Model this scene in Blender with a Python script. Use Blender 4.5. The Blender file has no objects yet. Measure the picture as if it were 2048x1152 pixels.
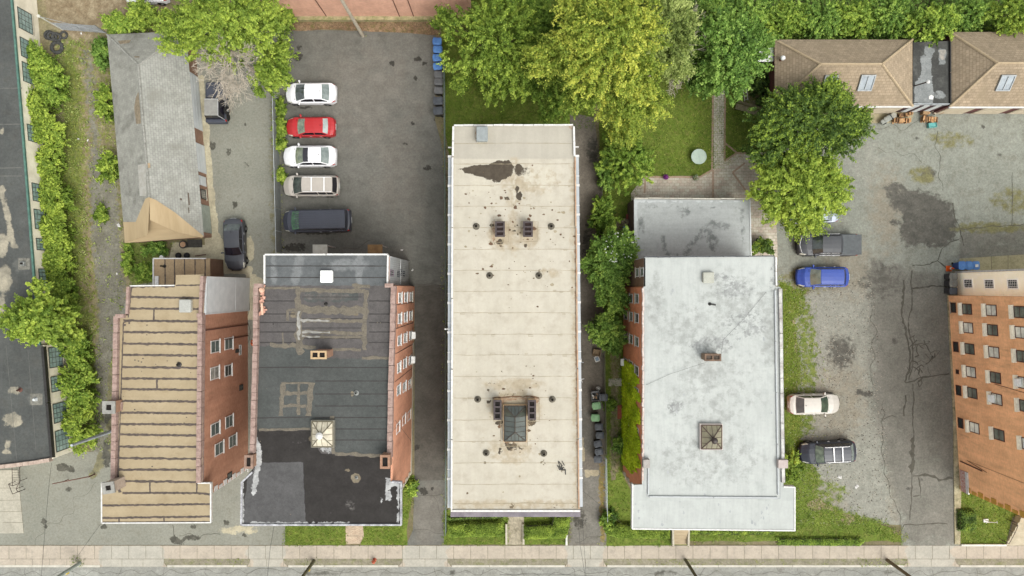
import bpy, math, random
import numpy as np
from mathutils import Vector, Matrix, noise as mnoise
from mathutils.geometry import delaunay_2d_cdt

S = bpy.context.scene
COL = S.collection
R = math.radians
# ---------------------------------------------------------------- camera
CAM_H = 61.0
FPX = 2048 * 24.0 / 36.0            # focal length in photo pixels
cd = bpy.data.cameras.new('drone_camera')
cd.lens = 24.0; cd.sensor_width = 36.0; cd.clip_end = 2000
cam = bpy.data.objects.new('drone_camera', cd); COL.objects.link(cam)
cam.location = (0, 0, CAM_H)
S.camera = cam
# ---------------------------------------------------------------- light
SUN_EL, SUN_AZ = 58.0, 140.0        # bright overcast, brighter from the south-east
world = bpy.data.worlds.new('World'); S.world = world
world.use_nodes = True
nt = world.node_tree
bg = nt.nodes['Background']
sky = nt.nodes.new('ShaderNodeTexSky'); sky.sky_type = 'NISHITA'; sky.sun_disc = False
sky.sun_elevation = R(SUN_EL); sky.sun_rotation = R(SUN_AZ)
sky.air_density = 1.0; sky.dust_density = 4.0; sky.ozone_density = 0.6
hs = nt.nodes.new('ShaderNodeHueSaturation'); hs.inputs['Saturation'].default_value = .22     # thin white overcast
tn_ = nt.nodes.new('ShaderNodeMix'); tn_.data_type = 'RGBA'; tn_.blend_type = 'MULTIPLY'; tn_.inputs[0].default_value = 1; tn_.inputs[7].default_value = (.99, 1, .965, 1)
nt.links.new(sky.outputs[0], hs.inputs['Color']); nt.links.new(hs.outputs[0], tn_.inputs[6]); nt.links.new(tn_.outputs[2], bg.inputs[0]); bg.inputs[1].default_value = 0.15
sd = bpy.data.lights.new('sun', 'SUN'); sd.energy = 0.75; sd.angle = R(34); sd.color = (1, .98, .945)
sun = bpy.data.objects.new('sun', sd); COL.objects.link(sun)
_d = Vector((math.sin(R(SUN_AZ)) * math.cos(R(SUN_EL)), math.cos(R(SUN_AZ)) * math.cos(R(SUN_EL)), math.sin(R(SUN_EL))))
sun.rotation_euler = _d.to_track_quat('Z', 'Y').to_euler()
sun.location = (30, -30, 60)
S.view_settings.view_transform = 'Standard'; S.view_settings.look = 'None'
S.view_settings.exposure = 1.04; S.view_settings.gamma = 1.0
S.cycles.max_bounces = 6; S.cycles.diffuse_bounces = 3; S.cycles.glossy_bounces = 2
S.cycles.transmission_bounces = 3; S.cycles.transparent_max_bounces = 6
S.cycles.caustics_reflective = False; S.cycles.caustics_refractive = False

# ---------------------------------------------------------------- helpers
def W(px, py, z=0.0):
    """photo pixel of a point known to stand z metres above ground -> its place in the world"""
    s = (CAM_H - z) / FPX
    return Vector(((px - 1024) * s, (576 - py) * s, z))

def lin(c):
    c = c / 255.0
    return c / 12.92 if c <= .04045 else ((c + .055) / 1.055) ** 2.4
GAIN = 1.5
def C(r, g, b, gain=None):
    k = gain or GAIN
    return (lin(r) / k, lin(g) / k, lin(b) / k, 1)

def tag(o, label=None, cat=None, group=None, kind=None):
    if label: o['label'] = label
    if cat: o['category'] = cat
    if group: o['group'] = group
    if kind: o['kind'] = kind
    return o

def thing(name, label, cat, loc=(0, 0, 0), rot=0, group=None):
    o = bpy.data.objects.new(name, None); COL.objects.link(o)
    o.empty_display_size = .3
    o.location = loc; o.rotation_euler = (0, 0, rot)
    return tag(o, label, cat, group)

def copy_tree(o, parent=None):
    c = o.copy(); COL.objects.link(c); c.parent = parent
    for ch in list(o.children): copy_tree(ch, c)
    return c

def place(o, loc, rot=0, label=None, group=None, scale=None):
    o.location = loc; o.rotation_euler = (0, 0, rot)
    if scale: o.scale = (scale,) * 3
    if label: o['label'] = label
    if group: o['group'] = group
    return o

def wloc(o):
    v = Vector((0, 0, 0))
    while o is not None: v += Vector(o.location); o = o.parent
    return v

class MB:
    """collects faces, then links them as ONE mesh object"""
    def __init__(s, mtx=None): s.v = []; s.f = []; s.m = []; s.M = mtx
    def add(s, vs, fs, m=0):
        b = len(s.v)
        if s.M is not None: vs = [s.M @ Vector(v) for v in vs]
        s.v += [tuple(v) for v in vs]
        for f in fs: s.f.append(tuple(b + i for i in f)); s.m.append(m)
        return s
    def box(s, x0, x1, y0, y1, z0, z1, m=0, mtx=None):
        vs = [Vector(p) for p in ((x0, y0, z0), (x1, y0, z0), (x1, y1, z0), (x0, y1, z0), (x0, y0, z1), (x1, y0, z1), (x1, y1, z1), (x0, y1, z1))]
        if mtx is not None: vs = [mtx @ v for v in vs]
        return s.add(vs, [(0, 3, 2, 1), (4, 5, 6, 7), (0, 1, 5, 4), (1, 2, 6, 5), (2, 3, 7, 6), (3, 0, 4, 7)], m)
    def cbox(s, c, size, rot=0, m=0, taper=1.0, bev=0.0):
        x, y, z = size[0] / 2, size[1] / 2, size[2]
        M = Matrix.Translation(Vector(c)) @ Matrix.Rotation(rot, 4, 'Z')
        if bev:
            def ring(k, zz):
                X, Y = x * k, y * k; b = bev
                return [(X - b, -Y, zz), (X, -Y + b, zz), (X, Y - b, zz), (X - b, Y, zz), (-X + b, Y, zz), (-X, Y - b, zz), (-X, -Y + b, zz), (-X + b, -Y, zz)]
            vs = ring(1, 0) + ring(taper, z - bev * .5) + ring(taper * (1 - bev / max(x, y)), z)
            fs = [tuple(range(7, -1, -1)), tuple(range(16, 24))]
            for k in (0, 8):
                for i in range(8): fs.append((k + i, k + (i + 1) % 8, k + 8 + (i + 1) % 8, k + 8 + i))
            return s.add([M @ Vector(v) for v in vs], fs, m)
        vs = [M @ Vector(p) for p in ((-x, -y, 0), (x, -y, 0), (x, y, 0), (-x, y, 0), (-x * taper, -y * taper, z), (x * taper, -y * taper, z), (x * taper, y * taper, z), (-x * taper, y * taper, z))]
        return s.add(vs, [(0, 3, 2, 1), (4, 5, 6, 7), (0, 1, 5, 4), (1, 2, 6, 5), (2, 3, 7, 6), (3, 0, 4, 7)], m)
    def prism(s, pts, z0, z1, m=0, mt=None, top=True, bottom=False):
        pts = [(p[0], p[1]) for p in pts]
        a = sum(pts[i][0] * pts[(i + 1) % len(pts)][1] - pts[(i + 1) % len(pts)][0] * pts[i][1] for i in range(len(pts)))
        if a < 0: pts = pts[::-1]
        n = len(pts)
        vs = [(x, y, z0) for x, y in pts] + [(x, y, z1) for x, y in pts]
        s.add(vs, [(i, (i + 1) % n, n + (i + 1) % n, n + i) for i in range(n)], m)
        if top: s.add([(x, y, z1) for x, y in pts], [tuple(range(n))], m if mt is None else mt)
        if bottom: s.add([(x, y, z0) for x, y in pts], [tuple(range(n - 1, -1, -1))], m)
        return s
    def tube(s, p0, p1, r0, r1=None, n=8, m=0, cap=True):
        p0, p1 = Vector(p0), Vector(p1); r1 = r0 if r1 is None else r1
        d = (p1 - p0)
        if d.length < 1e-6: return s
        q = d.to_track_quat('Z', 'Y')
        vs = []
        for p, r in ((p0, r0), (p1, r1)):
            for i in range(n):
                a = 2 * math.pi * i / n
                vs.append(p + q @ Vector((math.cos(a) * r, math.sin(a) * r, 0)))
        fs = [(i, (i + 1) % n, n + (i + 1) % n, n + i) for i in range(n)]
        if cap: fs += [tuple(range(n - 1, -1, -1)), tuple(range(n, 2 * n))]
        return s.add(vs, fs, m)
    def path(s, pts, r, n=6, m=0):
        for a, b in zip(pts[:-1], pts[1:]): s.tube(a, b, r, r, n, m)
        return s
    def lathe(s, c, prof, n=20, m=0, axis=None):
        """prof: (radius, height) pairs"""
        q = Vector(axis).to_track_quat('Z', 'Y') if axis is not None else None
        vs = []
        for r, z in prof:
            for i in range(n):
                a = 2 * math.pi * i / n
                v = Vector((math.cos(a) * r, math.sin(a) * r, z))
                if q: v = q @ v
                vs.append(Vector(c) + v)
        fs = []
        for k in range(len(prof) - 1):
            for i in range(n):
                fs.append((k * n + i, k * n + (i + 1) % n, (k + 1) * n + (i + 1) % n, (k + 1) * n + i))
        fs.append(tuple((len(prof) - 1) * n + i for i in range(n)))
        fs.append(tuple(range(n - 1, -1, -1)))
        return s.add(vs, fs, m)
    def ribbon(s, pts, w, z, m=0, wob=0.25, seed=0, step=.25, wander=0.0):
        """irregular flat strip: cracks, tar seams"""
        P = [Vector((p[0], p[1])) for p in pts]; out = []
        MB.rc = (getattr(MB, 'rc', 0) + 1) % 60; z += MB.rc * .00012       # no two strips in one plane
        for a, b in zip(P[:-1], P[1:]):
            k = max(1, int((b - a).length / step))
            for i in range(k): out.append(a.lerp(b, i / k))
        out.append(P[-1]); vs = []
        for i, p in enumerate(out):
            t = (out[min(i + 1, len(out) - 1)] - out[max(i - 1, 0)])
            if t.length < 1e-9: t = Vector((1, 0))
            t.normalize(); nn = Vector((-t.y, t.x))
            u = mnoise.noise(Vector((p.x * 4.3, p.y * 4.3, seed * 3.1))) ; v = mnoise.noise(Vector((p.x * 4.1 + 40, p.y * 4.1, seed * 3.1)))
            q = p + nn * wander * mnoise.noise(Vector((p.x * .9, p.y * .9, seed + 9.7))) * 2
            vs.append((*(q + nn * w * .5 * max(.15, 1 + 2 * wob * u)), z)); vs.append((*(q - nn * w * .5 * max(.15, 1 + 2 * wob * v)), z))
        return s.add(vs, [(2 * i + 1, 2 * i + 3, 2 * i + 2, 2 * i) for i in range(len(out) - 1)], m)
    def build(s, name, mats, parent=None, smooth=False, world=False):
        if not isinstance(mats, (list, tuple)): mats = [mats]
        off = wloc(parent) if (world and parent is not None) else Vector((0, 0, 0))
        me = bpy.data.meshes.new(name)
        v = np.array(s.v, dtype=float).reshape(-1, 3) - np.array(off)
        me.from_pydata(v.tolist(), [], s.f)
        for m in mats: me.materials.append(m)
        if len(mats) > 1: me.polygons.foreach_set('material_index', s.m)
        if smooth is True: me.polygons.foreach_set('use_smooth', [True] * len(s.f))
        me.update()
        box_uv(me, off)
        if smooth == 'auto': me.shade_auto(R(35)) if hasattr(me, 'shade_auto') else None
        o = bpy.data.objects.new(name, me); COL.objects.link(o)
        if parent is not None: o.parent = parent
        return o

def box_uv(me, off=Vector((0, 0, 0))):
    """UVs in metres: u level along the face, v up the slope"""
    uv = me.uv_layers.new(name='UVMap')
    n = len(me.loops)
    if n == 0: return
    co = np.empty(len(me.vertices) * 3); me.vertices.foreach_get('co', co); co = co.reshape(-1, 3) + np.array(off)
    li = np.empty(n, dtype=int); me.loops.foreach_get('vertex_index', li)
    npoly = len(me.polygons)
    nor = np.empty(npoly * 3); me.polygons.foreach_get('normal', nor); nor = nor.reshape(-1, 3)
    lt = np.empty(npoly, dtype=int); me.polygons.foreach_get('loop_total', lt)
    t = np.stack([-nor[:, 1], nor[:, 0], np.zeros(npoly)], 1)
    L = np.linalg.norm(t, axis=1); flat = L < .02
    t[flat] = (1, 0, 0); L[flat] = 1; t /= L[:, None]
    b = np.cross(nor, t)
    idx = np.repeat(np.arange(npoly), lt)
    u = (co[li] * t[idx]).sum(1); v = (co[li] * b[idx]).sum(1)
    uv.data.foreach_set('uv', np.stack([u, v], 1).ravel())

# ---------------------------------------------------------------- masks (what the surface is made of, in photo pixels)
def sstep(x): x = np.clip(x, 0, 1); return x * x * (3 - 2 * x)
def E(cx, cy, rx, ry, rot=0, soft=.5):
    def f(x, y):
        a = R(rot); dx, dy = x - cx, y - cy
        u = (dx * math.cos(a) + dy * math.sin(a)) / rx; v = (-dx * math.sin(a) + dy * math.cos(a)) / ry
        return sstep(.5 + (1 - np.sqrt(u * u + v * v)) / (2 * soft))
    return f
def segd(x, y, a, b):
    dx, dy = b[0] - a[0], b[1] - a[1]; L = dx * dx + dy * dy + 1e-9
    t = np.clip(((x - a[0]) * dx + (y - a[1]) * dy) / L, 0, 1)
    return np.hypot(x - a[0] - t * dx, y - a[1] - t * dy)
def LN(pts, w, soft=6):
    def f(x, y):
        d = np.min([segd(x, y, a, b) for a, b in zip(pts[:-1], pts[1:])], axis=0)
        return sstep(.5 + (w / 2 - d) / (2 * soft))
    return f
def inpoly(x, y, P):
    ins = np.zeros(np.shape(x), bool); n = len(P); j = n - 1
    for i in range(n):
        xi, yi = P[i][0], P[i][1]; xj, yj = P[j][0], P[j][1]
        c = ((yi > y) != (yj > y)) & (x < (xj - xi) * (y - yi) / ((yj - yi) if yj != yi else 1e-9) + xi)
        ins ^= c; j = i
    return ins
def PL(P, soft=8):
    def f(x, y):
        d = np.min([segd(x, y, P[i], P[(i + 1) % len(P)]) for i in range(len(P))], axis=0)
        return sstep(.5 + np.where(inpoly(x, y, P), d, -d) / (2 * soft))
    return f
def MX(*fs): return lambda x, y: np.max([f(x, y) for f in fs], axis=0)
def AM(k, f): return lambda x, y: k * f(x, y)
def DIFF(a, b): return lambda x, y: np.clip(a(x, y) - b(x, y), 0, 1)

def sheet(name, poly, z, mats, masks=None, res=.35, jag=0, parent=None, seed=0, extra=None, holes=()):
    """flat sheet from photo pixels at height z, meshed finely enough to carry the masks"""
    rng = np.random.RandomState(seed + 5)
    P = [W(p[0], p[1], z) for p in poly]
    step = res if not jag else min(res, .25)
    B = []
    for i in range(len(P)):
        a, b = P[i], P[(i + 1) % len(P)]
        k = max(1, int((b - a).length / step)); e = (b - a)
        nn = Vector((-e.y, e.x, 0)).normalized() if e.length > 0 else Vector((0, 0, 0))
        for j in range(k):
            p = a.lerp(b, j / k)
            if jag:
                q = 0
                for o_, am in ((.35, .5), (1.1, .3), (3.0, .2)):
                    q += am * mnoise.noise(Vector((p.x * o_ + seed, p.y * o_, 1.7)))
                p = p + nn * q * 2 * jag
            B.append((p.x, p.y))
    B = np.array(B)
    x0, y0 = B.min(0); x1, y1 = B.max(0)
    gx, gy = np.meshgrid(np.arange(x0 + res / 2, x1, res), np.arange(y0 + res / 2, y1, res))
    gx = gx.ravel() + rng.uniform(-.2, .2, gx.size) * res; gy = gy.ravel() + rng.uniform(-.2, .2, gy.size) * res
    ins = inpoly(gx, gy, B.tolist())
    gx, gy = gx[ins], gy[ins]
    keep = np.ones(len(gx), bool)
    # drop grid points hugging the outline
    for i in range(0, len(B)):
        d = np.hypot(gx - B[i, 0], gy - B[i, 1]); keep &= d > step * .35
    pts = [Vector(p) for p in B.tolist()] + [Vector(p) for p in zip(gx[keep], gy[keep])]
    r = delaunay_2d_cdt(pts, [], [list(range(len(B)))], 1, 1e-5)
    V = np.array([(p.x, p.y, z) for p in r[0]]); F = [tuple(f) for f in r[2]]
    off = wloc(parent) if parent is not None else Vector((0, 0, 0))
    # face up
    F2 = []
    for f in F:
        a, b, c = V[f[0]], V[f[1]], V[f[2]]
        F2.append(f if (b[0] - a[0]) * (c[1] - a[1]) - (b[1] - a[1]) * (c[0] - a[0]) > 0 else f[::-1])
    nv = len(V); mi = [0] * len(F2); vv = V.tolist()
    if extra is not None:
        vv += [list(p) for p in extra.v]; F2 += [tuple(nv + i for i in f) for f in extra.f]; mi += [m + 1 for m in extra.m]
    me = bpy.data.meshes.new(name)
    VV = np.array(vv) - np.array(off)
    me.from_pydata(VV.tolist(), [], F2)
    if not isinstance(mats, (list, tuple)): mats = [mats]
    for m in mats: me.materials.append(m)
    if len(mats) > 1: me.polygons.foreach_set('material_index', mi)
    me.update(); box_uv(me, off)
    s = FPX / (CAM_H - z); A = np.array(vv)
    X = A[:, 0] * s + 1024; Y = 576 - A[:, 1] * s
    for k, fn in (masks or {}).items():
        at = me.attributes.new(k, 'FLOAT', 'POINT'); at.data.foreach_set('value', fn(X, Y).astype(np.float32))
    o = bpy.data.objects.new(name, me); COL.objects.link(o)
    if parent is not None: o.parent = parent
    return o

# ---------------------------------------------------------------- materials
class G:
    def __init__(s, name):
        s.mat = bpy.data.materials.new(name); s.mat.use_nodes = True
        s.nt = s.mat.node_tree; s.b = s.nt.nodes['Principled BSDF']
        s.tc = s.n('ShaderNodeTexCoord')
    def n(s, t): return s.nt.nodes.new(t)
    def l(s, a, b): s.nt.links.new(a, b)
    def setv(s, sock, v):
        if isinstance(v, bpy.types.NodeSocket): s.l(v, sock)
        else: sock.default_value = v
    def vec(s, src='Object', scale=(1, 1, 1), loc=(0, 0, 0), rot=(0, 0, 0)):
        mp = s.n('ShaderNodeMapping'); s.l(s.tc.outputs[src], mp.inputs[0])
        mp.inputs['Scale'].default_value = scale; mp.inputs['Location'].default_value = loc; mp.inputs['Rotation'].default_value = rot
        return mp.outputs[0]
    def pos(s, scale=(1, 1, 1), loc=(0, 0, 0)):
        g = s.n('ShaderNodeNewGeometry'); mp = s.n('ShaderNodeMapping'); s.l(g.outputs['Position'], mp.inputs[0])
        mp.inputs['Scale'].default_value = scale; mp.inputs['Location'].default_value = loc
        return mp.outputs[0]
    def noise(s, scale, detail=4, rough=.55, vec=None, dist=0):
        t = s.n('ShaderNodeTexNoise'); t.inputs['Scale'].default_value = scale; t.inputs['Detail'].default_value = detail
        t.inputs['Roughness'].default_value = rough; t.inputs['Distortion'].default_value = dist
        s.l(vec if vec is not None else s.pos(), t.inputs['Vector']); return t.outputs[0]
    def math(s, op, a, b=0, c=0, clamp=False):
        t = s.n('ShaderNodeMath'); t.operation = op; t.use_clamp = clamp
        s.setv(t.inputs[0], a); s.setv(t.inputs[1], b); s.setv(t.inputs[2], c); return t.outputs[0]
    def mr(s, v, a, b, c=0, d=1):
        t = s.n('ShaderNodeMapRange'); t.interpolation_type = 'SMOOTHSTEP'
        s.setv(t.inputs[0], v); t.inputs[1].default_value = a; t.inputs[2].default_value = b; t.inputs[3].default_value = c; t.inputs[4].default_value = d
        return t.outputs[0]
    def mix(s, f, a, b, mode='MIX'):
        t = s.n('ShaderNodeMix'); t.data_type = 'RGBA'; t.blend_type = mode
        s.setv(t.inputs[0], f); s.setv(t.inputs[6], a); s.setv(t.inputs[7], b); return t.outputs[2]
    def attr(s, name):
        t = s.n('ShaderNodeAttribute'); t.attribute_name = name; return t.outputs['Fac']
    def mask(s, name, amp=.8, scale=1.2, edge=.1, detail=6):
        at = s.attr(name); k = s.math('MULTIPLY', at, amp * 6.0); k = s.math('MINIMUM', k, amp * 2.3)
        v = s.math('ADD', at, s.math('MULTIPLY', s.math('SUBTRACT', s.noise(scale * 1.5, detail + 2, .68), .5), k))
        return s.mr(v, .5 - edge, .5 + edge)
    def speck(s, col, amt, scale, vec=None, detail=3):
        """multiply brightness by 1 +- amt"""
        f = s.mr(s.noise(scale, detail, .7, vec), .25, .75, 1 - amt, 1 + amt)
        t = s.n('ShaderNodeVectorMath'); t.operation = 'SCALE'; s.setv(t.inputs[0], col if isinstance(col, bpy.types.NodeSocket) else col[:3]); s.l(f, t.inputs[3]); return t.outputs[0]
    def bump(s, h, strength=.3, dist=.02):
        t = s.n('ShaderNodeBump'); t.inputs['Strength'].default_value = strength; t.inputs['Distance'].default_value = dist
        s.l(h, t.inputs['Height']); s.l(t.outputs[0], s.b.inputs['Normal'])
    def done(s, col, rough=.85, metal=0, spec=.3):
        s.setv(s.b.inputs['Base Color'], col); s.setv(s.b.inputs['Roughness'], rough)
        s.b.inputs['Metallic'].default_value = metal; s.b.inputs['Specular IOR Level'].default_value = spec
        return s.mat

MATS = {}
def simple(name, a, b=None, scale=2.0, rough=.8, speck=.12, sscale=25, metal=0, spec=.3, bump=0, coat=0, stretch=None, src=None):
    if name in MATS: return MATS[name]
    g = G(name)
    v = None
    if stretch: v = g.vec('UV', stretch)
    elif src: v = g.vec(src)
    col = a if b is None else g.mix(g.mr(g.noise(scale, 5, .6, v), .3, .7), a, b)
    if speck: col = g.speck(col, speck, sscale, v)
    if bump: g.bump(g.noise(sscale, 4), bump)
    m = g.done(col, rough, metal, spec)
    if coat: g.b.inputs['Coat Weight'].default_value = coat; g.b.inputs['Coat Roughness'].default_value = .06
    MATS[name] = m
    return m

def surface(name, a, b, scale=.25, mid=None, midscale=2.0, speck=.15, sscale=22, layers=(), rough=.9, streak=None, fine=.1, mott=None):
    """weathered ground or roof surface. layers: (mask attribute, colour a, colour b, noise amp, noise scale, edge, own scale)"""
    g = G(name)
    col = g.mix(g.mr(g.noise(scale, 6, .6), .3, .7), a, b)
    if mid: col = g.mix(g.mr(g.noise(midscale, 5, .65), .45, .75), col, mid)
    for L in layers:
        at, ca, cb, amp, sc, edge, own = L
        c2 = g.mix(g.mr(g.noise(own, 5, .6), .3, .7), ca, cb)
        col = g.mix(g.mask(at, amp, sc, edge), col, c2)
    if streak:
        sv = g.pos(streak[0]); col = g.speck(col, streak[1], 1.0, sv, 4)
    col = g.speck(col, speck, sscale)
    mott = speck if mott is None else mott
    col = g.speck(col, mott * 1.1, 5.5, None, 4); col = g.speck(col, mott * .55, 1.4, None, 5); col = g.speck(col, mott * .35, .35, None, 4)
    g.bump(g.noise(sscale * .8, 4), .25, .01)
    return g.done(col, rough, 0, .25)
# ================================================================ GROUND
CRACK = simple('crack_dark', C(84, 81, 73), C(98, 95, 85), 3, .95, .2)
JOINT = simple('slab_joint', C(140, 130, 112), C(112, 106, 88), 3, .95, .2)
grassL = (C(72, 100, 22, 1.25), C(120, 140, 44, 1.25))

def st(o): o['kind'] = 'structure'; return o

m_soil = surface('soil', C(118, 108, 80), C(140, 130, 102), .3, C(95, 100, 55), 1.2)
gm = MB(); gm.box(-160, 160, -110, 110, -.6, -.16); st(gm.build('ground', m_soil))
st(sheet('soil', [(-140, -140), (2190, -140), (2190, 1091), (-140, 1091)], -.01, m_soil, res=3))

# weedy side yard
m_weed = surface('weedy_ground', C(130, 120, 90), C(150, 140, 112), .5, C(118, 118, 72), 1.6, .24, 14, layers=[
    ('grass', C(98, 112, 48), C(128, 132, 76), .9, .9, .14, 1.6),
    ('dirt', C(134, 116, 90), C(154, 140, 114), .9, 1.0, .25, 1.4),
    ('moss', C(110, 122, 48), C(134, 136, 70), 1.3, 2.2, .12, 2.0),
    ('path', C(136, 133, 120), C(122, 118, 104), 1.2, 1.5, .2, .8)])
st(sheet('side_yard', [(10, -90), (345, -90), (345, 60), (400, 60), (420, 490), (330, 480), (312, 575), (262, 640), (240, 640), (228, 925), (140, 925), (100, 600), (50, 20)], 0, m_weed, dict(
    grass=MX(AM(.8, LN([(150, 95), (150, 240), (140, 400), (150, 560), (160, 700), (190, 760)], 56, 20)), PL([(250, 480), (345, 480), (320, 580), (260, 570)], 12)),
    path=MX(AM(.72, LN([(172, 110), (185, 200), (190, 300), (206, 420)], 24, 16)), LN([(206, 330), (212, 480), (226, 620), (218, 760), (212, 920)], 56, 12)),
    dirt=MX(PL([(60, -90), (345, -90), (330, 55), (210, 60), (150, 80), (95, 40)], 14), AM(.62, LN([(165, 90), (185, 350), (180, 600)], 46, 30))),
    moss=AM(.42, PL([(120, 80), (240, 80), (250, 900), (110, 900)], 20))), .3))

# pale asphalt yard and driveway beside the tan-roofed building
m_yard = surface('pale_asphalt', C(138, 138, 126), C(152, 151, 139), .22, C(128, 126, 114), 1.4, .14, 20, layers=[
    ('conc', C(200, 191, 164), C(174, 166, 141), .5, 1.2, .07, 1.0),
    ('soil', C(120, 116, 92), C(140, 134, 104), .8, 1.0, .16, 1.4),
    ('oil', C(76, 74, 66), C(104, 102, 92), 1.0, 1.6, .12, 2)])
ex = MB()
def rb(mb, pts, w, z, m=0, **k): mb.ribbon([W(p[0], p[1], z) for p in pts], w, z, m, **k)
rb(ex, [(360, 1068), (400, 1075), (440, 1068)], .05, .009, wander=.3)
rb(ex, [(345, 1050), (347, 1070), (362, 1080)], .06, .009, wander=.2)
rb(ex, [(70, 1090), (150, 1005), (190, 960)], .025, .009, wander=.5)
rb(ex, [(500, 575), (498, 640), (494, 700)], .05, .009, wander=.2)
st(sheet('asphalt_yard', [(-140, 916), (140, 902), (206, 905), (215, 760), (236, 640), (262, 572), (330, 560), (345, 484), (410, 490), (396, 200), (385, 60), (565, 60), (564, 510), (572, 1091), (-140, 1091)], .004, [m_yard, CRACK], dict(
    conc=MX(PL([(330, 486), (412, 478), (400, 380), (390, 150), (408, 150), (411, 200), (418, 255), (428, 380), (438, 465), (456, 500), (470, 530), (530, 560), (535, 640), (490, 640), (492, 548), (330, 542)], 3),
            AM(.9, E(500, 498, 9, 26)), AM(.9, E(497, 540, 11, 9)), AM(.6, E(478, 1060, 50, 12))),
    soil=MX(LN([(204, 905), (200, 930), (186, 950)], 16, 8), AM(.8, LN([(240, 640), (222, 760), (222, 900)], 22, 10)), AM(.5, LN([(548, 200), (552, 510)], 30, 14))),
    oil=MX(E(349, 1079, 9, 8), E(388, 1052, 7, 4), E(452, 1045, 5, 5), E(125, 935, 12, 9), AM(.85, E(143, 938, 9, 6)), E(138, 979, 7, 5), E(88, 1043, 6, 6), E(90, 1055, 4, 5), E(208, 1053, 7, 5), AM(.8, E(360, 1085, 12, 5)),
           E(425, 291, 6, 9), E(457, 304, 6, 6), E(493, 330, 4, 4), AM(.9, E(490, 250, 3, 3)), E(470, 410, 5, 8), AM(.8, E(385, 1076, 20, 6)), AM(.8, E(213, 908, 10, 30)), AM(.85, E(214, 835, 9, 14)), AM(.8, E(490, 1070, 6, 4)))), .25, extra=ex))

# dark parking lot and the drive between the buildings
m_lot = surface('dark_asphalt', C(110, 109, 102), C(121, 119, 112), .18, C(103, 102, 95), .9, .13, 24, layers=[
    ('drive', C(94, 90, 83), C(104, 100, 92), .35, .6, .1, .7),
    ('pale', C(128, 124, 116), C(116, 112, 104), .9, .35, .3, .8),
    ('oil', C(58, 56, 51), C(80, 77, 70), 1.0, 1.8, .14, 2)], streak=((.3, 1.6, 1), .05))
ex = MB()
rb(ex, [(828, 569), (860, 568), (893, 570)], .05, .013, wander=.1)
rb(ex, [(825, 988), (850, 990), (893, 987)], .04, .013, wander=.15)
rb(ex, [(828, 1060), (870, 1066), (893, 1070)], .03, .013, wander=.2)
rb(ex, [(870, 990), (884, 1030), (886, 1070)], .025, .013, wander=.3)
rb(ex, [(690, 505), (720, 490), (745, 478)], .04, .013, wander=.3)
st(sheet('parking_lot', [(560, 54), (640, 60), (760, 62), (872, 70), (870, 240), (886, 300), (892, 500), (894, 1091), (812, 1091), (826, 1060), (829, 955), (829, 600), (560, 600), (560, 190)], .008, [m_lot, CRACK], dict(
    drive=MX(PL([(829, 570), (893, 570), (893, 960), (829, 960)], 3), AM(.5, LN([(890, 300), (892, 560)], 16, 8))),
    pale=MX(AM(.75, E(730, 200, 120, 110, 0, .8)), AM(.7, E(800, 330, 60, 150, 0, .8)), E(860, 1030, 34, 66, 0, .5)),
    oil=MX(E(595, 113, 10, 8), AM(.9, E(598, 95, 6, 4)), E(837, 119, 8, 5), E(850, 128, 7, 4), E(831, 155, 4, 6), E(784, 127, 5, 6), E(848, 983, 8, 8), E(864, 978, 4, 4), E(832, 895, 7, 7), AM(.8, E(610, 215, 20, 4)), AM(.8, E(811, 288, 6, 4)), E(827, 247, 4, 5), AM(.7, E(873, 238, 6, 5)), AM(.8, E(855, 335, 8, 6)), AM(.75, E(590, 495, 26, 10)), AM(.8, E(640, 465, 40, 5)))), .25, extra=ex))
m_litter = surface('leaf_litter', C(122, 98, 74), C(146, 122, 96), 1.2, C(98, 96, 52), 2.5, .3, 12)
st(sheet('leaf_strip', [(560, 38), (875, 38), (878, 72), (820, 66), (720, 61), (640, 60), (560, 62)], .012, m_litter, res=.4, jag=.12))
st(sheet('gravel_strip', [(886, 138), (906, 190), (908, 1040), (894, 1091), (891, 700), (887, 300)], .016, surface('mossy_stones', C(112, 104, 82), C(138, 128, 104), 1.5, C(98, 106, 48), 2.2, .3, 9), res=.4, jag=.06))

m_lawn = surface('lawn_soil', C(92, 112, 36), C(112, 128, 50), .5, C(122, 124, 62), 2.2, .22, 16, layers=[
    ('bare', C(132, 120, 86), C(152, 142, 112), .8, 1.2, .15, 2)])
def lawn_sheet(poly, z, masks=None, jag=.08, seed=0, name='lawn'):
    return st(sheet(name, poly, z, m_lawn, masks or dict(bare=lambda x, y: x * 0), .35, jag, seed=seed))
LAWNS = []   # (polygon, tufts per m2, colour bias)
def lawn(poly, z, dens, bias=0., **k):
    lawn_sheet(poly, z, **k); LAWNS.append((poly, dens, bias))
lawn([(880, -80), (1200, -80), (1200, 95), (1185, 262), (904, 262), (905, 330), (903, 330), (888, 260)], .020, 70, -.25, seed=1)
lawn([(1185, -80), (1505, -80), (1505, 130), (1500, 305), (1425, 340), (1405, 352), (1290, 352), (1270, 400), (1205, 400), (1200, 300)], .024, 80, .05, seed=2)
lawn([(1204, 400), (1268, 395), (1262, 570), (1249, 600), (1249, 960), (1270, 1000), (1375, 1050), (1376, 1091), (1211, 1091), (1209, 780)], .028, 60, -.2, seed=3,
     masks=dict(bare=MX(AM(.75, LN([(1230, 640), (1230, 940)], 20, 10)), AM(.9, PL([(1228, 440), (1262, 440), (1262, 470), (1228, 470)], 4)), AM(.6, LN([(1206, 800), (1209, 1060)], 12, 6)))))
lawn([(1460, 60), (1560, 60), (1556, 210), (1548, 330), (1500, 305), (1455, 290)], .026, 60, -.3, seed=12, masks=dict(bare=AM(.6, PL([(1480, 120), (1550, 120), (1550, 220), (1480, 220)], 12))))
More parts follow.
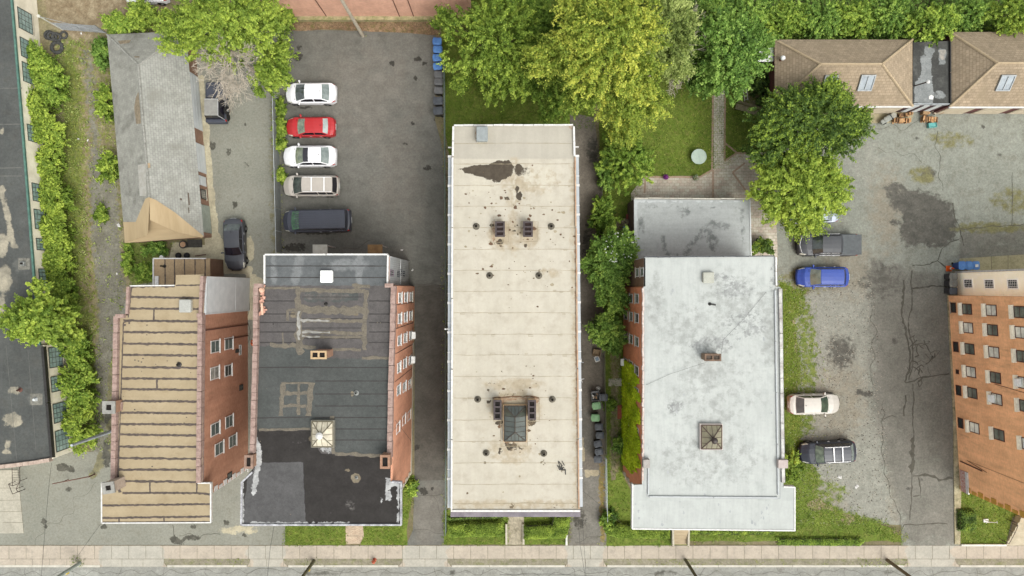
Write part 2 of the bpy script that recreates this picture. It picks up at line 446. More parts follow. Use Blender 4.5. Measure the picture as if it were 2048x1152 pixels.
lawn([(570, 1048), (691, 1048), (691, 1090), (570, 1090)], .020, 110, .0, jag=.04, seed=4)
lawn([(726, 1048), (800, 1048), (800, 960), (829, 950), (824, 1000), (813, 1060), (815, 1090), (722, 1090)], .020, 110, .0, jag=.06, seed=5)
lawn([(888, 1020), (1016, 1020), (1016, 1089), (888, 1089)], .020, 110, .0, jag=.03, seed=6)
lawn([(1047, 1020), (1142, 1020), (1140, 1060), (1134, 1089), (1047, 1089)], .020, 110, .0, jag=.03, seed=7)
lawn([(1921, 955), (1945, 955), (2070, 1025), (2026, 1032), (2012, 1088), (1921, 1088)], .044, 130, -.05, jag=.02, seed=8)

LAWN_R = [(1558, 560), (1590, 574), (1612, 582), (1606, 606), (1592, 640), (1598, 690), (1604, 740), (1596, 780), (1606, 830), (1602, 870), (1622, 920), (1644, 962), (1632, 985), (1650, 1002), (1680, 1018), (1740, 1036), (1780, 1050), (1801, 1068), (1803, 1091), (1375, 1091), (1375, 1030), (1558, 1030)]
# right-hand lot
m_rlot = surface('worn_asphalt', C(141, 143, 132), C(152, 154, 143), .16, C(131, 130, 118), 1.0, .16, 18, layers=[
    ('gravel', C(143, 143, 132), C(156, 155, 144), .9, .6, .35, 1.8),
    ('earth', C(142, 135, 119), C(152, 146, 131), .9, .8, .4, 2.0),
    ('lane', C(119, 117, 108), C(131, 128, 119), 1.1, .8, .42, .6),
    ('newpatch', C(90, 88, 81), C(108, 105, 97), 1.0, 1.3, .26, 1.2),
    ('green', C(132, 128, 88), C(120, 116, 84), 1.0, .8, .25, 1.6),
    ('oil', C(84, 82, 76), C(104, 101, 93), 1.0, 1.6, .3, 2),
    ('weeds', C(94, 114, 42), C(126, 134, 70), 1.1, 1.4, .22, 1.8)])
ex = MB()
def cr(pts, w=.1, wander=.1, wob=1.0, seed=0): rb(ex, pts, w * .9, .037, wander=wander, wob=wob, seed=seed)
cr([(1806, 560), (1807, 600), (1804, 625), (1812, 650), (1815, 680), (1818, 705), (1817, 745), (1810, 765)], .17)
cr([(1822, 541), (1823, 575), (1822, 620), (1818, 650), (1824, 690), (1824, 730), (1820, 760)], .13)
cr([(1822, 577), (1850, 574), (1893, 574)], .16)
cr([(1825, 532), (1860, 528), (1875, 520), (1890, 532), (1897, 540)], .1); cr([(1875, 520), (1884, 498), (1900, 484), (1918, 480)], .09)
rnd = random.Random(4)
for i in range(22):
    x, y = rnd.uniform(1822, 1872), rnd.uniform(672, 752); a = rnd.uniform(0, 6.3); q = rnd.uniform(8, 24)
    if x > 1850 and y < 700: continue
    cr([(x, y), (x + math.cos(a) * q, y + math.sin(a) * q), (x + math.cos(a) * q + rnd.uniform(-9, 9), y + math.sin(a) * q + rnd.uniform(4, 12))], rnd.uniform(.05, .16), .25, seed=i)
cr([(1810, 765), (1840, 754), (1870, 752), (1899, 748)], .12)
cr([(1828, 768), (1828, 800), (1826, 835), (1828, 880), (1826, 950), (1824, 1000), (1820, 1040)], .1)
cr([(1810, 790), (1810, 832)], .16); cr([(1824, 875), (1824, 945)], .3, wob=1.2)
cr([(1826, 950), (1850, 948), (1868, 953), (1878, 960), (1905, 956)], .2); cr([(1838, 955), (1842, 975), (1840, 990), (1826, 994)], .11)
cr([(1803, 1056), (1808, 1050), (1830, 1050), (1895, 1047)], .09)
cr([(1767, 800), (1766, 850), (1768, 910), (1772, 970), (1790, 1000), (1802, 1050)], .05, .25)
cr([(1768, 838), (1785, 830), (1796, 833)], .05); cr([(1740, 620), (1748, 650), (1742, 720), (1743, 770)], .05, .3)
cr([(1868, 262), (1876, 330), (1890, 380)], .05, .3); cr([(1910, 405), (1915, 440), (1920, 470), (1925, 492)], .09, .3)
cr([(1740, 245), (1800, 265), (1860, 240)], .03, .5); cr([(1755, 300), (1800, 310), (1850, 330)], .03, .5); cr([(2024, 345), (2025, 410), (2024, 450)], .05, .05)
cr([(1918, 458), (1960, 455), (2048, 448), (2100, 446)], .06, .1)
st(sheet('parking_lot', [(1556, 100), (2190, 100), (2190, 1091), (1802, 1091), (1803, 1050), (1560, 1040), (1555, 520), (1505, 400), (1545, 330), (1552, 205)], .032, [m_rlot, CRACK], dict(
    gravel=MX(PL([(1560, 575), (1740, 560), (1745, 700), (1735, 800), (1765, 900), (1770, 970), (1800, 1045), (1560, 1040)], 14), AM(.6, E(1730, 330, 60, 50, 0, .8))),
    earth=MX(AM(.75, E(1700, 540, 60, 60, 0, .7)), AM(.7, E(1680, 800, 60, 90, 0, .7)), AM(.6, E(1640, 1000, 60, 40)), AM(.75, E(1775, 420, 40, 90, 0, .7)), AM(.6, E(1790, 930, 20, 120))),
    lane=MX(PL([(1740, 520), (1830, 540), (1900, 560), (1920, 700), (1925, 1091), (1802, 1091), (1806, 1050), (1778, 960), (1742, 800)], 26), AM(.8, PL([(1918, 458), (2190, 440), (2190, 520), (1918, 520)], 6))),
    newpatch=MX(PL([(1775, 384), (1830, 380), (1870, 388), (1905, 410), (1915, 440), (1913, 476), (1880, 496), (1840, 488), (1812, 495), (1800, 470), (1805, 430), (1780, 410)], 15), AM(.62, E(1760, 560, 46, 40, 0, .9)), AM(.9, E(1857, 349, 15, 16)), AM(.8, E(1790, 375, 24, 10))),
    green=MX(AM(.7, E(1980, 455, 90, 12)), AM(.6, E(1845, 350, 30, 20)), AM(.6, E(2030, 400, 50, 30)), AM(.55, E(1900, 280, 50, 20)), AM(.6, E(1620, 560, 60, 30))),
    weeds=MX(PL(LAWN_R, 9), AM(.66, LN([(1600, 600), (1618, 700), (1612, 850)], 40, 16)), AM(.55, E(1660, 985, 40, 26)), AM(.5, E(1580, 572, 20, 12))),
    oil=MX(AM(.85, E(1682, 705, 28, 34, 0, .8)), E(1790, 683, 5, 5), E(1717, 784, 6, 6), AM(.8, E(1735, 788, 14, 7)), AM(.9, E(1999, 310, 4, 4)), E(1834, 277, 3, 3), E(1966, 252, 3, 3), AM(.9, E(1725, 785, 8, 5)), E(1817, 976, 6, 3), AM(.8, E(1790, 445, 12, 6)), AM(.85, E(1843, 960, 4, 3)))), .25, extra=ex))
LAWN_S = [(x - (5 if x > 1585 and y < 1040 else 0), y + (4 if x > 1640 else 0)) for x, y in LAWN_R]
LAWN_S = [(x, min(y, 1083)) for x, y in LAWN_S]
lawn(LAWN_S, .040, 0, .05, jag=.14, seed=9, masks=dict(bare=MX(AM(.55, LN(LAWN_S[1:19], 10, 12)), AM(.5, E(1608, 690, 14, 50, 0, .6)), AM(.6, E(1612, 822, 20, 20, 0, .6)), AM(.7, E(1640, 1010, 30, 14)), AM(.55, E(1700, 1040, 30, 12)))))

LAWN_R = [(x, min(y, 1080)) for x, y in LAWN_R]
LAWNS.append((LAWN_R, 130, .0))
# east alley
m_alley = surface('alley_asphalt', C(118, 110, 100), C(132, 124, 113), .25, C(106, 99, 89), 1.0, .16, 20, layers=[
    ('pale', C(132, 128, 120), C(120, 116, 107), .6, .6, .2, 1), ('conc', C(182, 170, 144), C(164, 152, 128), .3, 1.5, .05, 1),
    ('dry', C(150, 128, 82), C(122, 112, 70), 1.0, 2.0, .15, 2), ('oil', C(70, 67, 60), C(90, 86, 78), 1, 1.6, .2, 2)])
ex = MB()
rb(ex, [(1150, 1085), (1180, 1076), (1208, 1068)], .03, .041, wander=.2); rb(ex, [(1165, 690), (1166, 740)], .03, .041)
st(sheet('alley', [(1140, 225), (1188, 235), (1200, 320), (1206, 420), (1209, 780), (1213, 1091), (1136, 1091)], .036, [m_alley, CRACK], dict(
    pale=MX(PL([(1150, 940), (1210, 940), (1212, 1091), (1140, 1091)], 20), AM(.6, E(1175, 860, 20, 60))),
    conc=MX(PL([(1158, 872), (1167, 872), (1168, 922), (1158, 922)], 1), AM(1, PL([(1158, 838), (1166, 838), (1167, 820), (1160, 840)], 2)), PL([(1169, 941), (1197, 940), (1196, 953), (1169, 954)], .8)),
    dry=AM(.8, LN([(1205, 930), (1203, 990), (1206, 1080)], 12, 6)),
    oil=MX(AM(.7, E(1185, 300, 14, 30)), AM(.7, E(1175, 500, 10, 60)), AM(.7, E(1160, 1040, 14, 20)))), .25, extra=ex))

# paved patio and garden path
def paver_mat(name, a, b, c, bw, bh):
    g = G(name); t = g.n('ShaderNodeTexBrick'); g.l(g.vec('UV'), t.inputs[0])
    t.inputs['Scale'].default_value = 1; t.inputs['Brick Width'].default_value = bw; t.inputs['Row Height'].default_value = bh
    t.inputs['Mortar Size'].default_value = .012; t.inputs['Color1'].default_value = a; t.inputs['Color2'].default_value = b; t.inputs['Mortar'].default_value = c
    t.inputs['Bias'].default_value = -.1
    col = g.speck(t.outputs[0], .16, 9); col = g.speck(col, .15, 1.1)
    return g.done(col, .9)
m_pav = paver_mat('grey_pavers', C(214, 207, 190), C(198, 192, 175), C(150, 149, 122), .34, .2)
m_pav2 = paver_mat('red_grey_pavers', C(208, 201, 184), C(196, 178, 162), C(154, 151, 128), .44, .26)
m_edge = simple('pink_paver', C(186, 158, 136), C(170, 146, 124), 4, .9, .2)
ex = MB()
for pts in ([(1289, 386), (1291, 354), (1400, 354), (1424, 340), (1426, 190)], [(1450, 190), (1449, 322), (1474, 306), (1500, 306)], [(1450, 286), (1462, 296), (1474, 306)], [(1426, 340), (1426, 395)], [(1465, 345), (1498, 390)], [(1465, 345), (1490, 326)]):
    rb(ex, pts, .16, .058, wob=.05)
st(sheet('patio', [(1262, 386), (1290, 352), (1402, 352), (1426, 338), (1449, 322), (1474, 305), (1530, 305), (1545, 330), (1555, 490), (1555, 530), (1500, 530), (1262, 440)], .050, [m_pav2, m_edge], res=2, extra=ex))
pm = MB(); pm.prism([W(*p) for p in ((1427, 120), (1449, 120), (1449, 324), (1427, 338))], .045, .054)
st(pm.build('garden_path', m_pav))

# pavement, verge, kerb, road
m_walk = surface('sidewalk_concrete', C(192, 180, 163), C(182, 171, 155), .5, C(170, 160, 146), 1.6, .08, 26, layers=[('pale', C(186, 181, 168), C(174, 170, 158), .3, 1, .06, 1)])
m_walk2 = surface('pale_concrete', C(190, 184, 168), C(176, 171, 156), .5, C(160, 155, 140), 1.4, .1, 24)
ex = MB(); JZ = .022
for i in range(-3, 66):
    x = i * 34.2 + 18
    rb(ex, [(x, 1091), (x, 1117.5)], .035, JZ, wob=.3)
AP = [(-140, 202), (202, 328), (500, 567), (805, 895), (1135, 1207), (1815, 1910)]
for a, b in AP:
    n = max(2, int((b - a) / 32))
    for i in range(n + 1): rb(ex, [(a + (b - a) * i / n, 1117.5), (a + (b - a) * i / n, 1133)], .03, JZ, wob=.3)
    rb(ex, [(a, 1118), (b, 1118)], .03, JZ)
rb(ex, [(-140, 1091), (2190, 1091)], .05, JZ, wob=.6)
walkpoly = [(-140, 1091), (2190, 1091), (2190, 1117.5), (1910, 1117.5), (1912, 1126), (1920, 1133.6), (1806, 1133.6), (1813, 1126), (1815, 1117.5), (1207, 1117.5), (1208, 1126), (1214, 1133.6), (1130, 1133.6), (1135, 1126), (1135, 1117.5),
            (895, 1117.5), (896, 1126), (903, 1133.6), (796, 1133.6), (804, 1126), (805, 1117.5), (567, 1117.5), (568, 1126), (576, 1133.6), (494, 1133.6), (499, 1126), (500, 1117.5), (328, 1117.5), (328, 1126), (334, 1133.6), (196, 1133.6), (-140, 1134.5)]
st(sheet('sidewalk', walkpoly, .018, [m_walk, JOINT], dict(pale=MX(*[PL([(a, 1085), (b, 1085), (b, 1140), (a, 1140)], 2) for a, b in AP[1:]])), 1.0, extra=ex))
m_verge = surface('verge_asphalt', C(150, 143, 124), C(134, 128, 110), .8, C(124, 126, 84), 1.8, .2, 14)
for a, b in ((328, 500), (567, 805), (895, 1135), (1207, 1815), (1910, 2190)):
    vm = MB(); vm.prism([W(*p) for p in ((a, 1117.6), (b, 1117.6), (b - 1, 1127), (b - 7, 1131), (a + 7, 1131), (a + 1, 1127))], -.1, .012)
    st(vm.build('verge', m_verge))
kb = MB()
for a, b in ((-140, 200), (334, 494), (576, 797), (903, 1130), (1214, 1808), (1920, 2190)):
    n = max(1, int((b - a) / 68))
    for i in range(n):
        x0 = a + (b - a) * i / n; x1 = a + (b - a) * (i + 1) / n
        kb.prism([W(*p) for p in ((x0 + .4, 1130.2), (x1 - .4, 1130.2), (x1 - .4, 1134.2), (x0 + .4, 1134.2))], -.16, .026)
st(kb.build('kerb', simple('kerb_stone', C(214, 208, 194), C(192, 187, 174), 2, .85, .1)))
m_road = surface('road_asphalt', C(146, 146, 139), C(156, 155, 147), .2, C(136, 135, 126), 1.2, .13, 22, layers=[
    ('oil', C(96, 95, 88), C(112, 110, 102), 1, 1.2, .25, 2), ('patch', C(164, 164, 156), C(154, 154, 146), .3, 1, .05, 1)], streak=((.06, 2.5, 1), .06))
ex = MB()
for i in range(24):
    x = 50 + i * 91
    rb(ex, [(x, 1136), (x + rnd.uniform(-10, 10), 1152), (x + rnd.uniform(-16, 16), 1250)], .025, -.113, wander=.4, seed=i)
rb(ex, [(-100, 1146), (600, 1143), (1200, 1148), (2190, 1142)], .03, -.113, wander=.3)
st(sheet('road', [(-140, 1133.8), (2190, 1133.8), (2190, 1330), (-140, 1330)], -.118, [m_road, CRACK], dict(
    oil=MX(E(1320, 1146, 12, 7), AM(.8, E(1345, 1144, 10, 4)), AM(.7, E(640, 1146, 40, 6)), AM(.7, E(900, 1150, 60, 5)), AM(.7, E(1790, 1142, 40, 4))),
    patch=MX(PL([(130, 1138), (200, 1138), (200, 1330), (130, 1330)], 3), PL([(1000, 1138), (1090, 1138), (1090, 1146), (1000, 1146)], 3))), .5, extra=ex))
cv = MB(); cv.lathe(W(1562, 1139, -.11), [(.0, -.01), (.32, -.01), (.32, .004), (.27, .006), (.27, .002), (0, .002)], 20)
tag(cv.build('manhole_cover', simple('worn_iron', C(150, 148, 140), C(120, 118, 110), 6)), 'round worn iron cover set in the road, left of the rightmost utility pole', 'manhole cover')

# concrete walk slabs at the far left and other slabs
def slab(name, poly, z0, z1, mat, joints=(), w=.03):
    mb = MB(); mb.prism([W(*p) for p in poly], z0, z1)
    for j in joints: mb.ribbon([W(*p, z1) for p in j], w, z1 + .004, 1, wob=.4)
    return st(mb.build(name, [mat, JOINT]))
slab('walkway', [(-60, 940), (36, 940), (48, 1066), (-60, 1067)], 0, .06, m_walk2, [[(-60, 1002), (42, 1000)], [(-60, 1024), (44, 1023)], [(-60, 976), (40, 976)], [(6, 1045), (46, 1045)]])
slab('walkway', [(1016, 1000), (1048, 1000), (1048, 1089), (1016, 1089)], 0, .045, surface('dirty_concrete', C(188, 178, 156), C(164, 154, 132), .8, C(132, 124, 104), 1.8, .15, 14), [[(1016, 1060), (1048, 1060)], [(1032, 1060), (1032, 1089)]])
slab('walkway', [(691, 1040), (725, 1040), (728, 1074), (720, 1087), (692, 1088)], 0, .045, paver_mat('brick_walk', C(204, 184, 160), C(192, 168, 144), C(160, 146, 124), .3, .1), [[(691, 1072), (722, 1072)]])
slab('pad', [(1906, 545), (1919, 517), (2190, 500), (2190, 600), (1906, 600)], 0, .05, surface('weathered_pad', C(178, 170, 138), C(162, 154, 124), .6, C(146, 140, 108), 1.5, .12, 18), [[(1983, 513), (1983, 545)], [(2016, 511), (2016, 545)]], .05)
slab('pad', [(1560, 205), (1832, 205), (1822, 245), (1735, 247), (1720, 240), (1560, 240)], .0, .05, surface('warm_pad', C(186, 176, 146), C(170, 160, 130), .7, C(156, 144, 116), 1.6, .1, 16))
slab('footing', [(1893, 590), (1905, 590), (1927, 960), (1921, 975), (1919, 1088), (1908, 1088), (1905, 830)], 0, .12, surface('stone_footing', C(186, 176, 146), C(160, 150, 120), 1.2, C(120, 118, 84), 2, .15, 12))
for i in range(9):
    y = 770 + i * 21.5
    slab('stepping_stone', [(1222 + rnd.uniform(-1, 1), y), (1231 + rnd.uniform(-1, 1), y + 1), (1231, y + 18 + rnd.uniform(-2, 2)), (1223, y + 19)], 0, .055, surface('old_stone%d' % i, C(142, 130, 106), C(120, 112, 86), 1.5, C(100, 106, 62), 2.2, .2, 12))
slab('step_slab', [(1217, 757), (1246, 757), (1246, 772), (1217, 772)], 0, .05, m_walk2)
# ================================================================ VEGETATION
def leaf_mat(name, dark, mid, light, trans=.45):
    if name in MATS: return MATS[name]
    g = G(name)
    a = g.attr('tone')
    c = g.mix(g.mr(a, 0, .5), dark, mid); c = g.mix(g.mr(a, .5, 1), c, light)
    g.done(c, .55, 0, .25)
    t = g.n('ShaderNodeBsdfTranslucent'); g.l(c, t.inputs[0])
    mx = g.n('ShaderNodeMixShader'); mx.inputs[0].default_value = trans
    g.l(g.b.outputs[0], mx.inputs[1]); g.l(t.outputs[0], mx.inputs[2])
    g.l(mx.outputs[0], g.nt.nodes['Material Output'].inputs[0])
    MATS[name] = g.mat
    return g.mat
LG = .84
LEAF = {
    'yellow': leaf_mat('leaves_yellow_green', C(78, 98, 30, LG), C(130, 147, 58, LG), C(188, 190, 84, LG)),
    'lime': leaf_mat('leaves_lime', C(66, 90, 24, LG), C(120, 142, 56, LG), C(170, 186, 80, LG)),
    'fresh': leaf_mat('leaves_fresh', C(68, 94, 28, LG), C(114, 140, 56, LG), C(168, 186, 82, LG)),
    'mid': leaf_mat('leaves_mid', C(60, 86, 30, LG), C(102, 132, 58, LG), C(156, 180, 84, LG)),
    'blue': leaf_mat('leaves_cool', C(54, 80, 32, LG), C(102, 134, 58, LG), C(152, 178, 90, LG)),
    'dark': leaf_mat('leaves_dark', C(46, 68, 26, LG), C(86, 110, 48, LG), C(146, 166, 64, LG)),
    'pale': leaf_mat('leaves_pale', C(74, 92, 42, LG), C(128, 142, 74, LG), C(176, 186, 116, LG)),
    'ivy': leaf_mat('leaves_ivy', C(84, 106, 16, .62), C(138, 158, 26, .62), C(180, 194, 50, .62)),
}
BARK = simple('bark', C(110, 96, 78), C(86, 74, 60), 6, .95, .25, stretch=(1, .2, 1))
DEADBARK = simple('dead_bark', C(210, 200, 184), C(180, 168, 150), 5, .9, .15)

def leaves_mesh(name, P, N, size, tone, mat, rng, parent=None, aspect=.55, off=Vector((0, 0, 0))):
    """P points, N normals (n,3), size (n,), tone (n,) -> one mesh of small folded leaf sprays"""
    n = len(P)
    N = N / (np.linalg.norm(N, axis=1)[:, None] + 1e-9)
    r = rng.normal(size=(n, 3)); T = r - (r * N).sum(1)[:, None] * N; T /= (np.linalg.norm(T, axis=1)[:, None] + 1e-9)
    Bv = np.cross(N, T)
    L = size[:, None]; w = L * aspect
    drop = N * L * .18
    v0 = P - T * L * .5 - drop; v1 = P - Bv * w * .5 + T * L * .05; v2 = P + T * L * .5 - drop; v3 = P + Bv * w * .5 + T * L * .05
    V = np.stack([v0, v1, v2, v3], 1).reshape(-1, 3) - np.array(off)
    me = bpy.data.meshes.new(name)
    me.vertices.add(4 * n); me.vertices.foreach_set('co', V.ravel())
    F = np.arange(4 * n).reshape(-1, 4)
    F = np.concatenate([F[:, [0, 1, 3]], F[:, [1, 2, 3]]], 1).reshape(-1)
    me.loops.add(6 * n); me.loops.foreach_set('vertex_index', F)
    me.polygons.add(2 * n); me.polygons.foreach_set('loop_start', np.arange(0, 6 * n, 3))
    me.update(calc_edges=True); me.materials.append(mat)
    at = me.attributes.new('tone', 'FLOAT', 'POINT'); at.data.foreach_set('value', np.repeat(np.clip(tone, 0, 1), 4).astype(np.float32))
    o = bpy.data.objects.new(name, me); COL.objects.link(o)
    if parent is not None: o.parent = parent
    return o

def clump_leaves(clumps, per, leaf, rng, tonevar=.16, spray=1.0):
    """clumps: (x,y,z,r,tone)"""
    C_ = np.array(clumps); n = len(C_)
    idx = np.repeat(np.arange(n), per)
    d = rng.normal(size=(len(idx), 3)); d[:, 2] = np.abs(d[:, 2]) * 1.0 - .25 * rng.rand(len(idx))
    d /= np.linalg.norm(d, axis=1)[:, None]
    rad = C_[idx, 3] * (rng.rand(len(idx)) ** .4) * rng.uniform(.75, 1.2, len(idx))
    ax = C_[:, :3] * np.array([1, 1, 0]); ax /= (np.linalg.norm(ax, axis=1)[:, None] + .3)
    ax = ax + rng.normal(size=ax.shape) * .45 + np.array([0, 0, .15]); ax /= np.linalg.norm(ax, axis=1)[:, None]; ax = ax[idx]
    off = d * rad[:, None] * np.array([1, 1, .8]); al = (off * ax).sum(1)[:, None]
    P = C_[idx, :3] + (off - ax * al) * (1 - .4 * spray) + ax * al * (1 + 1.1 * spray)        # leaves strung along twigs that reach outwards
    N = d + rng.normal(size=d.shape) * .55 + np.array([0, 0, .5])
    size = leaf * rng.uniform(.6, 1.3, len(idx))
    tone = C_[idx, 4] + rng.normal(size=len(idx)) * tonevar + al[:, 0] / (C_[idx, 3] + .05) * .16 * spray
    return P, N, size, tone

def crown_clumps(cx, cy, zb, zt, RX, RY, nl, rng, lobe=.34, clump=.42, per=11, tone=.5, irregular=.25, fill=1.0, tonegrad=.0):
    """lobes over a dome -> clumps over each lobe"""
    out = []; ph = rng.uniform(0, 6.28, 4)
    for i in range(nl):
        a = i * 2.39996 + rng.uniform(-.3, .3)
        q = math.sqrt((i + .5) / nl) * .86
        wob = 1 + irregular * (math.sin(2 * a + ph[0]) * .5 + math.sin(3 * a + ph[1]) * .35 + math.sin(5 * a + ph[2]) * .25)
        lx = cx + math.cos(a) * RX * q * wob; ly = cy + math.sin(a) * RY * q * wob
        hz = math.sqrt(max(0, 1 - q * q)); lz = zb + (zt - zb) * (.25 + .62 * hz) + rng.uniform(-.4, .4) * (zt - zb) * .14
        lr = lobe * min(RX, RY) * rng.uniform(.7, 1.25) * (1.1 - .35 * q)
        lt = tone + rng.normal() * .13
        k = int(per * rng.uniform(.8, 1.2) * fill)
        for j in range(k):
            d = rng.normal(size=3); d[2] = abs(d[2]) * .9 - .2; d /= np.linalg.norm(d)
            rr = lr * rng.uniform(.55, 1.3)
            out.append((lx + d[0] * rr, ly + d[1] * rr, lz + d[2] * rr * .8, clump * rng.uniform(.65, 1.3), lt + rng.normal() * .12 + d[2] * tonegrad))
    # lower and inner fill, so the middle is not hollow; darker tone paints inner shade
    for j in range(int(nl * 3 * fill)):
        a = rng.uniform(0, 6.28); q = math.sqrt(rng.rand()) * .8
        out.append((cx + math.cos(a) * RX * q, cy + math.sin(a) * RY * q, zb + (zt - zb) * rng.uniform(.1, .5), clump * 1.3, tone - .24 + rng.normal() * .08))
    return out

def limbs(mb, base, top, r, targets, rng):
    base, top = Vector(base), Vector(top)
    mid = base.lerp(top, .45) + Vector((rng.uniform(-.2, .2), rng.uniform(-.2, .2), 0))
    mb.tube(base, mid, r, r * .8, 8, cap=False); mb.tube(mid, top, r * .8, r * .35, 8)
    for t in targets:
        t = Vector(t); s = mid.lerp(top, rng.uniform(0, .8)); k = s.lerp(t, .55) + Vector((0, 0, -.15 * (t - s).length * .5))
        mb.tube(s, k, r * .38, r * .25, 6, cap=False); mb.tube(k, t, r * .25, r * .07, 6)

def tree(name, label, cat, px, py, rx, ry, zt, kind, seed, zb=None, nl=26, leaf=.185, clump=.32, lobe=.34, per=19, leafn=54, tone=.5, group=None, extra=(), irregular=.25, fill=1.0, trunk=.22, tonegrad=0.0, tonevar=.16):
    """px,py,rx,ry: crown in photo pixels; zt crown top in metres"""
    rng = np.random.RandomState(seed)
    zb = zt * .3 if zb is None else zb
    zc = zb + (zt - zb) * .6; s = (CAM_H - zc) / FPX
    c = W(px, py, zc)
    root = thing(name, label, cat, (c.x, c.y, 0), 0, group)
    cl = crown_clumps(0, 0, zb, zt, rx * s, ry * s, nl, rng, lobe, clump, per, tone, irregular, fill, tonegrad)
    for (ex, ey, er, ez, en) in extra:      # side lobes in photo pixels
        e = W(ex, ey, ez) - Vector((c.x, c.y, 0))
        cl += crown_clumps(e.x, e.y, max(.1, ez - er * s * 1.2), ez + er * s * .6, er * s, er * s, en, rng, .4, clump, per, tone, .2, fill * .7, tonegrad)
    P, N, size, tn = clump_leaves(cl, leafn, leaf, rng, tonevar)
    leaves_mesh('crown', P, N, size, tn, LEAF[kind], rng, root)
    mb = MB(); idx = rng.choice(len(cl), min(14, len(cl)), False)
    limbs(mb, (0, 0, 0), (rng.uniform(-.3, .3), rng.uniform(-.3, .3), zb + (zt - zb) * .7), trunk, [cl[i][:3] for i in idx], rng)
    mb.build('trunk', BARK, root, smooth=True)
    return root

def shrub(label, px, py, rx, ry, zt, kind, seed, name='shrub', cat='shrub', group=None, **k):
    k.setdefault('zb', .0); k.setdefault('nl', 14); k.setdefault('clump', .2); k.setdefault('leaf', .19); k.setdefault('trunk', .05); k.setdefault('per', 9)
    return tree(name, label, cat, px, py, rx, ry, zt, kind, seed, group=group, **k)

# ---- trees
G_T = 'trees in the back yards'
tree('broadleaf_tree', 'lime green tree behind the dark lot, hanging over the corner of the grey shingled roof', 'tree', 460, 58, 118, 74, 8.5, 'lime', 11, nl=34, extra=[(540, 150, 38, 5.5, 9), (350, 60, 40, 6, 8), (560, 110, 26, 5, 5)], tone=.55, group=G_T)
tree('broadleaf_tree', 'green feathery tree right of the blue bins, left of the tallest yellow-green tree', 'tree', 988, 82, 84, 106, 8.5, 'lime', 12, nl=40, extra=[(925, 165, 22, 4.5, 5), (1004, 170, 42, 6, 8), (888, 36, 22, 5, 5)], group=G_T, irregular=.35, clump=.28, fill=.7, tone=.4, tonevar=.2)
tree('broadleaf_tree', 'tallest yellow-green tree with golden branch tips, north of the beige flat roof', 'tree', 1208, 88, 118, 136, 13, 'yellow', 13, nl=54, extra=[(1265, 205, 62, 9, 14), (1100, 120, 44, 9, 10), (1250, 262, 36, 6, 7)], tone=.55, lobe=.26, clump=.36, group=G_T, irregular=.2, tonevar=.2)
tree('understory_tree', 'darker tree filling the gap between the feathery tree and the tallest yellow-green tree', 'tree', 1075, 60, 60, 70, 6, 'fresh', 22, nl=22, tone=.4, group=G_T, extra=[(1110, 190, 44, 4, 8), (1040, 160, 36, 4, 6)])
tree('understory_tree', 'low tree in the dark gap between the pale willow and the blue-green tree', 'tree', 1385, 115, 40, 60, 4.5, 'mid', 23, nl=16, tone=.4, group=G_T)
tree('willow_tree', 'pale fine-leaved tree leaning out from behind the tallest yellow-green tree', 'tree', 1322, 50, 66, 90, 9, 'pale', 14, nl=30, leaf=.2, clump=.36, leafn=46, tone=.42, group=G_T, extra=[(1350, 130, 30, 6, 6)])
tree('broadleaf_tree', 'blue-green soft tree at the top end of the garden path', 'tree', 1462, 108, 72, 78, 7.0, 'blue', 15, nl=30, leaf=.22, clump=.34, leafn=40, tone=.5, group=G_T, extra=[(1420, 160, 30, 4.5, 6)])
tree('maple_tree', 'dark green maple spreading over the garage corner and the right parking lot', 'tree', 1612, 246, 112, 84, 7.5, 'dark', 16, nl=46, extra=[(1690, 250, 48, 5.5, 9), (1530, 300, 40, 5, 7), (1655, 190, 34, 6, 6)], tone=.5, group=G_T, lobe=.3, irregular=.3, tonevar=.2)
tree('maple_tree', 'bright round lime maple covering a parked car, south of the dark maple', 'tree', 1594, 376, 92, 84, 6.5, 'lime', 17, nl=40, tone=.6, group=G_T, lobe=.3, irregular=.18, extra=[(1640, 350, 40, 5.5, 6), (1610, 432, 44, 4.2, 8)])
tree('sapling', 'young light green tree leaning over the left warehouse roof', 'tree', 84, 636, 72, 48, 6.5, 'lime', 18, nl=22, tone=.58, leaf=.26, clump=.3, irregular=.5, trunk=.1, extra=[(30, 650, 22, 5.5, 4), (130, 650, 30, 4, 6)])
tree('flowering_tree', 'dark shrubby tree with white blossom between the alley and the white-roofed building', 'tree', 1218, 520, 46, 62, 5.0, 'mid', 19, nl=22, leaf=.22, clump=.32, tone=.5, trunk=.1, extra=[(1245, 490, 26, 4.5, 5), (1225, 590, 34, 3.5, 6)])
tree('sapling', 'small round tree in the strip left of the white-roofed building, beside the alley bins', 'tree', 1214, 664, 34, 40, 3.6, 'mid', 20, nl=14, leaf=.2, clump=.28, tone=.55, trunk=.07, irregular=.3)
# blossom on the flowering tree
rng = np.random.RandomState(3)
ft = [o for o in COL.objects if o.name.startswith('flowering_tree')][0]
n = 90; a = rng.uniform(0, 6.28, n); q = np.sqrt(rng.rand(n))
P = np.stack([.6 + np.cos(a) * q * 1.3, .9 + np.sin(a) * q * 1.3, 4.6 + rng.rand(n) * .6], 1)
leaves_mesh('blossom', P, np.tile([0, 0, 1.], (n, 1)) + rng.normal(size=(n, 3)) * .3, np.full(n, .14), rng.rand(n), leaf_mat('blossom', C(220, 225, 215, 1.1), C(235, 238, 232, 1.1), C(250, 250, 248, 1.1)), rng, ft, aspect=.9)

shrub('dark shrub in the shade left of the lamp post, beside the garage wall', 1525, 175, 24, 40, 1.2, 'dark', 24, nl=10, tone=.3)
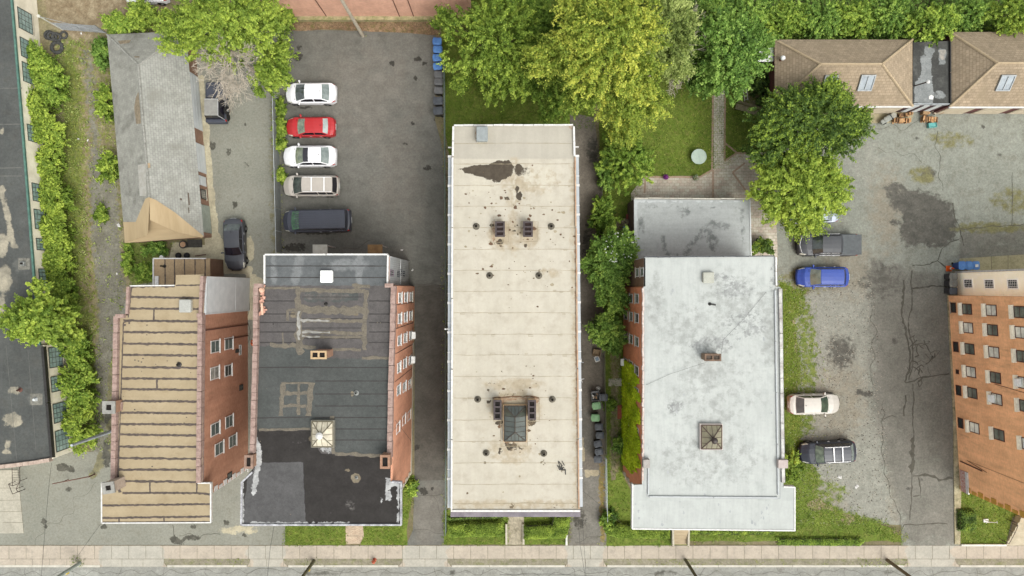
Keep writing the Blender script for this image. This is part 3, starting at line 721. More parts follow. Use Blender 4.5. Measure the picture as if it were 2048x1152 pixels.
# ---- bushes along the warehouse wall (left)
G_W = 'shrubs along the warehouse wall'
for (x, y, rx, ry, z, k, lab, sd) in [
    (82, 128, 34, 30, 2.4, 'mid', 'darkest shrub below the pile of tyres by the warehouse wall', 30),
    (108, 170, 32, 46, 2.2, 'mid', 'leafy green shrub right under the darkest one by the warehouse wall', 31),
    (76, 215, 36, 38, 2.8, 'lime', 'bright lime shrub touching the warehouse gutter, upper part of the row', 32),
    (96, 262, 40, 34, 2.4, 'fresh', 'wide fresh-green shrub below the lime one on the warehouse wall', 33),
    (104, 322, 32, 42, 2.2, 'lime', 'lime shrub beside the long blank cream stretch of warehouse wall', 34),
    (112, 395, 36, 44, 2.5, 'fresh', 'shrub at the lower end of the blank cream stretch of warehouse wall', 35),
    (112, 460, 40, 42, 2.6, 'lime', 'shrub reaching over the roof gutter halfway along the warehouse', 36),
    (118, 525, 34, 46, 2.5, 'fresh', 'shrub just above the sapling that leans over the warehouse roof', 37),
    (128, 590, 34, 40, 2.2, 'mid', 'half-hidden shrub on the right of the leaning sapling', 38),
    (158, 700, 34, 46, 2.0, 'mid', 'dark shrub below the leaning sapling, at the asphalt edge', 39),
    (160, 775, 42, 50, 2.6, 'mid', 'dense dark shrub by the lower warehouse windows', 40),
    (168, 850, 36, 60, 2.7, 'fresh', 'dense rounded shrub at the bottom end of the row, beside the pole', 41)]:
    shrub(lab, x - 4, y, rx * .9, ry * 1.05, z * .85, {'mid': 'fresh', 'fresh': 'lime'}.get(k, k), sd, group=G_W, nl=28, per=12, leafn=22, irregular=.6, tone=.62, clump=.2, lobe=.28)
G_S = 'shrubs along the grey shingled garage'
shrub('shrub at the upper left corner of the grey shingled roof', 204, 105, 14, 34, 1.6, 'mid', 50, group=G_S)
shrub('bright shrub halfway along the left side of the grey shingled roof', 212, 205, 18, 38, 2.2, 'lime', 51, group=G_S)
shrub('spiky shrub by the lower left side of the grey shingled roof', 218, 335, 22, 30, 1.8, 'lime', 52, group=G_S, irregular=.6)
shrub('small weed bush growing on the cracked path', 203, 430, 12, 16, .7, 'lime', 53, group=G_S, nl=7)
shrub('low weeds against the corner of the tan tarp-covered roof', 256, 520, 10, 34, .7, 'fresh', 54, group=G_S, nl=8)
shrub('low green weeds left of the small flat-roofed shed', 292, 545, 24, 20, .6, 'fresh', 55, group=G_S, nl=10)
shrub('weeds in front of the tan tarp-covered roof', 310, 498, 30, 12, .6, 'mid', 56, group=G_S, nl=8)
G_B = 'bushes along the back boundary'
for (x, y, rx, ry, z, k, lab, sd) in [
    (240, 48, 34, 20, 2.2, 'fresh', 'bush between the chain link fence and the grey shingled roof', 60),
    (285, 30, 30, 24, 2.6, 'lime', 'bush just right of the white car at the top edge', 61),
    (548, 36, 44, 26, 2.4, 'fresh', 'creeper bush at the left end of the brick wall behind the dark lot', 62),
    (1010, 12, 60, 34, 4.5, 'fresh', 'bush behind the feathery tree at the top edge', 63),
    (1420, 22, 46, 34, 3.2, 'mid', 'bush at the top edge above the blue-green tree', 64),
    (1500, 30, 50, 34, 2.8, 'mid', 'bush left of the left garage roof at the top edge', 65),
    (1570, 40, 52, 36, 3.0, 'fresh', 'first bush behind the left garage, above its left hip', 66),
    (1640, 42, 52, 38, 3.2, 'mid', 'second bush behind the left garage, above its ridge', 67),
    (1712, 40, 52, 38, 3.2, 'fresh', 'third bush behind the left garage, above its skylights', 68),
    (1780, 34, 50, 42, 3.6, 'mid', 'fourth bush behind the left garage, above its right hip', 69),
    (1858, 50, 62, 36, 4.4, 'fresh', 'bush spreading over the flat black roof between the garages', 70),
    (1932, 30, 50, 38, 3.4, 'mid', 'bush behind the left hip of the right garage', 71),
    (2022, 30, 52, 44, 4.6, 'lime', 'bright yellow-green bush in the top right corner', 72)]:
    shrub(lab, x, y, rx, ry, z, k, sd, name='bush', cat='bush', group=G_B, nl=24, per=12, leafn=28, zb=.3, tone=.6)
# ground creeper behind the garages
rng = np.random.RandomState(8)
n = 26000
P = []
x = rng.uniform(1380, 2120, n); y = rng.uniform(-70, 82, n)
for i in range(n):
    z = .5 + .9 * abs(mnoise.noise(Vector((x[i] / 30, y[i] / 30, 3)))) + rng.rand() * .5
    P.append(W(x[i], y[i], z))
P = np.array([tuple(p) for p in P])
tn = .52 + np.array([mnoise.noise(Vector((p[0] * .8, p[1] * .8, 5))) for p in P]) * .5 + rng.normal(size=n) * .14
tag(leaves_mesh('creeper_cover', P, np.tile([0, 0, 1.], (n, 1)) + rng.normal(size=(n, 3)) * .5, rng.uniform(.12, .32, n), tn, LEAF['mid'], rng), 'green creeper covering the ground behind the garages', 'ground cover', kind='stuff')

shrub('large fresh green shrub at the edge of the garden lawn, beside the alley', 1252, 318, 54, 58, 3.6, 'fresh', 80, nl=24, leafn=40, irregular=.4, leaf=.26)
shrub('dark shrub strip between the alley fence and the large garden shrub', 1212, 340, 20, 44, 2.2, 'mid', 81, nl=12)
shrub('climbing shrub on the alley fence left of the planter', 1207, 430, 26, 46, 2.4, 'fresh', 82, nl=16)
shrub('small clump of foliage in the corner of the patio and rear wing', 1524, 492, 24, 14, 1.4, 'dark', 83, nl=8)
shrub('yellow-green shrub against the right wall of the white-roofed building', 1580, 936, 20, 34, 1.6, 'lime', 84, nl=12, leaf=.18)
shrub('small weed shrub at the foot of the ivy-covered wall', 1238, 890, 10, 16, .9, 'mid', 85, nl=6)
shrub('small yellow bush at the lower right corner of the dark-roofed building', 824, 975, 8, 16, .6, 'fresh', 86, nl=6)
shrub('small bush by the wire fence, left of the white fence end', 1212, 1042, 9, 20, 1.0, 'fresh', 87, nl=6)
shrub('weed bush at the foot of the alley bins', 1220, 808, 12, 9, .6, 'fresh', 88, nl=5)
shrub('reddish weed patch beside the path in the front garden', 1222, 1034, 10, 14, .5, 'mid', 89, nl=5, tone=.2)
G_P = 'weeds along the parking lot fence'
for i, (y, ry, lab) in enumerate([(215, 22, 'tallest weeds on the fence beside the upper white sedan'), (252, 18, 'weeds on the fence beside the red sedan'), (284, 16, 'weeds on the fence just below the red sedan'), (350, 14, 'weeds on the fence beside the beige estate car')]):
    shrub(lab, 560, y, 9, ry, .9, 'lime', 90 + i, name='weed_clump', cat='weeds', group=G_P, nl=6, clump=.22, leaf=.18)
# ---- clipped hedges
def hedge(label, poly, h, kind, seed, dens=900, group='clipped hedges along the street fronts', leaf=.1):
    rng = np.random.RandomState(seed)
    P2 = [W(p[0], p[1], h) for p in poly]; c = sum(P2, Vector()) / len(P2)
    root = thing('hedge', label, 'hedge', (c.x, c.y, 0), 0, group)
    A = np.array([(p.x - c.x, p.y - c.y) for p in P2]); x0, y0 = A.min(0); x1, y1 = A.max(0)
    n = int((x1 - x0) * (y1 - y0) * dens)
    x = rng.uniform(x0 - .1, x1 + .1, n); y = rng.uniform(y0 - .1, y1 + .1, n)
    d = np.min([segd(x, y, A[i], A[(i + 1) % len(A)]) for i in range(len(A))], axis=0) * np.where(inpoly(x, y, A.tolist()), 1, -1)
    k = d > -.04 + .05 * rng.normal(size=n); x, y, d = x[k], y[k], d[k]
    hump = np.array([mnoise.noise(Vector((a * 1.6, b * 1.6, seed))) for a, b in zip(x, y)])
    z = h * np.clip(1 - np.exp(-(d + .08) * 7), .1, 1) + hump * .1 + rng.normal(size=len(x)) * .03
    N = np.stack([x * 0, y * 0, x * 0 + 1], 1) + rng.normal(size=(len(x), 3)) * .55
    tn = .5 + hump * .45 + rng.normal(size=len(x)) * .17
    leaves_mesh('foliage', np.stack([x, y, z], 1), N, leaf * rng.uniform(.7, 1.4, len(x)), tn, LEAF[kind], rng, root, aspect=.7)
    mb = MB()
    q = [(p.x - c.x, p.y - c.y) for p in P2]
    mb.prism([(a * .93, b * .88) for a, b in q], .02, h * .7)
    mb.build('stems', simple('hedge_core', C(60, 70, 24), C(44, 50, 20), 4), root)
    return root
hedge('straight clipped hedge left of the front walk of the beige building', [(893, 1050), (1006, 1046), (1008, 1076), (896, 1078)], .8, 'lime', 1)
hedge('L-shaped clipped hedge right of the front walk of the beige building', [(1048, 1054), (1104, 1050), (1108, 1034), (1141, 1034), (1139, 1060), (1132, 1080), (1048, 1082)], .9, 'lime', 2)
hedge('rounded hedge left of the wooden steps before the white-roofed building', [(1218, 1056), (1228, 1050), (1342, 1056), (1342, 1080), (1240, 1080), (1220, 1074)], .9, 'lime', 3)
hedge('narrow hedge right of the wooden steps before the white-roofed building', [(1380, 1058), (1552, 1060), (1552, 1070), (1480, 1072), (1380, 1070)], .6, 'lime', 4)
hedge('long low hedge between the big lawn and the pavement', [(1556, 1078), (1725, 1078), (1733, 1086), (1722, 1094), (1560, 1092)], .5, 'fresh', 5)
hedge('square dark hedge on the small lawn of the orange-brick building', [(1922, 1022), (1956, 1024), (1958, 1056), (1950, 1064), (1922, 1064)], .7, 'dark', 6)
hedge('thin ragged hedge in front of the beige building, along its left wall corner', [(894, 1036), (1010, 1032), (1010, 1037), (894, 1042)], .4, 'mid', 7)

# ---- grass blades
def blades(name, label, polys, seed):
    rng = np.random.RandomState(seed); PP = []; TT = []; SS = []
    for pl in polys:
        poly, dens, bias = pl[:3]; sp = pl[3] if len(pl) > 3 else .12
        A = np.array([tuple(W(p[0], p[1], 0))[:2] for p in poly]); x0, y0 = A.min(0); x1, y1 = A.max(0)
        n = int((x1 - x0) * (y1 - y0) * dens)
        x = rng.uniform(x0 - sp * 2, x1 + sp * 2, n); y = rng.uniform(y0 - sp, y1 + sp, n)
        d = np.min([segd(x, y, A[i], A[(i + 1) % len(A)]) for i in range(len(A))], axis=0) * np.where(inpoly(x, y, A.tolist()), 1, -1)
        t = np.array([mnoise.noise(Vector((a * .7, b * .7, 2))) + .6 * mnoise.noise(Vector((a * 2.6, b * 2.6, 7))) for a, b in zip(x, y)])
        k = (d > -sp * (.6 + 1.1 * t) - .06 + sp * .9 * rng.normal(size=n)) & ((d > .5) | (t + d * 1.2 > -.15)); x, y, t = x[k], y[k], t[k]
        PP.append(np.stack([x, y, .075 + .03 * rng.rand(len(x))], 1)); TT.append(.5 + bias + t * .38 + rng.normal(size=len(x)) * .16); SS.append(rng.uniform(.08, .2, len(x)))
    P = np.concatenate(PP); n = len(P)
    N = np.tile([0, 0, .8], (n, 1)) + rng.normal(size=(n, 3)) * .6
    return tag(leaves_mesh(name, P, N, np.concatenate(SS), np.concatenate(TT), leaf_mat('grass_blades', C(64, 88, 18, 1.1), C(108, 132, 40, 1.1), C(164, 168, 84, 1.1), .25), rng, aspect=.3), label, 'grass', kind='stuff')
blades('grass', 'short green lawn grass around the buildings', [(p_, d_, b_, .5) if p_ is LAWN_R else (p_, d_, b_) for p_, d_, b_ in LAWNS], 5)
blades('grass', 'rough yellowish weeds growing over the strip beside the warehouse', [([(110, 80), (175, 80), (165, 300), (175, 560), (175, 700), (200, 800), (190, 900), (140, 900), (110, 500)], 34, .22), ([(165, 60), (230, 60), (255, 640), (215, 900), (165, 600)], 12, .3), ([(256, 482), (350, 482), (325, 575), (262, 568)], 90, .05), ([(555, 190), (564, 190), (566, 505), (558, 505)], 60, .3), ([(886, 250), (892, 250), (895, 1080), (889, 1080)], 60, .1),
    ([(340, 1118), (500, 1118), (500, 1132), (340, 1132)], 8, .2), ([(144, 1113), (176, 1113), (174, 1131), (148, 1131)], 120, -.1), ([(614, 1116), (636, 1116), (636, 1129), (616, 1129)], 70, -.1), ([(455, 1118), (485, 1118), (485, 1123), (455, 1123)], 90, 0), ([(182, 942), (192, 942), (192, 952), (182, 952)], 90, .2), ([(722, 66), (732, 66), (732, 74), (722, 74)], 90, .2), ([(600, 1118), (700, 1118), (700, 1132), (600, 1132)], 6, .1), ([(1310, 1118), (1400, 1118), (1400, 1132), (1310, 1132)], 30, .1), ([(1400, 1118), (1815, 1118), (1815, 1131), (1400, 1131)], 6, .2), ([(1715, 1117), (1815, 1117), (1815, 1131), (1715, 1131)], 60, .05), ([(1590, 620), (1625, 600), (1650, 740), (1640, 830), (1600, 860)], 50, .12, 1.0), ([(1595, 830), (1640, 850), (1650, 960), (1620, 940)], 30, .2, .8), ([(1600, 840), (1640, 850), (1680, 1010), (1620, 980)], 14, .25), ([(1202, 930), (1211, 930), (1212, 1088), (1200, 1088)], 40, .35)], 6)

# ---- rough scrub low on the ground beside the warehouse
rng = np.random.RandomState(44); n = 15000
x = rng.uniform(100, 246, n); y = rng.uniform(80, 905, n); dn = np.array([mnoise.noise(Vector((a / 16, b_ / 16, 8))) + .5 * mnoise.noise(Vector((a / 5, b_ / 5, 3))) for a, b_ in zip(x, y)])
px_ = 195 + (y - 90) * .04; k = (dn + .28 * np.clip(np.abs(x - px_) / 34 - 1, -1, .8) > .16); x, y, dn = x[k], y[k], dn[k]; n = len(x)
P = np.array([tuple(W(a, b_, .1 + .35 * max(0, q) * rng.rand())) for a, b_, q in zip(x, y, dn)])
tag(leaves_mesh('scrub', P, np.tile([0, 0, 1.], (n, 1)) + rng.normal(size=(n, 3)) * .6, rng.uniform(.08, .24, n), .45 + dn * .4 + rng.normal(size=n) * .2, LEAF['pale'], rng, aspect=.45), 'rough yellow-green scrub along the cracked path beside the warehouse', 'scrub', kind='stuff')
# ---- small stones
rng = np.random.RandomState(21); n = 5200
x = rng.uniform(1570, 1800, n); y = rng.uniform(560, 1050, n)
mb = MB()
for i in range(n):
    if mnoise.noise(Vector((x[i] / 25, y[i] / 25, 1))) < -.25: continue
    if x[i] > 1745 + (y[i] - 560) * .09: continue
    p = W(x[i], y[i], 0); r = .02 + .035 * rng.rand() ** 2
    a = rng.rand() * 6
    vs = [(p.x + r * math.cos(a + k * 1.57) * (1 + .4 * (k % 2)), p.y + r * math.sin(a + k * 1.57), .036) for k in range(4)] + [(p.x, p.y, .036 + r)]
    mb.add(vs, [(0, 1, 4), (1, 2, 4), (2, 3, 4), (3, 0, 4)], 0 if rng.rand() < .6 else 1)
o = mb.build('gravel', [simple('stone_pale', C(206, 198, 182), C(176, 168, 150), 4), simple('stone_dark', C(112, 106, 96), C(90, 86, 76), 4)])
tag(o, 'loose gravel scattered over the right parking lot', 'gravel', kind='stuff')
# ================================================================ BUILDINGS
def brick_mat(name, a, b, mortar, streak=.12, dirt=None):
    g = G(name); t = g.n('ShaderNodeTexBrick'); g.l(g.vec('UV'), t.inputs[0])
    t.inputs['Scale'].default_value = 1; t.inputs['Brick Width'].default_value = .21; t.inputs['Row Height'].default_value = .075
    t.inputs['Mortar Size'].default_value = .009; t.inputs['Color1'].default_value = a; t.inputs['Color2'].default_value = b; t.inputs['Mortar'].default_value = mortar
    col = g.speck(t.outputs[0], streak, 1.0, g.vec('UV', (1.6, .25, 1)), 5)
    col = g.speck(col, .1, .5)
    if dirt: col = g.mix(g.mr(g.noise(1.0, 6, .65, g.vec('UV', (1.2, .22, 1))), .55, .8, 0, .75), col, dirt)
    g.bump(t.outputs[1], .4, .01)
    return g.done(col, .9)
BR_TAN = brick_mat('red_brown_brick', C(168, 124, 100, .98), C(152, 108, 86, .98), C(150, 118, 98, .95), .14, C(126, 84, 66, .95))
BR_DARK = brick_mat('orange_brick', C(200, 144, 116, .92), C(184, 128, 102, .92), C(178, 136, 112, .95), .12, C(150, 92, 68, .95))
BR_WHITE = brick_mat('orange_brick_west', C(196, 124, 90, .8), C(178, 110, 80, .8), C(168, 126, 100, .95), .12, C(140, 88, 62, .95))
BR_RIGHT = brick_mat('weathered_orange_brick', C(206, 156, 114, .66), C(192, 142, 102, .66), C(186, 146, 112, .64), .16, C(146, 112, 84, .85))
BR_TOP = brick_mat('pale_red_brick', C(206, 158, 134, .95), C(192, 144, 122, .95), C(188, 158, 140, .95), .1)
BR_DULL = brick_mat('dull_brick', C(120, 92, 72, .95), C(104, 80, 64, .95), C(110, 94, 80, .95), .12)
COPING = simple('clay_coping', C(176, 152, 142), C(150, 124, 114), 3, .8, .15, 8)
WHITE = simple('white_trim', C(226, 224, 220, 1.35), C(200, 198, 194, 1.35), 5, .6, .06, 20)
WHITE2 = simple('white_siding', C(226, 230, 230), C(212, 217, 218), 1.5, .55, .05, 20)
DARKMETAL = simple('dark_metal', C(58, 56, 54), C(44, 42, 40), 8, .5, .15)
IRON = simple('black_iron', C(56, 46, 42), C(72, 52, 46), 8, .7, .15)
GALV = simple('galvanised', C(176, 180, 182), C(150, 154, 156), 5, .45, .1, metal=.3)
STONE = simple('sill_stone', C(212, 204, 184), C(184, 176, 156), 4, .85, .12)
PANE = simple('window_glass', C(110, 124, 120), C(84, 96, 94), 1.5, .08, .1, 3, spec=1.0)
PANE2 = simple('window_blind', C(196, 194, 184), C(120, 122, 116), .9, .15, .1, 3, spec=.8)
GLASSD = simple('dark_glass', C(62, 66, 64), C(46, 50, 50), 1.5, .08, .1, 3, spec=1.0)
TAR = simple('tar_seam', C(104, 92, 84), C(78, 70, 66), 3, .85, .25, 12)
WOODM = simple('brown_wood', C(140, 104, 72), C(112, 82, 56), 4, .85, .2, stretch=(1, 8, 1))
RUST = simple('rusty_steel', C(118, 78, 66), C(94, 66, 58), 6, .85, .2)

def P2(poly, z): return [W(p[0], p[1], z) for p in poly]
def walls(parent, name, poly, h, mat, z0=0, top=None):
    """vertical walls under a roof outline given in photo pixels at height h"""
    mb = MB(); mb.prism(P2(poly, h), z0, h - .16, top=True)
    return mb.build(name, mat, parent, world=True)
def coping(parent, pts, h, w=.3, hh=.3, mat=COPING, seg=.62, name='coping', inset=0.0, jitter=.012, drop=.25):
    """row of coping blocks along a line given in photo pixels at height h"""
    mb = MB(); rr = random.Random(int(pts[0][0] * 7 + pts[0][1]))
    for a, b in zip(pts[:-1], pts[1:]):
        A, B = W(a[0], a[1], h), W(b[0], b[1], h); d = B - A; n = max(1, int(round(d.length / seg))); ang = math.atan2(d.y, d.x)
        for i in range(n):
            c = A.lerp(B, (i + .5) / n); L = d.length / n - .015
            mb.cbox((c.x + rr.uniform(-jitter, jitter), c.y + rr.uniform(-jitter, jitter), h - drop), (L, w, hh + drop + rr.uniform(0, .01)), ang, taper=.985)
    return mb.build(name, mat, parent, world=True)
def marks(mb, z, n, boxes, r0, r1, mats, seed, stretch=1.0):
    """small irregular stains and chips lying on a roof; boxes in photo pixels"""
    q = random.Random(seed)
    for i in range(n):
        x0, y0, x1, y1 = q.choice(boxes); c = W(q.uniform(x0, x1), q.uniform(y0, y1), z); r = r0 + (r1 - r0) * q.random() ** 3; k = 7; a0 = q.uniform(0, 6); s_ = q.uniform(.5, 1.0) * stretch
        mb.add([(c.x + math.cos(a0 + t * 6.283 / k) * r * q.uniform(.5, 1.3), c.y + math.sin(a0 + t * 6.283 / k) * r * s_ * q.uniform(.5, 1.3), z + .006 + i * .00006) for t in range(k)], [tuple(range(k))], q.choice(mats))
def on_wall(px, py, A, B):
    dx, dy = (px - 1024) / FPX, (576 - py) / FPX
    t = Vector((B.x - A.x, B.y - A.y)); L = t.length; t /= L; nn = Vector((t.y, -t.x))
    k = (nn.x * A.x + nn.y * A.y) / (nn.x * dx + nn.y * dy)
    x, y, z = dx * k, dy * k, CAM_H - k
    return (x - A.x) * t.x + (y - A.y) * t.y, z
def wall_frame(A, B, out):
    """matrix: local x along the wall, y outward, z up"""
    t = Vector((B.x - A.x, B.y - A.y, 0)).normalized(); n = Vector((t.y, -t.x, 0))
    if n.dot(Vector(out)) < 0: n = -n
    M = Matrix.Identity(4)
    M.col[0] = (*t, 0); M.col[1] = (*n, 0); M.col[2] = (0, 0, 1, 0); M.col[3] = (A.x, A.y, 0, 1)
    return M
def window(parent, M, s, z, w, h, fm=WHITE, pane=PANE, sill=True, grid=(0, 1), ac=False, fr=.07, sm=None, name='window', lintel=False, label=None, sdp=.09, sash=.025):
    """framed window centred at s along the wall, z up"""
    mb = MB(M); d = .045
    mb.box(s - w / 2, s + w / 2, .003, d, z - h / 2, z - h / 2 + fr); mb.box(s - w / 2, s + w / 2, .003, d, z + h / 2 - fr, z + h / 2)
    mb.box(s - w / 2, s - w / 2 + fr, .003, d - .002, z - h / 2 + fr, z + h / 2 - fr); mb.box(s + w / 2 - fr, s + w / 2, .003, d - .002, z - h / 2 + fr, z + h / 2 - fr)
    for i in range(grid[0]): u = s - w / 2 + w * (i + 1) / (grid[0] + 1); mb.box(u - sash, u + sash, .012, d - .012, z - h / 2 + fr, z + h / 2 - fr)
    for i in range(grid[1]): u = z - h / 2 + h * (i + 1) / (grid[1] + 1); mb.box(s - w / 2 + fr, s + w / 2 - fr, .012, d - .016, u - sash, u + sash)
    o = mb.build(name, fm, parent, world=True)
    if label: o['label'] = label
    mb = MB(M); mb.box(s - w / 2 + fr * .5, s + w / 2 - fr * .5, .004, .022, z - h / 2 + fr * .5, z + h / 2 - fr * .5)
    mb.build('pane', pane, o, world=True)
    if sill:
        mb = MB(M); mb.box(s - w / 2 - .08, s + w / 2 + .08, .002, sdp, z - h / 2 - sdp * .8, z - h / 2 - .002)
        if lintel: mb.box(s - w / 2 - .1, s + w / 2 + .1, .002, .05, z + h / 2 + .003, z + h / 2 + .2)
        mb.build('sill', sm or STONE, o, world=True)
    if ac:
        mb = MB(M); mb.box(s - .3, s + .3, .065, .36, z - h / 2 + .02, z - h / 2 + .42); mb.box(s - .26, s + .26, .36, .37, z - h / 2 + .06, z - h / 2 + .38)
        for k in range(5): mb.box(s - .24, s + .24, .37, .38, z - h / 2 + .09 + k * .06, z - h / 2 + .11 + k * .06)
        a = mb.build('air_conditioner', simple('bright_ac', C(236, 236, 232, 1.0), C(220, 220, 216, 1.0), 5), o, world=True)
    return o
def flue_stack(name, label, cat, px, py, zr, h, nx, ny, flues, mat, holemat, rot=0, cap=True, group=None, capmat=None, th=.13):
    """brick chimney standing on a roof at height zr, px,py = photo pixel of its top centre"""
    c = W(px, py, zr + h); t = thing(name, label, cat, (c.x, c.y, zr), rot, group)
    mb = MB(); mb.cbox((0, 0, .003), (nx, ny, h - .12)); mb.build('stack', mat, t)
    mb = MB(); w = .1
    X, Y = nx / 2 + .05, ny / 2 + .05
    n = flues; along_y = ny > nx; L = (Y if along_y else X) * 2
    # cap ring with openings
    bars = []
    if along_y:
        mb.box(-X, -X + th, -Y, Y, h - .12, h); mb.box(X - th, X, -Y, Y, h - .12, h)
        for i in range(n + 1):
            u = -Y + (L - th) * i / n; mb.box(-X + th, X - th, u, u + th, h - .12, h - .003)
    else:
        mb.box(-X, X, -Y, -Y + th, h - .12, h); mb.box(-X, X, Y - th, Y, h - .12, h)
        for i in range(n + 1):
            u = -X + (L - th) * i / n; mb.box(u, u + th, -Y + th, Y - th, h - .12, h - .003)
    mb.build('cap', capmat or mat, t)
    mb = MB(); mb.box(-X + .02, X - .02, -Y + .02, Y - .02, h - .118, h - .1); mb.build('flue', holemat, t)
    return t
CHB = brick_mat('chimney_brick', C(176, 134, 110), C(158, 116, 92), C(160, 136, 116))
SOOT = simple('soot', C(40, 34, 30), C(24, 20, 18), 4, .95, .1)
def vent(label, px, py, zr, h=.45, r=.09, mat=None, group='roof vent pipes', lean=(0, 0), name='vent_pipe'):
    c = W(px, py, zr + h); t = thing(name, label, 'vent pipe', (c.x, c.y, zr), 0, group)
    mb = MB(); mb.lathe((0, 0, .003), [(r * 2.2, 0), (r * 2.1, .03), (r * 1.15, .08), (r, .12), (r, h - .02), (r * .8, h), (r * .8, h - .1), (0, h - .1)], 14); mb.build('pipe', mat or DARKMETAL, t, smooth='auto')
    mb = MB(); mb.lathe((0, 0, h - .098), [(r * .72, 0), (r * .7, .01), (0, .012)], 12); mb.build('opening', SOOT, t)
    return t

# ---------------------------------------------------------------- 1 warehouse (far left)
b1 = thing('warehouse', 'long one-storey cream warehouse with a dark stained roof and gridded windows, at the left edge', 'building', (*W(-20, 500, 0)[:2], 0))
H1 = 3.2
poly1 = [(-190, -90), (16, -90), (25, 20), (40, 200), (56, 400), (76, 660), (79, 690), (86, 691), (104, 918), (60, 927), (0, 934), (-190, 950)]
CREAM = simple('cream_render', C(226, 218, 200, 1.0), C(204, 196, 176, 1.0), 1.0, .85, .08, 8)
walls(b1, 'wall', poly1, H1, CREAM)
m_r1 = surface('dark_membrane', C(78, 80, 78), C(90, 92, 89), .3, C(84, 84, 80), 1.2, .14, 26, layers=[
    ('pale', C(176, 168, 148), C(136, 131, 117), .9, .7, .18, 1.0), ('seam', C(96, 97, 93), C(104, 105, 100), .6, 1.5, .2, 2)])
ex = MB()
for y0, y1 in ((178, 176), (250, 248), (338, 335), (352, 352)):
    ex.ribbon([W(-60, y0, H1), W(44, y1, H1)], .08, H1 + .005, 0, wob=.4)
ex.ribbon([W(12, 690, H1), W(34, 925, H1)], .03, H1 + .005, 0); ex.ribbon([W(56, 700, H1), W(72, 900, H1)], .03, H1 + .005, 0)
sheet('roof', [(p[0] - (2 if p[0] > 10 else 0), p[1]) for p in poly1], H1, [m_r1, simple('seam_grey', C(112, 112, 106), C(98, 98, 94), 3)], dict(
    pale=MX(LN([(2, 380), (14, 430), (24, 480), (30, 492)], 12, 6), E(4, 490, 12, 24), E(8, 560, 16, 30), E(2, 610, 8, 20), AM(.9, E(24, 840, 20, 14)), AM(.85, E(30, 782, 14, 8)), AM(.8, E(14, 885, 8, 8)), AM(.8, E(14, 903, 10, 6)), E(3, 262, 6, 8), E(6, 380, 6, 8)),
    seam=MX(AM(.7, E(40, 530, 16, 16)), AM(.8, E(66, 800, 14, 13)))), .3, parent=b1, extra=ex)
mb = MB()
for a, b in (((16, -90), (25, 20)), ((25, 20), (40, 200)), ((40, 200), (56, 400)), ((56, 400), (76, 660)), ((76, 660), (79, 690))):
    A, B = W(*a, H1), W(*b, H1); d = B - A; c = (A + B) / 2; mb.cbox((c.x, c.y, H1 - .12), (d.length, .16, .17), math.atan2(d.y, d.x))
mb.build('gutter', simple('green_gutter', C(92, 132, 118), C(76, 108, 98), 3, .5), b1, world=True)
coping(b1, [(-60, 938), (0, 933), (60, 926), (102, 919)], H1, .32, .2, simple('pink_coping', C(196, 176, 162), C(172, 152, 138), 3, .8, .15), .5)
coping(b1, [(86, 694), (104, 916)], H1, .22, .12, DARKMETAL, 4)
def rowwin(parent, pa, pb, h, out, items, midx, **kw):
    A, B = W(pa[0], pa[1], h), W(pb[0], pb[1], h); M = wall_frame(A, B, out)
    for it in items:
        y0, y1 = it[0], it[1]
        xm = midx((y0 + y1) / 2)
        s0, z0 = on_wall(xm, y0, A, B); s1, z1 = on_wall(xm, y1, A, B)
        window(parent, M, (s0 + s1) / 2, 1.75, abs(s1 - s0), 1.75, **kw)
kw = dict(fm=simple('dark_window_bars', C(90, 92, 86), C(70, 72, 66), 3), sill=True, grid=(3, 3), pane=simple('warehouse_glass', C(140, 158, 154, .85), C(104, 124, 122, .85), 1.2, .12, .15, 3, spec=.9), fr=.06, sash=.02)
rowwin(b1, (25, 20), (79, 690), H1, (1, 0, 0), [(22, 62), (80, 117), (128, 166), (250, 283), (366, 402), (418, 458), (476, 500), (537, 568), (587, 612)], lambda y: 48 + y * .052, **kw)
rowwin(b1, (86, 691), (104, 918), H1, (1, 0, 0), [(694, 736), (752, 784), (806, 846), (860, 903)], lambda y: 104 + (y - 700) * .08, **kw)
def roof_box(name, label, cat, px, py, zr, sx, sy, h, parts, rot=0, group=None):
    c = W(px, py, zr + h); t = thing(name, label, cat, (c.x, c.y, zr), rot, group)
    for (pn, x, y, z, a, b_, hh, m, tp) in parts:
        mb = MB(); mb.cbox((x, y, z + .003), (a, b_, hh), taper=tp, bev=min(a, b_) * .06); mb.build(pn, m, t)
    return t
GREYM = simple('grey_metal', C(150, 152, 148), C(130, 132, 128), 4, .5, .1)
roof_box('roof_vent', 'square flashed vent on the warehouse roof, the upper one', 'roof vent', 41, 527, H1, 1, 1, .4, [('flashing', 0, 0, 0, 1.0, 1.0, .05, simple('grey_flashing', C(140, 138, 128), C(110, 108, 100), 4), .95), ('hood', 0, 0, .05, .42, .42, .2, GREYM, .8), ('pipe', 0, 0, .25, .16, .16, .12, SOOT, 1)])
roof_box('roof_vent', 'flashed vent with a shiny cap on the lower warehouse roof', 'roof vent', 66, 800, H1, 1, 1, .4, [('flashing', 0, 0, 0, 1.05, 1.0, .05, simple('grey_flashing', C(140, 138, 128), C(110, 108, 100), 4), .95), ('hood', 0, 0, .05, .3, .3, .3, WHITE2, .6)])
vent('rusted vent pipe in a pale patch of the warehouse roof', 34, 781, H1, .4, .09, RUST)

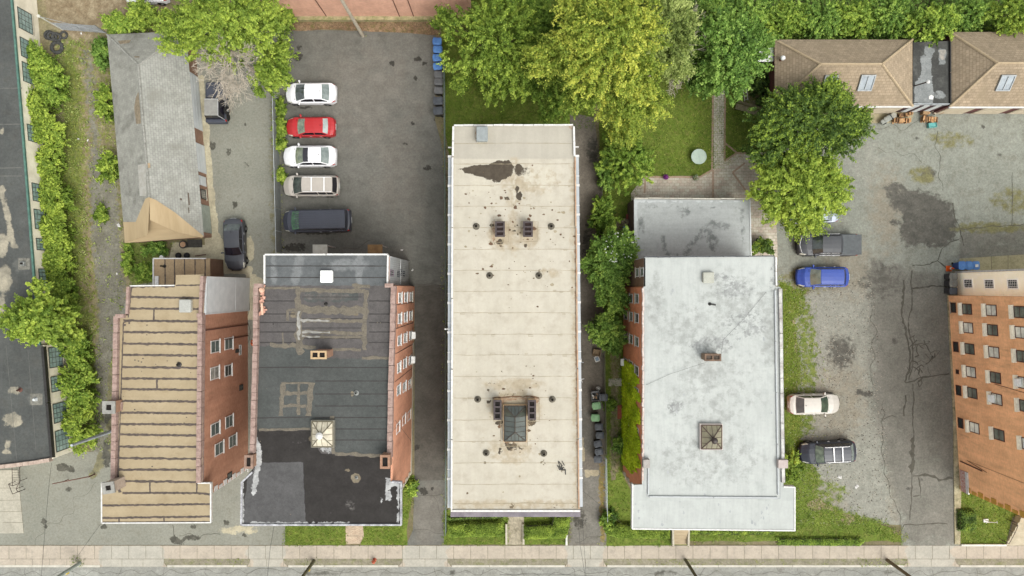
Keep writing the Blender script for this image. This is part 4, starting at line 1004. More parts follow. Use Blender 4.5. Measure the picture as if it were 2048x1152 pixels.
# ---------------------------------------------------------------- 2 grey shingled garage block with a tarp
def shingle(name, a, b, c, rows=.28, dirt=None, streak=.1, masks=()):
    g = G(name); t = g.n('ShaderNodeTexBrick'); g.l(g.vec('UV'), t.inputs[0])
    t.inputs['Scale'].default_value = 1; t.inputs['Brick Width'].default_value = .34; t.inputs['Row Height'].default_value = rows
    t.inputs['Mortar Size'].default_value = .02; t.inputs['Mortar Smooth'].default_value = .5; t.inputs['Color1'].default_value = a; t.inputs['Color2'].default_value = b; t.inputs['Mortar'].default_value = c
    col = g.speck(t.outputs[0], .14, 2.5); col = g.speck(col, streak, .6)
    if dirt: col = g.mix(g.mr(g.noise(.45, 6, .6, None, .6), .5, .72, 0, .7), col, dirt)
    g.bump(t.outputs[1], .5, .01); col = g.speck(col, .1, 24)
    return g.done(col, .9)
SH_GREY = shingle('grey_shingles', C(168, 168, 160), C(160, 160, 152), C(142, 142, 135), .2, C(138, 136, 126))
SH_GREY2 = shingle('grey_shingles_weathered', C(160, 159, 150), C(152, 151, 142), C(142, 141, 132), .2, C(104, 102, 94))
SH_TAN = shingle('tan_shingles', C(172, 154, 130), C(158, 141, 118), C(140, 124, 102), .24, C(150, 134, 110))
TARP = simple('tan_rolled_roofing', C(194, 172, 136), C(180, 158, 122), .6, .85, .05, 3, stretch=(.3, 2, 1))
b2 = thing('garage_block', 'grey shingled hip-roofed garage block with a tan covered lower end, beside the weedy yard', 'building', (*W(315, 280, 0)[:2], 0))
EZ, RZ = 1.8, 3.5
e = dict(a=(214, 69), b=(331, 60), c=(352, 95), d=(378, 160), e_=(398, 350), f=(408, 474), g=(250, 486))
rA, rB = (277, 130), (299, 395)
V = lambda p, z: tuple(W(p[0], p[1], z))
mb = MB()
mb.add([V((214, 69), EZ), V((250, 486), EZ), V(rB, RZ), V(rA, RZ)], [(0, 1, 2, 3)], 1)
mb.add([V((214, 69), EZ), V(rA, RZ), V((372, 62), EZ)], [(0, 1, 2)], 1)
mb.add([V((372, 62), EZ), V(rA, RZ), V(rB, RZ), V((408, 474), EZ)], [(0, 1, 2, 3)], 0)
mb.add([V((250, 486), EZ), V((408, 474), EZ), V(rB, RZ)], [(0, 1, 2)], 2)
mb.add([V((214, 69), EZ), V((372, 62), EZ), V((408, 474), EZ), V((250, 486), EZ)], [(0, 1, 2, 3)], 1)
mb.build('roof', [SH_GREY, SH_GREY2, TARP], b2, world=True)
def lerp3(a, b, t): return tuple(a[i] + (b[i] - a[i]) * t for i in range(3))
def plane_z(px, py, A, B, Cc):
    """3D point where the ray of a photo pixel meets the plane ABC, 6 mm proud of it"""
    A, B, Cc = Vector(A), Vector(B), Vector(Cc); n = (B - A).cross(Cc - A).normalized()
    if n.z < 0: n = -n
    d = Vector(((px - 1024) / FPX, (576 - py) / FPX, -1)); o = Vector((0, 0, CAM_H))
    k = n.dot(A - o) / n.dot(d); return o + d * k + n * .008
def patch_on(parent, name, polys, plane, mats, m=0, th=.02):
    mb = MB()
    for P in polys:
        q = [plane_z(p[0], p[1], *plane) for p in P]
        n = (q[1] - q[0]).cross(q[2] - q[0]).normalized(); n = n if n.z > 0 else -n
        k = len(q); vs = [tuple(v - n * .006) for v in q] + [tuple(v + n * th) for v in q]
        mb.add(vs, [tuple(range(k, 2 * k))] + [(i, (i + 1) % k, k + (i + 1) % k, k + i) for i in range(k)])
    return mb.build(name, mats, parent, world=True)
west = (V((214, 69), EZ), V((250, 486), EZ), V(rA, RZ)); north = (V((214, 69), EZ), V(rA, RZ), V((372, 62), EZ)); east = (V((372, 62), EZ), V(rA, RZ), V((408, 474), EZ))
patch_on(b2, 'tarp', [[(247, 444), (272, 444), (291, 398), (300, 393), (296, 470), (250, 485)]], west, TARP)
patch_on(b2, 'tarp', [[(299, 395), (312, 400), (350, 425), (407, 472), (404, 476), (352, 464), (300, 440)]], east, TARP)
BAREW = simple('bare_shingle_patch', C(152, 138, 116), C(124, 112, 94), 4, .9, .2)
patch_on(b2, 'bare_patch', [[(277, 184), (272, 196), (269, 215), (273, 248), (282, 247), (280, 215)]], west, BAREW)
patch_on(b2, 'bare_patch', [[(236, 82), (262, 80), (258, 86), (240, 88)]], north, BAREW); patch_on(b2, 'ridge_vent', [[(269, 113), (279, 113), (279, 115), (269, 115)]], north, BAREW)
patch_on(b2, 'pale_strip', [[(276, 330), (292, 327), (293, 392), (280, 392)]], west, simple('pale_board', C(184, 182, 174), C(170, 166, 156), 3))
patch_on(b2, 'ridge_hole', [[(292, 327), (300, 326), (301, 335), (294, 337)]], east, simple('exposed_wood', C(182, 160, 130), C(160, 138, 108), 3))
patch_on(b2, 'split_shingles', [[(375, 385), (378, 386), (380, 410), (377, 411)], [(376, 415), (378, 415), (379, 426), (377, 426)], [(360, 396), (364, 397), (364, 401), (360, 400)]], east, simple('brown_shingle', C(110, 98, 86), C(92, 82, 72), 3))
mb = MB()
for A, B in ((V(rA, RZ), V(rB, RZ)), (V((214, 69), EZ), V(rA, RZ)), (V((372, 62), EZ), V(rA, RZ))):
    A, B = Vector(A), Vector(B); n = int((B - A).length / .3)
    for i in range(n):
        p, q = A.lerp(B, i / n), A.lerp(B, (i + .92) / n); mb.tube(p + Vector((0, 0, .0)), q + Vector((0, 0, .02)), .09, .09, 6)
mb.build('ridge_cap', simple('ridge_grey', C(170, 169, 161), C(150, 149, 141), 3), b2, world=True)
WA, WB = W(371, 62, EZ), W(406, 474, EZ)
mb = MB(); mb.prism([W(216, 71, EZ), W(370, 64, EZ), W(405.5, 472, EZ), W(252, 483, EZ)], 0, EZ - .01, top=False)
mb.build('wall', brick_mat('muted_brick', C(170, 130, 108), C(150, 112, 92), C(160, 140, 122)), b2, world=True)
M = wall_frame(W(370, 64, EZ), W(405.5, 472, EZ), (1, 0, 0))
def door_span(y0, y1, z0, z1, name, mat, d=.06, lab=None):
    A, B = W(370, 64, EZ), W(405.5, 472, EZ)
    s0, _ = on_wall(385, y0, A, B); s1, _ = on_wall(395, y1, A, B)
    mb = MB(M); mb.box(s0, s1, .003, d, z0, z1)
    k = int((z1 - z0) / .5)
    for i in range(k): mb.box(s0 + .05, s1 - .05, d, d + .015, z0 + .06 + i * .5, z0 + .44 + i * .5)
    o = mb.build(name, mat, b2, world=True)
    if lab: o['label'] = lab
    return o
door_span(148, 258, .05, 1.66, 'garage_door', WHITE2); door_span(282, 342, .05, 1.66, 'garage_door', WHITE2)
door_span(346, 368, .3, 1.66, 'notice_board', WHITE2); door_span(404, 462, .05, 1.66, 'garage_door', simple('pale_green_door', C(176, 184, 172), C(160, 168, 156), 2, .6))
s0, _ = on_wall(390, 372, WA, WB); s1, _ = on_wall(392, 392, WA, WB)
window(b2, M, (s0 + s1) / 2, 1.0, abs(s1 - s0), 1.0, fm=DARKMETAL, pane=PANE2, grid=(4, 4), sash=.012)

# ---------------------------------------------------------------- 3 tan-roofed tenement
H3 = 9.0
b3 = thing('apartment_building', 'three-storey red-brown brick building with a tan roof ruled by dark tar seams', 'building', (*W(330, 800, 0)[:2], 0))
main3 = [(240, 631), (236, 964), (204, 966), (203, 1046), (421, 1045), (421, 966), (405, 966), (408, 570), (408, 549), (352, 550), (351, 570), (261, 572), (256, 631)]
body3 = [(234, 631), (231, 968), (231, 1000), (405, 1000), (404, 629), (408, 552), (352, 552), (351, 572), (259, 574), (256, 631)]
walls(b3, 'wall', body3, H3, BR_TAN)
TANROOF = surface('tan_rolled_roof', C(174, 158, 129), C(166, 150, 121), .4, C(160, 143, 114), 1.0, .03, 12, streak=((.12, 1.6, 1), .05))
Z = H3 + .03
ex = MB()
def seam(pts, w=.22, m=0, z=Z + .004, sd=0, zz=H3 + .03, **k): ex.ribbon([W(p[0], p[1], zz) for p in pts], w * .66, z, m, wob=k.pop('wob', .4) * .9, seed=sd, wander=k.pop('wander', .006), step=.09, **k)
ys = [594, 617, 641, 664, 687, 710, 734, 757, 778, 802, 825, 848, 869, 893, 916, 939, 962]
for i, y in enumerate(ys):
    xl = 261 - (y - 570) * .05 if y < 640 else 247 - (y - 640) * .034
    seam([(xl, y), (402, y + (1 if i % 2 else 2))], .26, sd=i)
for x, y0, y1 in ((308, 617, 641), (314, 757, 778), (300, 963, 984), (394, 962, 986), (238, 1034, 1046), (328, 1032, 1045), (259, 641, 648), (250, 648, 652)): seam([(x, y0), (x, y1)], .2, sd=x)
seam([(245, 986), (394, 986), (421, 989)], .24, sd=30); seam([(205, 1011), (421, 1008)], .22, sd=31); seam([(205, 1036), (421, 1033)], .24, sd=32)
seam([(247, 645), (236, 964)], .14, sd=33); seam([(247, 645), (261, 640)], .14, sd=34); seam([(236, 962), (240, 985)], .3, sd=35)
seam([(352, 571), (408, 570)], .16, sd=36); seam([(262, 574), (350, 573)], .14, sd=37, wob=1.2); seam([(263, 575), (257, 635)], .16, sd=38); seam([(404, 552), (402, 625)], .12, sd=39)
seam([(205, 1044), (420, 1043)], .1, sd=40)
for (x, y) in ((270, 720), (277, 722), (283, 724), (286, 717), (385, 712)): ex.prism([W(x + math.cos(a) * 2, y + math.sin(a) * 1.4, Z) for a in (0, 1.2, 2.4, 3.6, 4.8)], Z + .003, Z + .012)
marks(ex, Z, 40, [(240, 640, 400, 960)], .02, .08, [0], 6)
sheet('roof', main3, Z, [TANROOF, TAR], None, .6, parent=b3, extra=ex)
cor = MB(); cor.prism(P2([(204.5, 967), (204.5, 1044), (420, 1044), (420, 967)], H3), H3 - .5, H3 - .02)
cor.build('cornice', STONE, b3, world=True)
coping(b3, [(259, 572), (350, 571)], Z, .09, .04, WHITE, 9, name='rear_edging')
mb = MB()
for a, b in (((203.5, 966), (203.5, 1046)), ((203.5, 1046), (421.5, 1045)), ((421.5, 1045), (421.5, 966)), ((421.5, 966), (396, 966)), ((203.5, 966), (238, 965.5))):
    A, B = W(*a, Z), W(*b, Z); d = B - A; c = (A + B) / 2; mb.cbox((c.x, c.y, Z - .16), (d.length + .04, .09, .2 + .004 * (a[0] > 400)), math.atan2(d.y, d.x))
mb.build('roof_edging', WHITE, b3, world=True)
coping(b3, [(236, 632), (230, 965)], H3, .34, .32); coping(b3, [(403.5, 632), (400.5, 964)], H3, .34, .34)
coping(b3, [(259, 573), (257, 628)], H3, .2, .26); coping(b3, [(407, 552), (404, 626)], H3, .24, .3); coping(b3, [(235, 632), (253, 632)], H3, .3, .33); coping(b3, [(397, 631), (408, 631)], H3, .34, .36, seg=1)
# east side windows
A3, B3 = W(404, 629, H3), W(405, 1000, H3); M3 = wall_frame(A3, B3, (1, 0, 0))
for (x, y, w_, h_, kw) in [(430, 693, 1.0, 1.6, {}), (457, 687, 1.0, 1.6, {}), (429, 746, 1.0, 1.6, dict(pane=PANE2)), (456, 741, .95, 1.4, dict(pane=GLASSD)), (430, 858, 1.0, 1.6, {}), (458, 843, 1.0, 1.5, {}), (438, 897, 1.0, 1.6, {}), (465, 882, 1.0, 1.5, {}),
                           (480, 700, .9, .5, dict(sill=False)), (474, 702, .3, .7, dict(fm=DARKMETAL, pane=GLASSD, sill=False, grid=(0, 0))), (482, 775, .5, .8, dict(fm=DARKMETAL, pane=GLASSD, sill=False, grid=(0, 0))), (459, 951, .5, .9, dict(fm=DARKMETAL, pane=GLASSD, sill=False, grid=(0, 0)))]:
    s_, z_ = on_wall(x, y, A3, B3); window(b3, M3, s_, max(z_, .9), w_, h_, sm=WHITE, **kw)
mb = MB(M3)
L3 = (B3 - A3).length
for k in range(10): mb.box(L3 - (.42 if k % 2 else .28), L3 - .002, .002, .045, .2 + k * .88, .2 + k * .88 + .6)
mb.box(L3 - .3, L3 + .25, .002, .05, .0, .18)
mb.build('quoin', WHITE, b3, world=True)
pp = MB(M3); pp.box(1.2, 1.28, .01, .09, 0, H3 - .3); pp.box(2.2, 2.26, .01, .08, 0, 5); pp.build('downpipe', RUST, b3, world=True)
# white rear stair wall
mb = MB(); mb.prism(P2([(404, 553), (409, 553), (408, 629), (404, 629)], H3), .0, H3 - .1)
A, B = W(409, 553, H3), W(408, 629, H3); Mx = wall_frame(A, B, (1, 0, 0)); LL = (B - A).length
sd_ = MB(Mx)
for k in range(38): sd_.box(.02, LL - .02, .012, .024, .1 + k * .23, .1 + k * .23 + .215)
sd_.box(-.02, .08, .012, .05, 0, 8.8); sd_.box(LL - .08, LL + .02, .012, .05, 0, 8.8); sd_.box(.08, LL - .08, .012, .04, 3.05, 3.15); sd_.box(0.1, LL - .1, .03, .06, 8.7, 8.8)
o = mb.build('stair_tower', WHITE2, b3, world=True); sd_.build('siding', WHITE2, o, world=True)
roof_box('roof_hatch', 'pale square hatch on the tan tar-seamed roof', 'roof hatch', 369, 612, Z, 1, 1, .5, [('curb', 0, 0, 0, .82, .9, .35, STONE, 1), ('lid', 0, 0, .35, .92, 1.0, .12, simple('hatch_lid', C(182, 182, 175), C(166, 166, 160), 3), .96)])
flue_stack('chimney', 'brick chimney with a pale square cap on the left edge of the tan roof', 'chimney', 217, 815, H3 - 1.0, 2.1, .85, .85, 1, CHB, SOOT, capmat=simple('grey_cap', C(164, 162, 155), C(142, 140, 134), 3), th=.27)
flue_stack('chimney', 'pale brick chimney on the lower left corner of the tan roof', 'chimney', 216, 976, H3, 1.6, .8, .75, 1, simple('washed_brick', C(196, 178, 162), C(176, 158, 142), 3), SOOT, capmat=simple('grey_cap', C(164, 162, 155), C(142, 140, 134), 3), rot=.15, th=.25)
st_ = MB(); st_.prism(P2([(224, 803), (247, 803), (246, 820), (226, 820)], H3), H3 - .1, H3 + .25); tag(st_.build('parapet_block', COPING), 'low brick block linking the tan roof edge to its left chimney', 'parapet')
vent('black vent pipe on the tan roof', 354, 730, Z, .35, .09)
# shed behind it
shed = thing('rear_extension', 'single-storey flat extension with a brown-tan seamed roof behind the tan-roofed building', 'building', (*W(360, 545, 0)[:2], 0))
HS = 2.7
ps = [(307, 517), (420, 517), (421, 560), (352, 572), (306, 572)]
walls(shed, 'wall', ps, HS, BR_DULL)
ex = MB()
for x in (330, 349, 369, 390, 410): seam([(x, 518), (x + .5, 570)], .14, z=HS + .026, sd=x, zz=HS + .02)
sheet('roof', ps, HS + .02, [surface('brown_rolled_roof', C(186, 162, 128), C(172, 148, 116), .6, C(156, 134, 106), .9, .08, 12), TAR], None, .5, parent=shed, extra=ex)
mb = MB()
for a, b in (((307.5, 517), (307.5, 572)), ((307, 517), (412, 517))):
    A, B = W(*a, HS), W(*b, HS); d = B - A; c = (A + B) / 2; mb.cbox((c.x, c.y, HS - .1), (d.length, .1, .2), math.atan2(d.y, d.x))
mb.build('roof_edging', WHITE, shed, world=True)
vent('leaning black flue on the brown flat extension roof', 321, 532, HS, .7, .07)
mb = MB(); mb.box(-.16, .16, -.42, .42, 0, .1); o = mb.build('roof_panel', WHITE); o.location = (*W(314.5, 562, HS)[:2], HS + .03); tag(o, 'small white panel lying on the brown extension roof', 'panel')

# ---------------------------------------------------------------- 4 dark-roofed building
H4 = 10.2
b4 = thing('apartment_building', 'three-storey orange-brick building with a patched dark roof, left of the narrow drive', 'building', (*W(650, 800, 0)[:2], 0))
wp = [(512, 572), (506, 935), (503, 970), (500, 1020), (782, 1020), (784, 965), (790, 572), (775, 570), (776, 512), (531, 512), (530, 570)]
walls(b4, 'wall', wp, H4, BR_DARK)
m_r4 = surface('dark_rolled_roof', C(90, 86, 85), C(98, 94, 92), .3, C(84, 81, 80), 1.0, .12, 22, layers=[
    ('slate', C(76, 79, 77), C(84, 86, 84), .1, 1.0, .05, .5), ('rear', C(92, 95, 96), C(103, 106, 107), .1, 1, .05, .4), ('rearpale', C(134, 136, 136), C(118, 120, 121), .9, .8, .25, 1.2),
    ('black', C(48, 45, 43), C(56, 53, 51), .25, 1.5, .07, .9), ('bgrey', C(82, 81, 81), C(92, 91, 91), .12, 1.0, .05, .8), ('worn', C(112, 108, 104), C(88, 85, 82), 1.1, 1.3, .15, 2),
    ('tar', C(136, 126, 108), C(112, 102, 86), .3, 2.0, .1, 1.2), ('silver', C(190, 190, 188), C(150, 150, 150), 1.0, 2.2, .12, 2)],
    streak=((.15, 1.2, 1), .06))
Z4 = H4 - .1
ex = MB()
def s4(pts, w=.04, m=0, dz=.004, **k): ex.ribbon([W(p[0], p[1], Z4) for p in pts], w, Z4 + dz, m, seed=int(pts[0][0] + pts[0][1]), **k)
for y in (532, 555): s4([(532, y), (772, y)], .07)
for y in (602, 628, 645, 664, 685): s4([(520, y), (594, y)], .08); s4([(738, y), (782, y)], .08); s4([(604, y - 8), (724, y - 8)], .05)
for y in (735, 762, 788, 812, 835, 858, 880): s4([(630 if y > 760 else 520, y), (778, y)], .07)
s4([(512, 735), (620, 734)], .07); s4([(512, 836), (620, 834)], .07)
TARP4 = 1
for pts, w in ([(596, 578), (600, 710)], .5), ([(598, 580), (730, 582)], .32), ([(733, 580), (728, 700)], .34), ([(596, 618), (728, 622)], .6), ([(576, 620), (598, 620)], .2), ([(575, 620), (576, 642)], .2), ([(596, 640), (728, 642)], .26), ([(596, 663), (726, 667)], .26), ([(598, 672), (726, 676)], .2), ([(540, 690), (600, 692), (632, 696)], .3), ([(664, 698), (722, 700)], .22), ([(724, 715), (780, 716)], .22), ([(518, 860), (620, 858)], .18), ([(670, 908), (776, 912)], .24), ([(566, 768), (563, 832)], .3), ([(622, 765), (618, 832)], .42), ([(563, 766), (622, 766)], .12), ([(568, 787), (616, 787)], .28), ([(566, 811), (612, 811)], .2), ([(597, 768), (597, 830)], .2), ([(520, 576), (600, 576)], .16), ([(704, 572), (740, 572)], .26), ([(566, 665), (567, 690)], .1), ([(664, 832), (668, 908)], .3):
    s4(pts, w, TARP4, .009, wob=.5, wander=.04)
for pts, w in ([(598, 622), (598, 680)], .2), ([(600, 640), (660, 642)], .16), ([(604, 664), (660, 666)], .14), ([(604, 672), (640, 674)], .12):
    s4(pts, w, 2, .014, wob=.9, wander=.04)
TARS = simple('old_tar', C(122, 114, 100), C(104, 98, 88), 3, .9, .2, 10)
SILV = simple('silver_coating', C(172, 170, 164), C(138, 135, 128), 3, .6, .15)
marks(ex, Z4, 50, [(515, 575, 780, 960), (490, 965, 795, 1045)], .02, .09, [0, 1], 7)
sheet('roof', [(517, 572), (515, 690), (508, 935), (484, 963), (482, 1049), (800, 1049), (801, 965), (781, 963), (786, 575), (775, 570), (775, 510), (530, 510), (529, 570)], Z4, [m_r4, simple('lap_seam', C(66, 63, 61), C(56, 53, 52), 3), TARS, SILV], dict(  # dark lap seams between the rolls; same colour for small marks
    rear=PL([(520, 500), (780, 500), (780, 571), (520, 571)], 2), rearpale=MX(AM(.75, LN([(600, 515), (590, 560)], 20, 8)), AM(.8, LN([(720, 512), (718, 565)], 14, 6)), AM(.7, LN([(545, 515), (548, 560)], 16, 8)), AM(.6, E(690, 530, 60, 14))),
    slate=MX(PL([(510, 692), (632, 692), (632, 716), (730, 716), (790, 714), (790, 910), (668, 908), (668, 840), (620, 858), (505, 858)], 2), PL([(609, 582), (716, 582), (716, 603), (609, 603)], 1)),
    black=PL([(480, 861), (622, 861), (640, 905), (670, 910), (810, 914), (810, 1060), (470, 1060)], 3), bgrey=PL([(514, 926), (607, 923), (611, 1060), (480, 1060), (495, 960)], 3),
    worn=MX(AM(.72, E(650, 592, 50, 10)), AM(.36, E(700, 1010, 14, 14)), AM(.36, E(590, 880, 30, 8))),
    tar=MX(E(712, 956, 10, 10), E(695, 940, 3, 6), AM(.9, E(597, 628, 6, 5)), AM(.9, E(712, 628, 6, 5)), AM(.8, E(586, 630, 8, 8)), E(705, 788, 5, 5), AM(.9, E(624, 878, 8, 5)), AM(.8, E(518, 600, 8, 20))),
    silver=MX(LN([(777, 960), (777, 998)], 9, 3), AM(.8, E(763, 1000, 5, 6)), E(784, 968, 10, 5), LN([(512, 880), (520, 905), (515, 930), (508, 985)], 11, 4), AM(.9, LN([(500, 1046), (700, 1047)], 4, 2)), AM(.9, LN([(484, 968), (484, 1046)], 5, 2)), LN([(797, 968), (797, 1044)], 4, 2), AM(.85, E(655, 900, 14, 5)), E(622, 903, 2, 2), AM(.75, E(648, 708, 16, 3)))), .22, parent=b4, extra=ex)
mb = MB(); mb.prism(P2([(484, 966), (483.5, 1047), (800, 1047), (801, 967)], H4), H4 - .6, Z4 - .012); mb.build('cornice', STONE, b4, world=True)
mb = MB()
for i, (a, b) in enumerate((((483, 965), (482, 1050)), ((482, 1050), (802, 1050)), ((802, 1050), (802, 965)), ((802, 965), (784, 964)), ((483, 965), (504, 945)))):
    A, B = W(*a, H4), W(*b, H4); d = B - A; c = (A + B) / 2; mb.cbox((c.x, c.y, H4 - .3), (d.length + .05, .12, .32 + .003 * i), math.atan2(d.y, d.x))
mb.build('roof_edging', simple('worn_edge', C(206, 206, 210), C(138, 136, 140), 2.2, .6, .2, 9), b4, world=True)
coping(b4, [(529, 568), (529, 509), (776, 509), (775, 568)], H4, .12, .03, WHITE, 6, name='rear_edging')
coping(b4, [(788, 572), (785, 680), (782, 780), (780, 914)], H4, .36, .3); coping(b4, [(514, 574), (513, 690), (510, 800), (507, 905)], H4, .34, .3); coping(b4, [(771, 571), (788, 571)], H4, .3, .34); coping(b4, [(511, 571), (529, 571)], H4, .3, .34)
A4, B4 = W(790, 572, H4), W(782, 1020, H4); M4 = wall_frame(A4, B4, (1, 0, 0))
rows = [((796, 596), (808, 595), (819, 594)), ((796, 638), (808, 635), (819, 632)), ((796, 682), (807, 677), (819, 672)), ((796, 736), (807, 728), (819, 721)), ((795, 781), (807, 775), (819, 768)), ((795, 856), (807, 840), (819, 829))]
for i, r_ in enumerate(rows):
    for j, (x, y) in enumerate(r_):
        s_, z_ = on_wall(x, y, A4, B4); window(b4, M4, s_, (7.9, 5.0, 2.1)[j],  .8, 1.5, fm=simple('bright_frame', C(240, 240, 238, 1.2), C(224, 224, 222, 1.2), 5), fr=.075, pane=(PANE2 if (i + j) % 3 == 0 else PANE), ac=(j == 2 and i in (2, 3)), sm=WHITE if j < 2 else STONE)
mb = MB(M4); LL = (B4 - A4).length
for k in range(11): mb.box(LL - (.42 if k % 2 else .26), LL - .002, .002, .04, .2 + k * .88, .2 + k * .88 + .6)
mb.box(5, LL, .002, .06, 0, .55)
mb.build('quoin', STONE, b4, world=True)
mb = MB(M4)
for s in (1.4, 3.2, 5.1, 7.2, 10.8): mb.box(s, s + .035, .006, .035, .5, 9.6)
mb.tube((10.2, .03, 9.2), (13.6, .03, .8), .02, .02, 5); mb.tube((3.2, .03, 9.0), (1.4, .03, 9.6), .02, .02, 5)
mb.build('cables', DARKMETAL, b4, world=True)
# rear stair tower with pale corrugated siding
A, B = W(776, 513, H4), W(775.2, 569, H4); Mx = wall_frame(A, B, (1, 0, 0)); LL = (B - A).length
mb = MB(Mx); mb.box(0, LL, .0, .02, .1, 9.5); 
for k in range(int(LL / .16)): mb.tube((.08 + k * .16, .02, .1), (.08 + k * .16, .02, 9.5), .028, .028, 6)
mb.box(-.05, .03, .01, .08, 0, 9.6); mb.box(LL - .03, LL + .05, .01, .08, 0, 9.6); mb.box(0, LL, .02, .07, 4.6, 4.68)
o = mb.build('stair_wall', simple('pale_corrugated', C(204, 206, 206), C(186, 188, 188), 2, .5, .08), b4, world=True)
for (x, y, m, w_, h_) in ((783, 546, 'purple_panel', .5, 1.4), (796, 548, 'grey_panel', .5, 1.2), (801, 545, 'grey_panel', .5, 1.2), (807, 548, 'grey_panel', .5, 1.2)):
    s_, z_ = on_wall(x, y, A, B)
    window(b4, Mx, s_, z_, w_, h_, fm=simple(m, C(140, 110, 130) if 'purple' in m else C(110, 116, 122), C(120, 96, 112) if 'purple' in m else C(96, 100, 106), 3), pane=GLASSD, sill=False)
roof_box('roof_hatch', 'bright white square hatch on the rear part of the dark roof', 'roof hatch', 652, 553, Z4, 1, 1, .5, [('curb', 0, 0, 0, .84, .84, .35, WHITE, 1), ('lid', 0, 0, .35, .92, .92, .12, simple('bright_lid', C(255, 255, 252), C(248, 248, 246), 3, .5, .02), .97)])
flue_stack('chimney', 'two-flue buff brick chimney in the middle of the dark roof', 'chimney', 637, 710, Z4, 2.0, 1.05, .5, 2, CHB, SOOT, capmat=simple('buff_cap', C(202, 174, 136), C(182, 154, 118), 3))
flue_stack('chimney', 'small orange brick chimney on the right parapet of the dark roof', 'chimney', 770, 924, Z4, 1.2, .62, .9, 1, CHB, SOOT, th=.17)
flue_stack('chimney', 'small dull chimney on the left parapet of the dark roof, above the narrow passage', 'chimney', 497, 924, Z4 - .6, 1.4, .55, .9, 1, CHB, SOOT, th=.17, capmat=simple('dull_cap', C(160, 132, 116), C(132, 108, 94), 3))
vent('thin leaning vent on the tarred patch of the dark roof', 649, 608, Z4, .5, .06); vent('stub vent on the slate-grey part of the dark roof', 711, 787, Z4, .3, .09, GREYM); vent('short vent in the tar square of the dark roof', 712, 956, Z4, .15, .06, GREYM)
# broken chimney bricks
rr = random.Random(9); t = thing('brick_rubble', 'heap of broken pink chimney bricks on the upper left parapet of the dark roof', 'rubble', (*W(524, 600, H4)[:2], Z4))
mb = MB()
for i in range(34):
    y = rr.uniform(-1.1, 1.1); mb.cbox((rr.gauss(0, .1), y, rr.uniform(0, .16)), (.22, .12, .1), rr.uniform(0, 3))
mb.build('bricks', simple('pink_brick', C(226, 178, 158), C(196, 146, 126), 6), t)
mb = MB(); mb.tube((.05, -1.1, .2), (.05, -.2, .28), .09, .09, 8); mb.lathe((.0, .75, .05), [(.2, 0), (.22, .15), (.14, .3), (0, .3)], 10); mb.build('flue_pot', simple('clay_pot', C(232, 194, 170), C(210, 168, 142), 6), t)
def pyramid_skylight(label, px, py, zr, sx, sy, h, glass, frame, ridge=0, cap=None, nx=4, ny=4, curbm=None, group='pyramid skylights', curb=.35, coff=(0, 0)):
    c = W(px, py, zr + curb); t = thing('skylight', label, 'skylight', (c.x, c.y, zr), 0, group)
    mb = MB(); mb.cbox((0, 0, .003), (sx + .16, sy + .16, curb)); mb.build('curb', curbm or STONE, t)
    X, Y, z0, z1 = sx / 2, sy / 2, curb + .02, curb + h
    r0, r1 = (coff[0], coff[1] - ridge / 2, z1), (coff[0], coff[1] + ridge / 2, z1)
    mb = MB(); b = [(-X, -Y, z0), (X, -Y, z0), (X, Y, z0), (-X, Y, z0)]
    mb.add(b + [r0, r1], [(0, 1, 4), (1, 2, 5, 4), (2, 3, 5), (3, 0, 4, 5)]); mb.build('glazing', glass, t)
    mb = MB()
    for k in range(4): mb.tube(b[k], b[(k + 1) % 4], .045, .045, 6)
    for q, rdg in ((0, r0), (1, r0), (2, r1), (3, r1)): mb.tube(b[q], rdg, .04, .035, 6)
    if ridge: mb.tube(r0, r1, .04, .04, 6)
    for i in range(1, nx):
        f = i / nx; g_ = 1 - abs(2 * f - 1)
        for (a, bb, rg) in ((b[0], b[1], r0), (b[3], b[2], r1)):
            s_ = lerp3(a, bb, f); e_ = lerp3(s_, rg, .0); hipp = lerp3(a if f < .5 else bb, rg, g_ if True else 1); mb.tube(s_, hipp if abs(f - .5) > .01 else rg, .022, .022, 5)
    for i in range(1, ny):
        f = i / ny; yy = -Y + 2 * Y * f
        for sx_ in (-1, 1):
            s_ = (sx_ * X, yy, z0)
            if r0[1] <= yy <= r1[1]: e_ = (r0[0], yy, z1)
            else:
                rg = r0 if yy < r0[1] else r1; cn = (sx_ * X, -Y if yy < r0[1] else Y, z0); k = (yy - cn[1]) / (rg[1] - cn[1]); e_ = lerp3(cn, rg, max(0, min(1, k)))
            mb.tube(s_, e_, .022, .022, 5)
    mb.build('frame', frame, t)
    if cap:
        mb = MB(); mb.lathe((cap[1], cap[2], z1 - .05), [(.14, -.02), (.14, .2), (cap[0], .22), (cap[0], .28), (cap[0] * .5, .4), (0, .42)], 18); mb.build('vent_cap', cap[3], t, smooth='auto')
    return t
pyramid_skylight('cream-painted pyramid skylight with a white round cap on the dark roof', 645, 868, Z4, 1.55, 1.85, .5, simple('painted_glass', C(214, 206, 184), C(190, 180, 160), 2, .5, .12, 3), simple('old_frame', C(126, 118, 98), C(104, 98, 84), 5), cap=(.26, -.05, .0, WHITE), curbm=simple('curb_tar', C(150, 146, 132), C(124, 120, 108), 3))
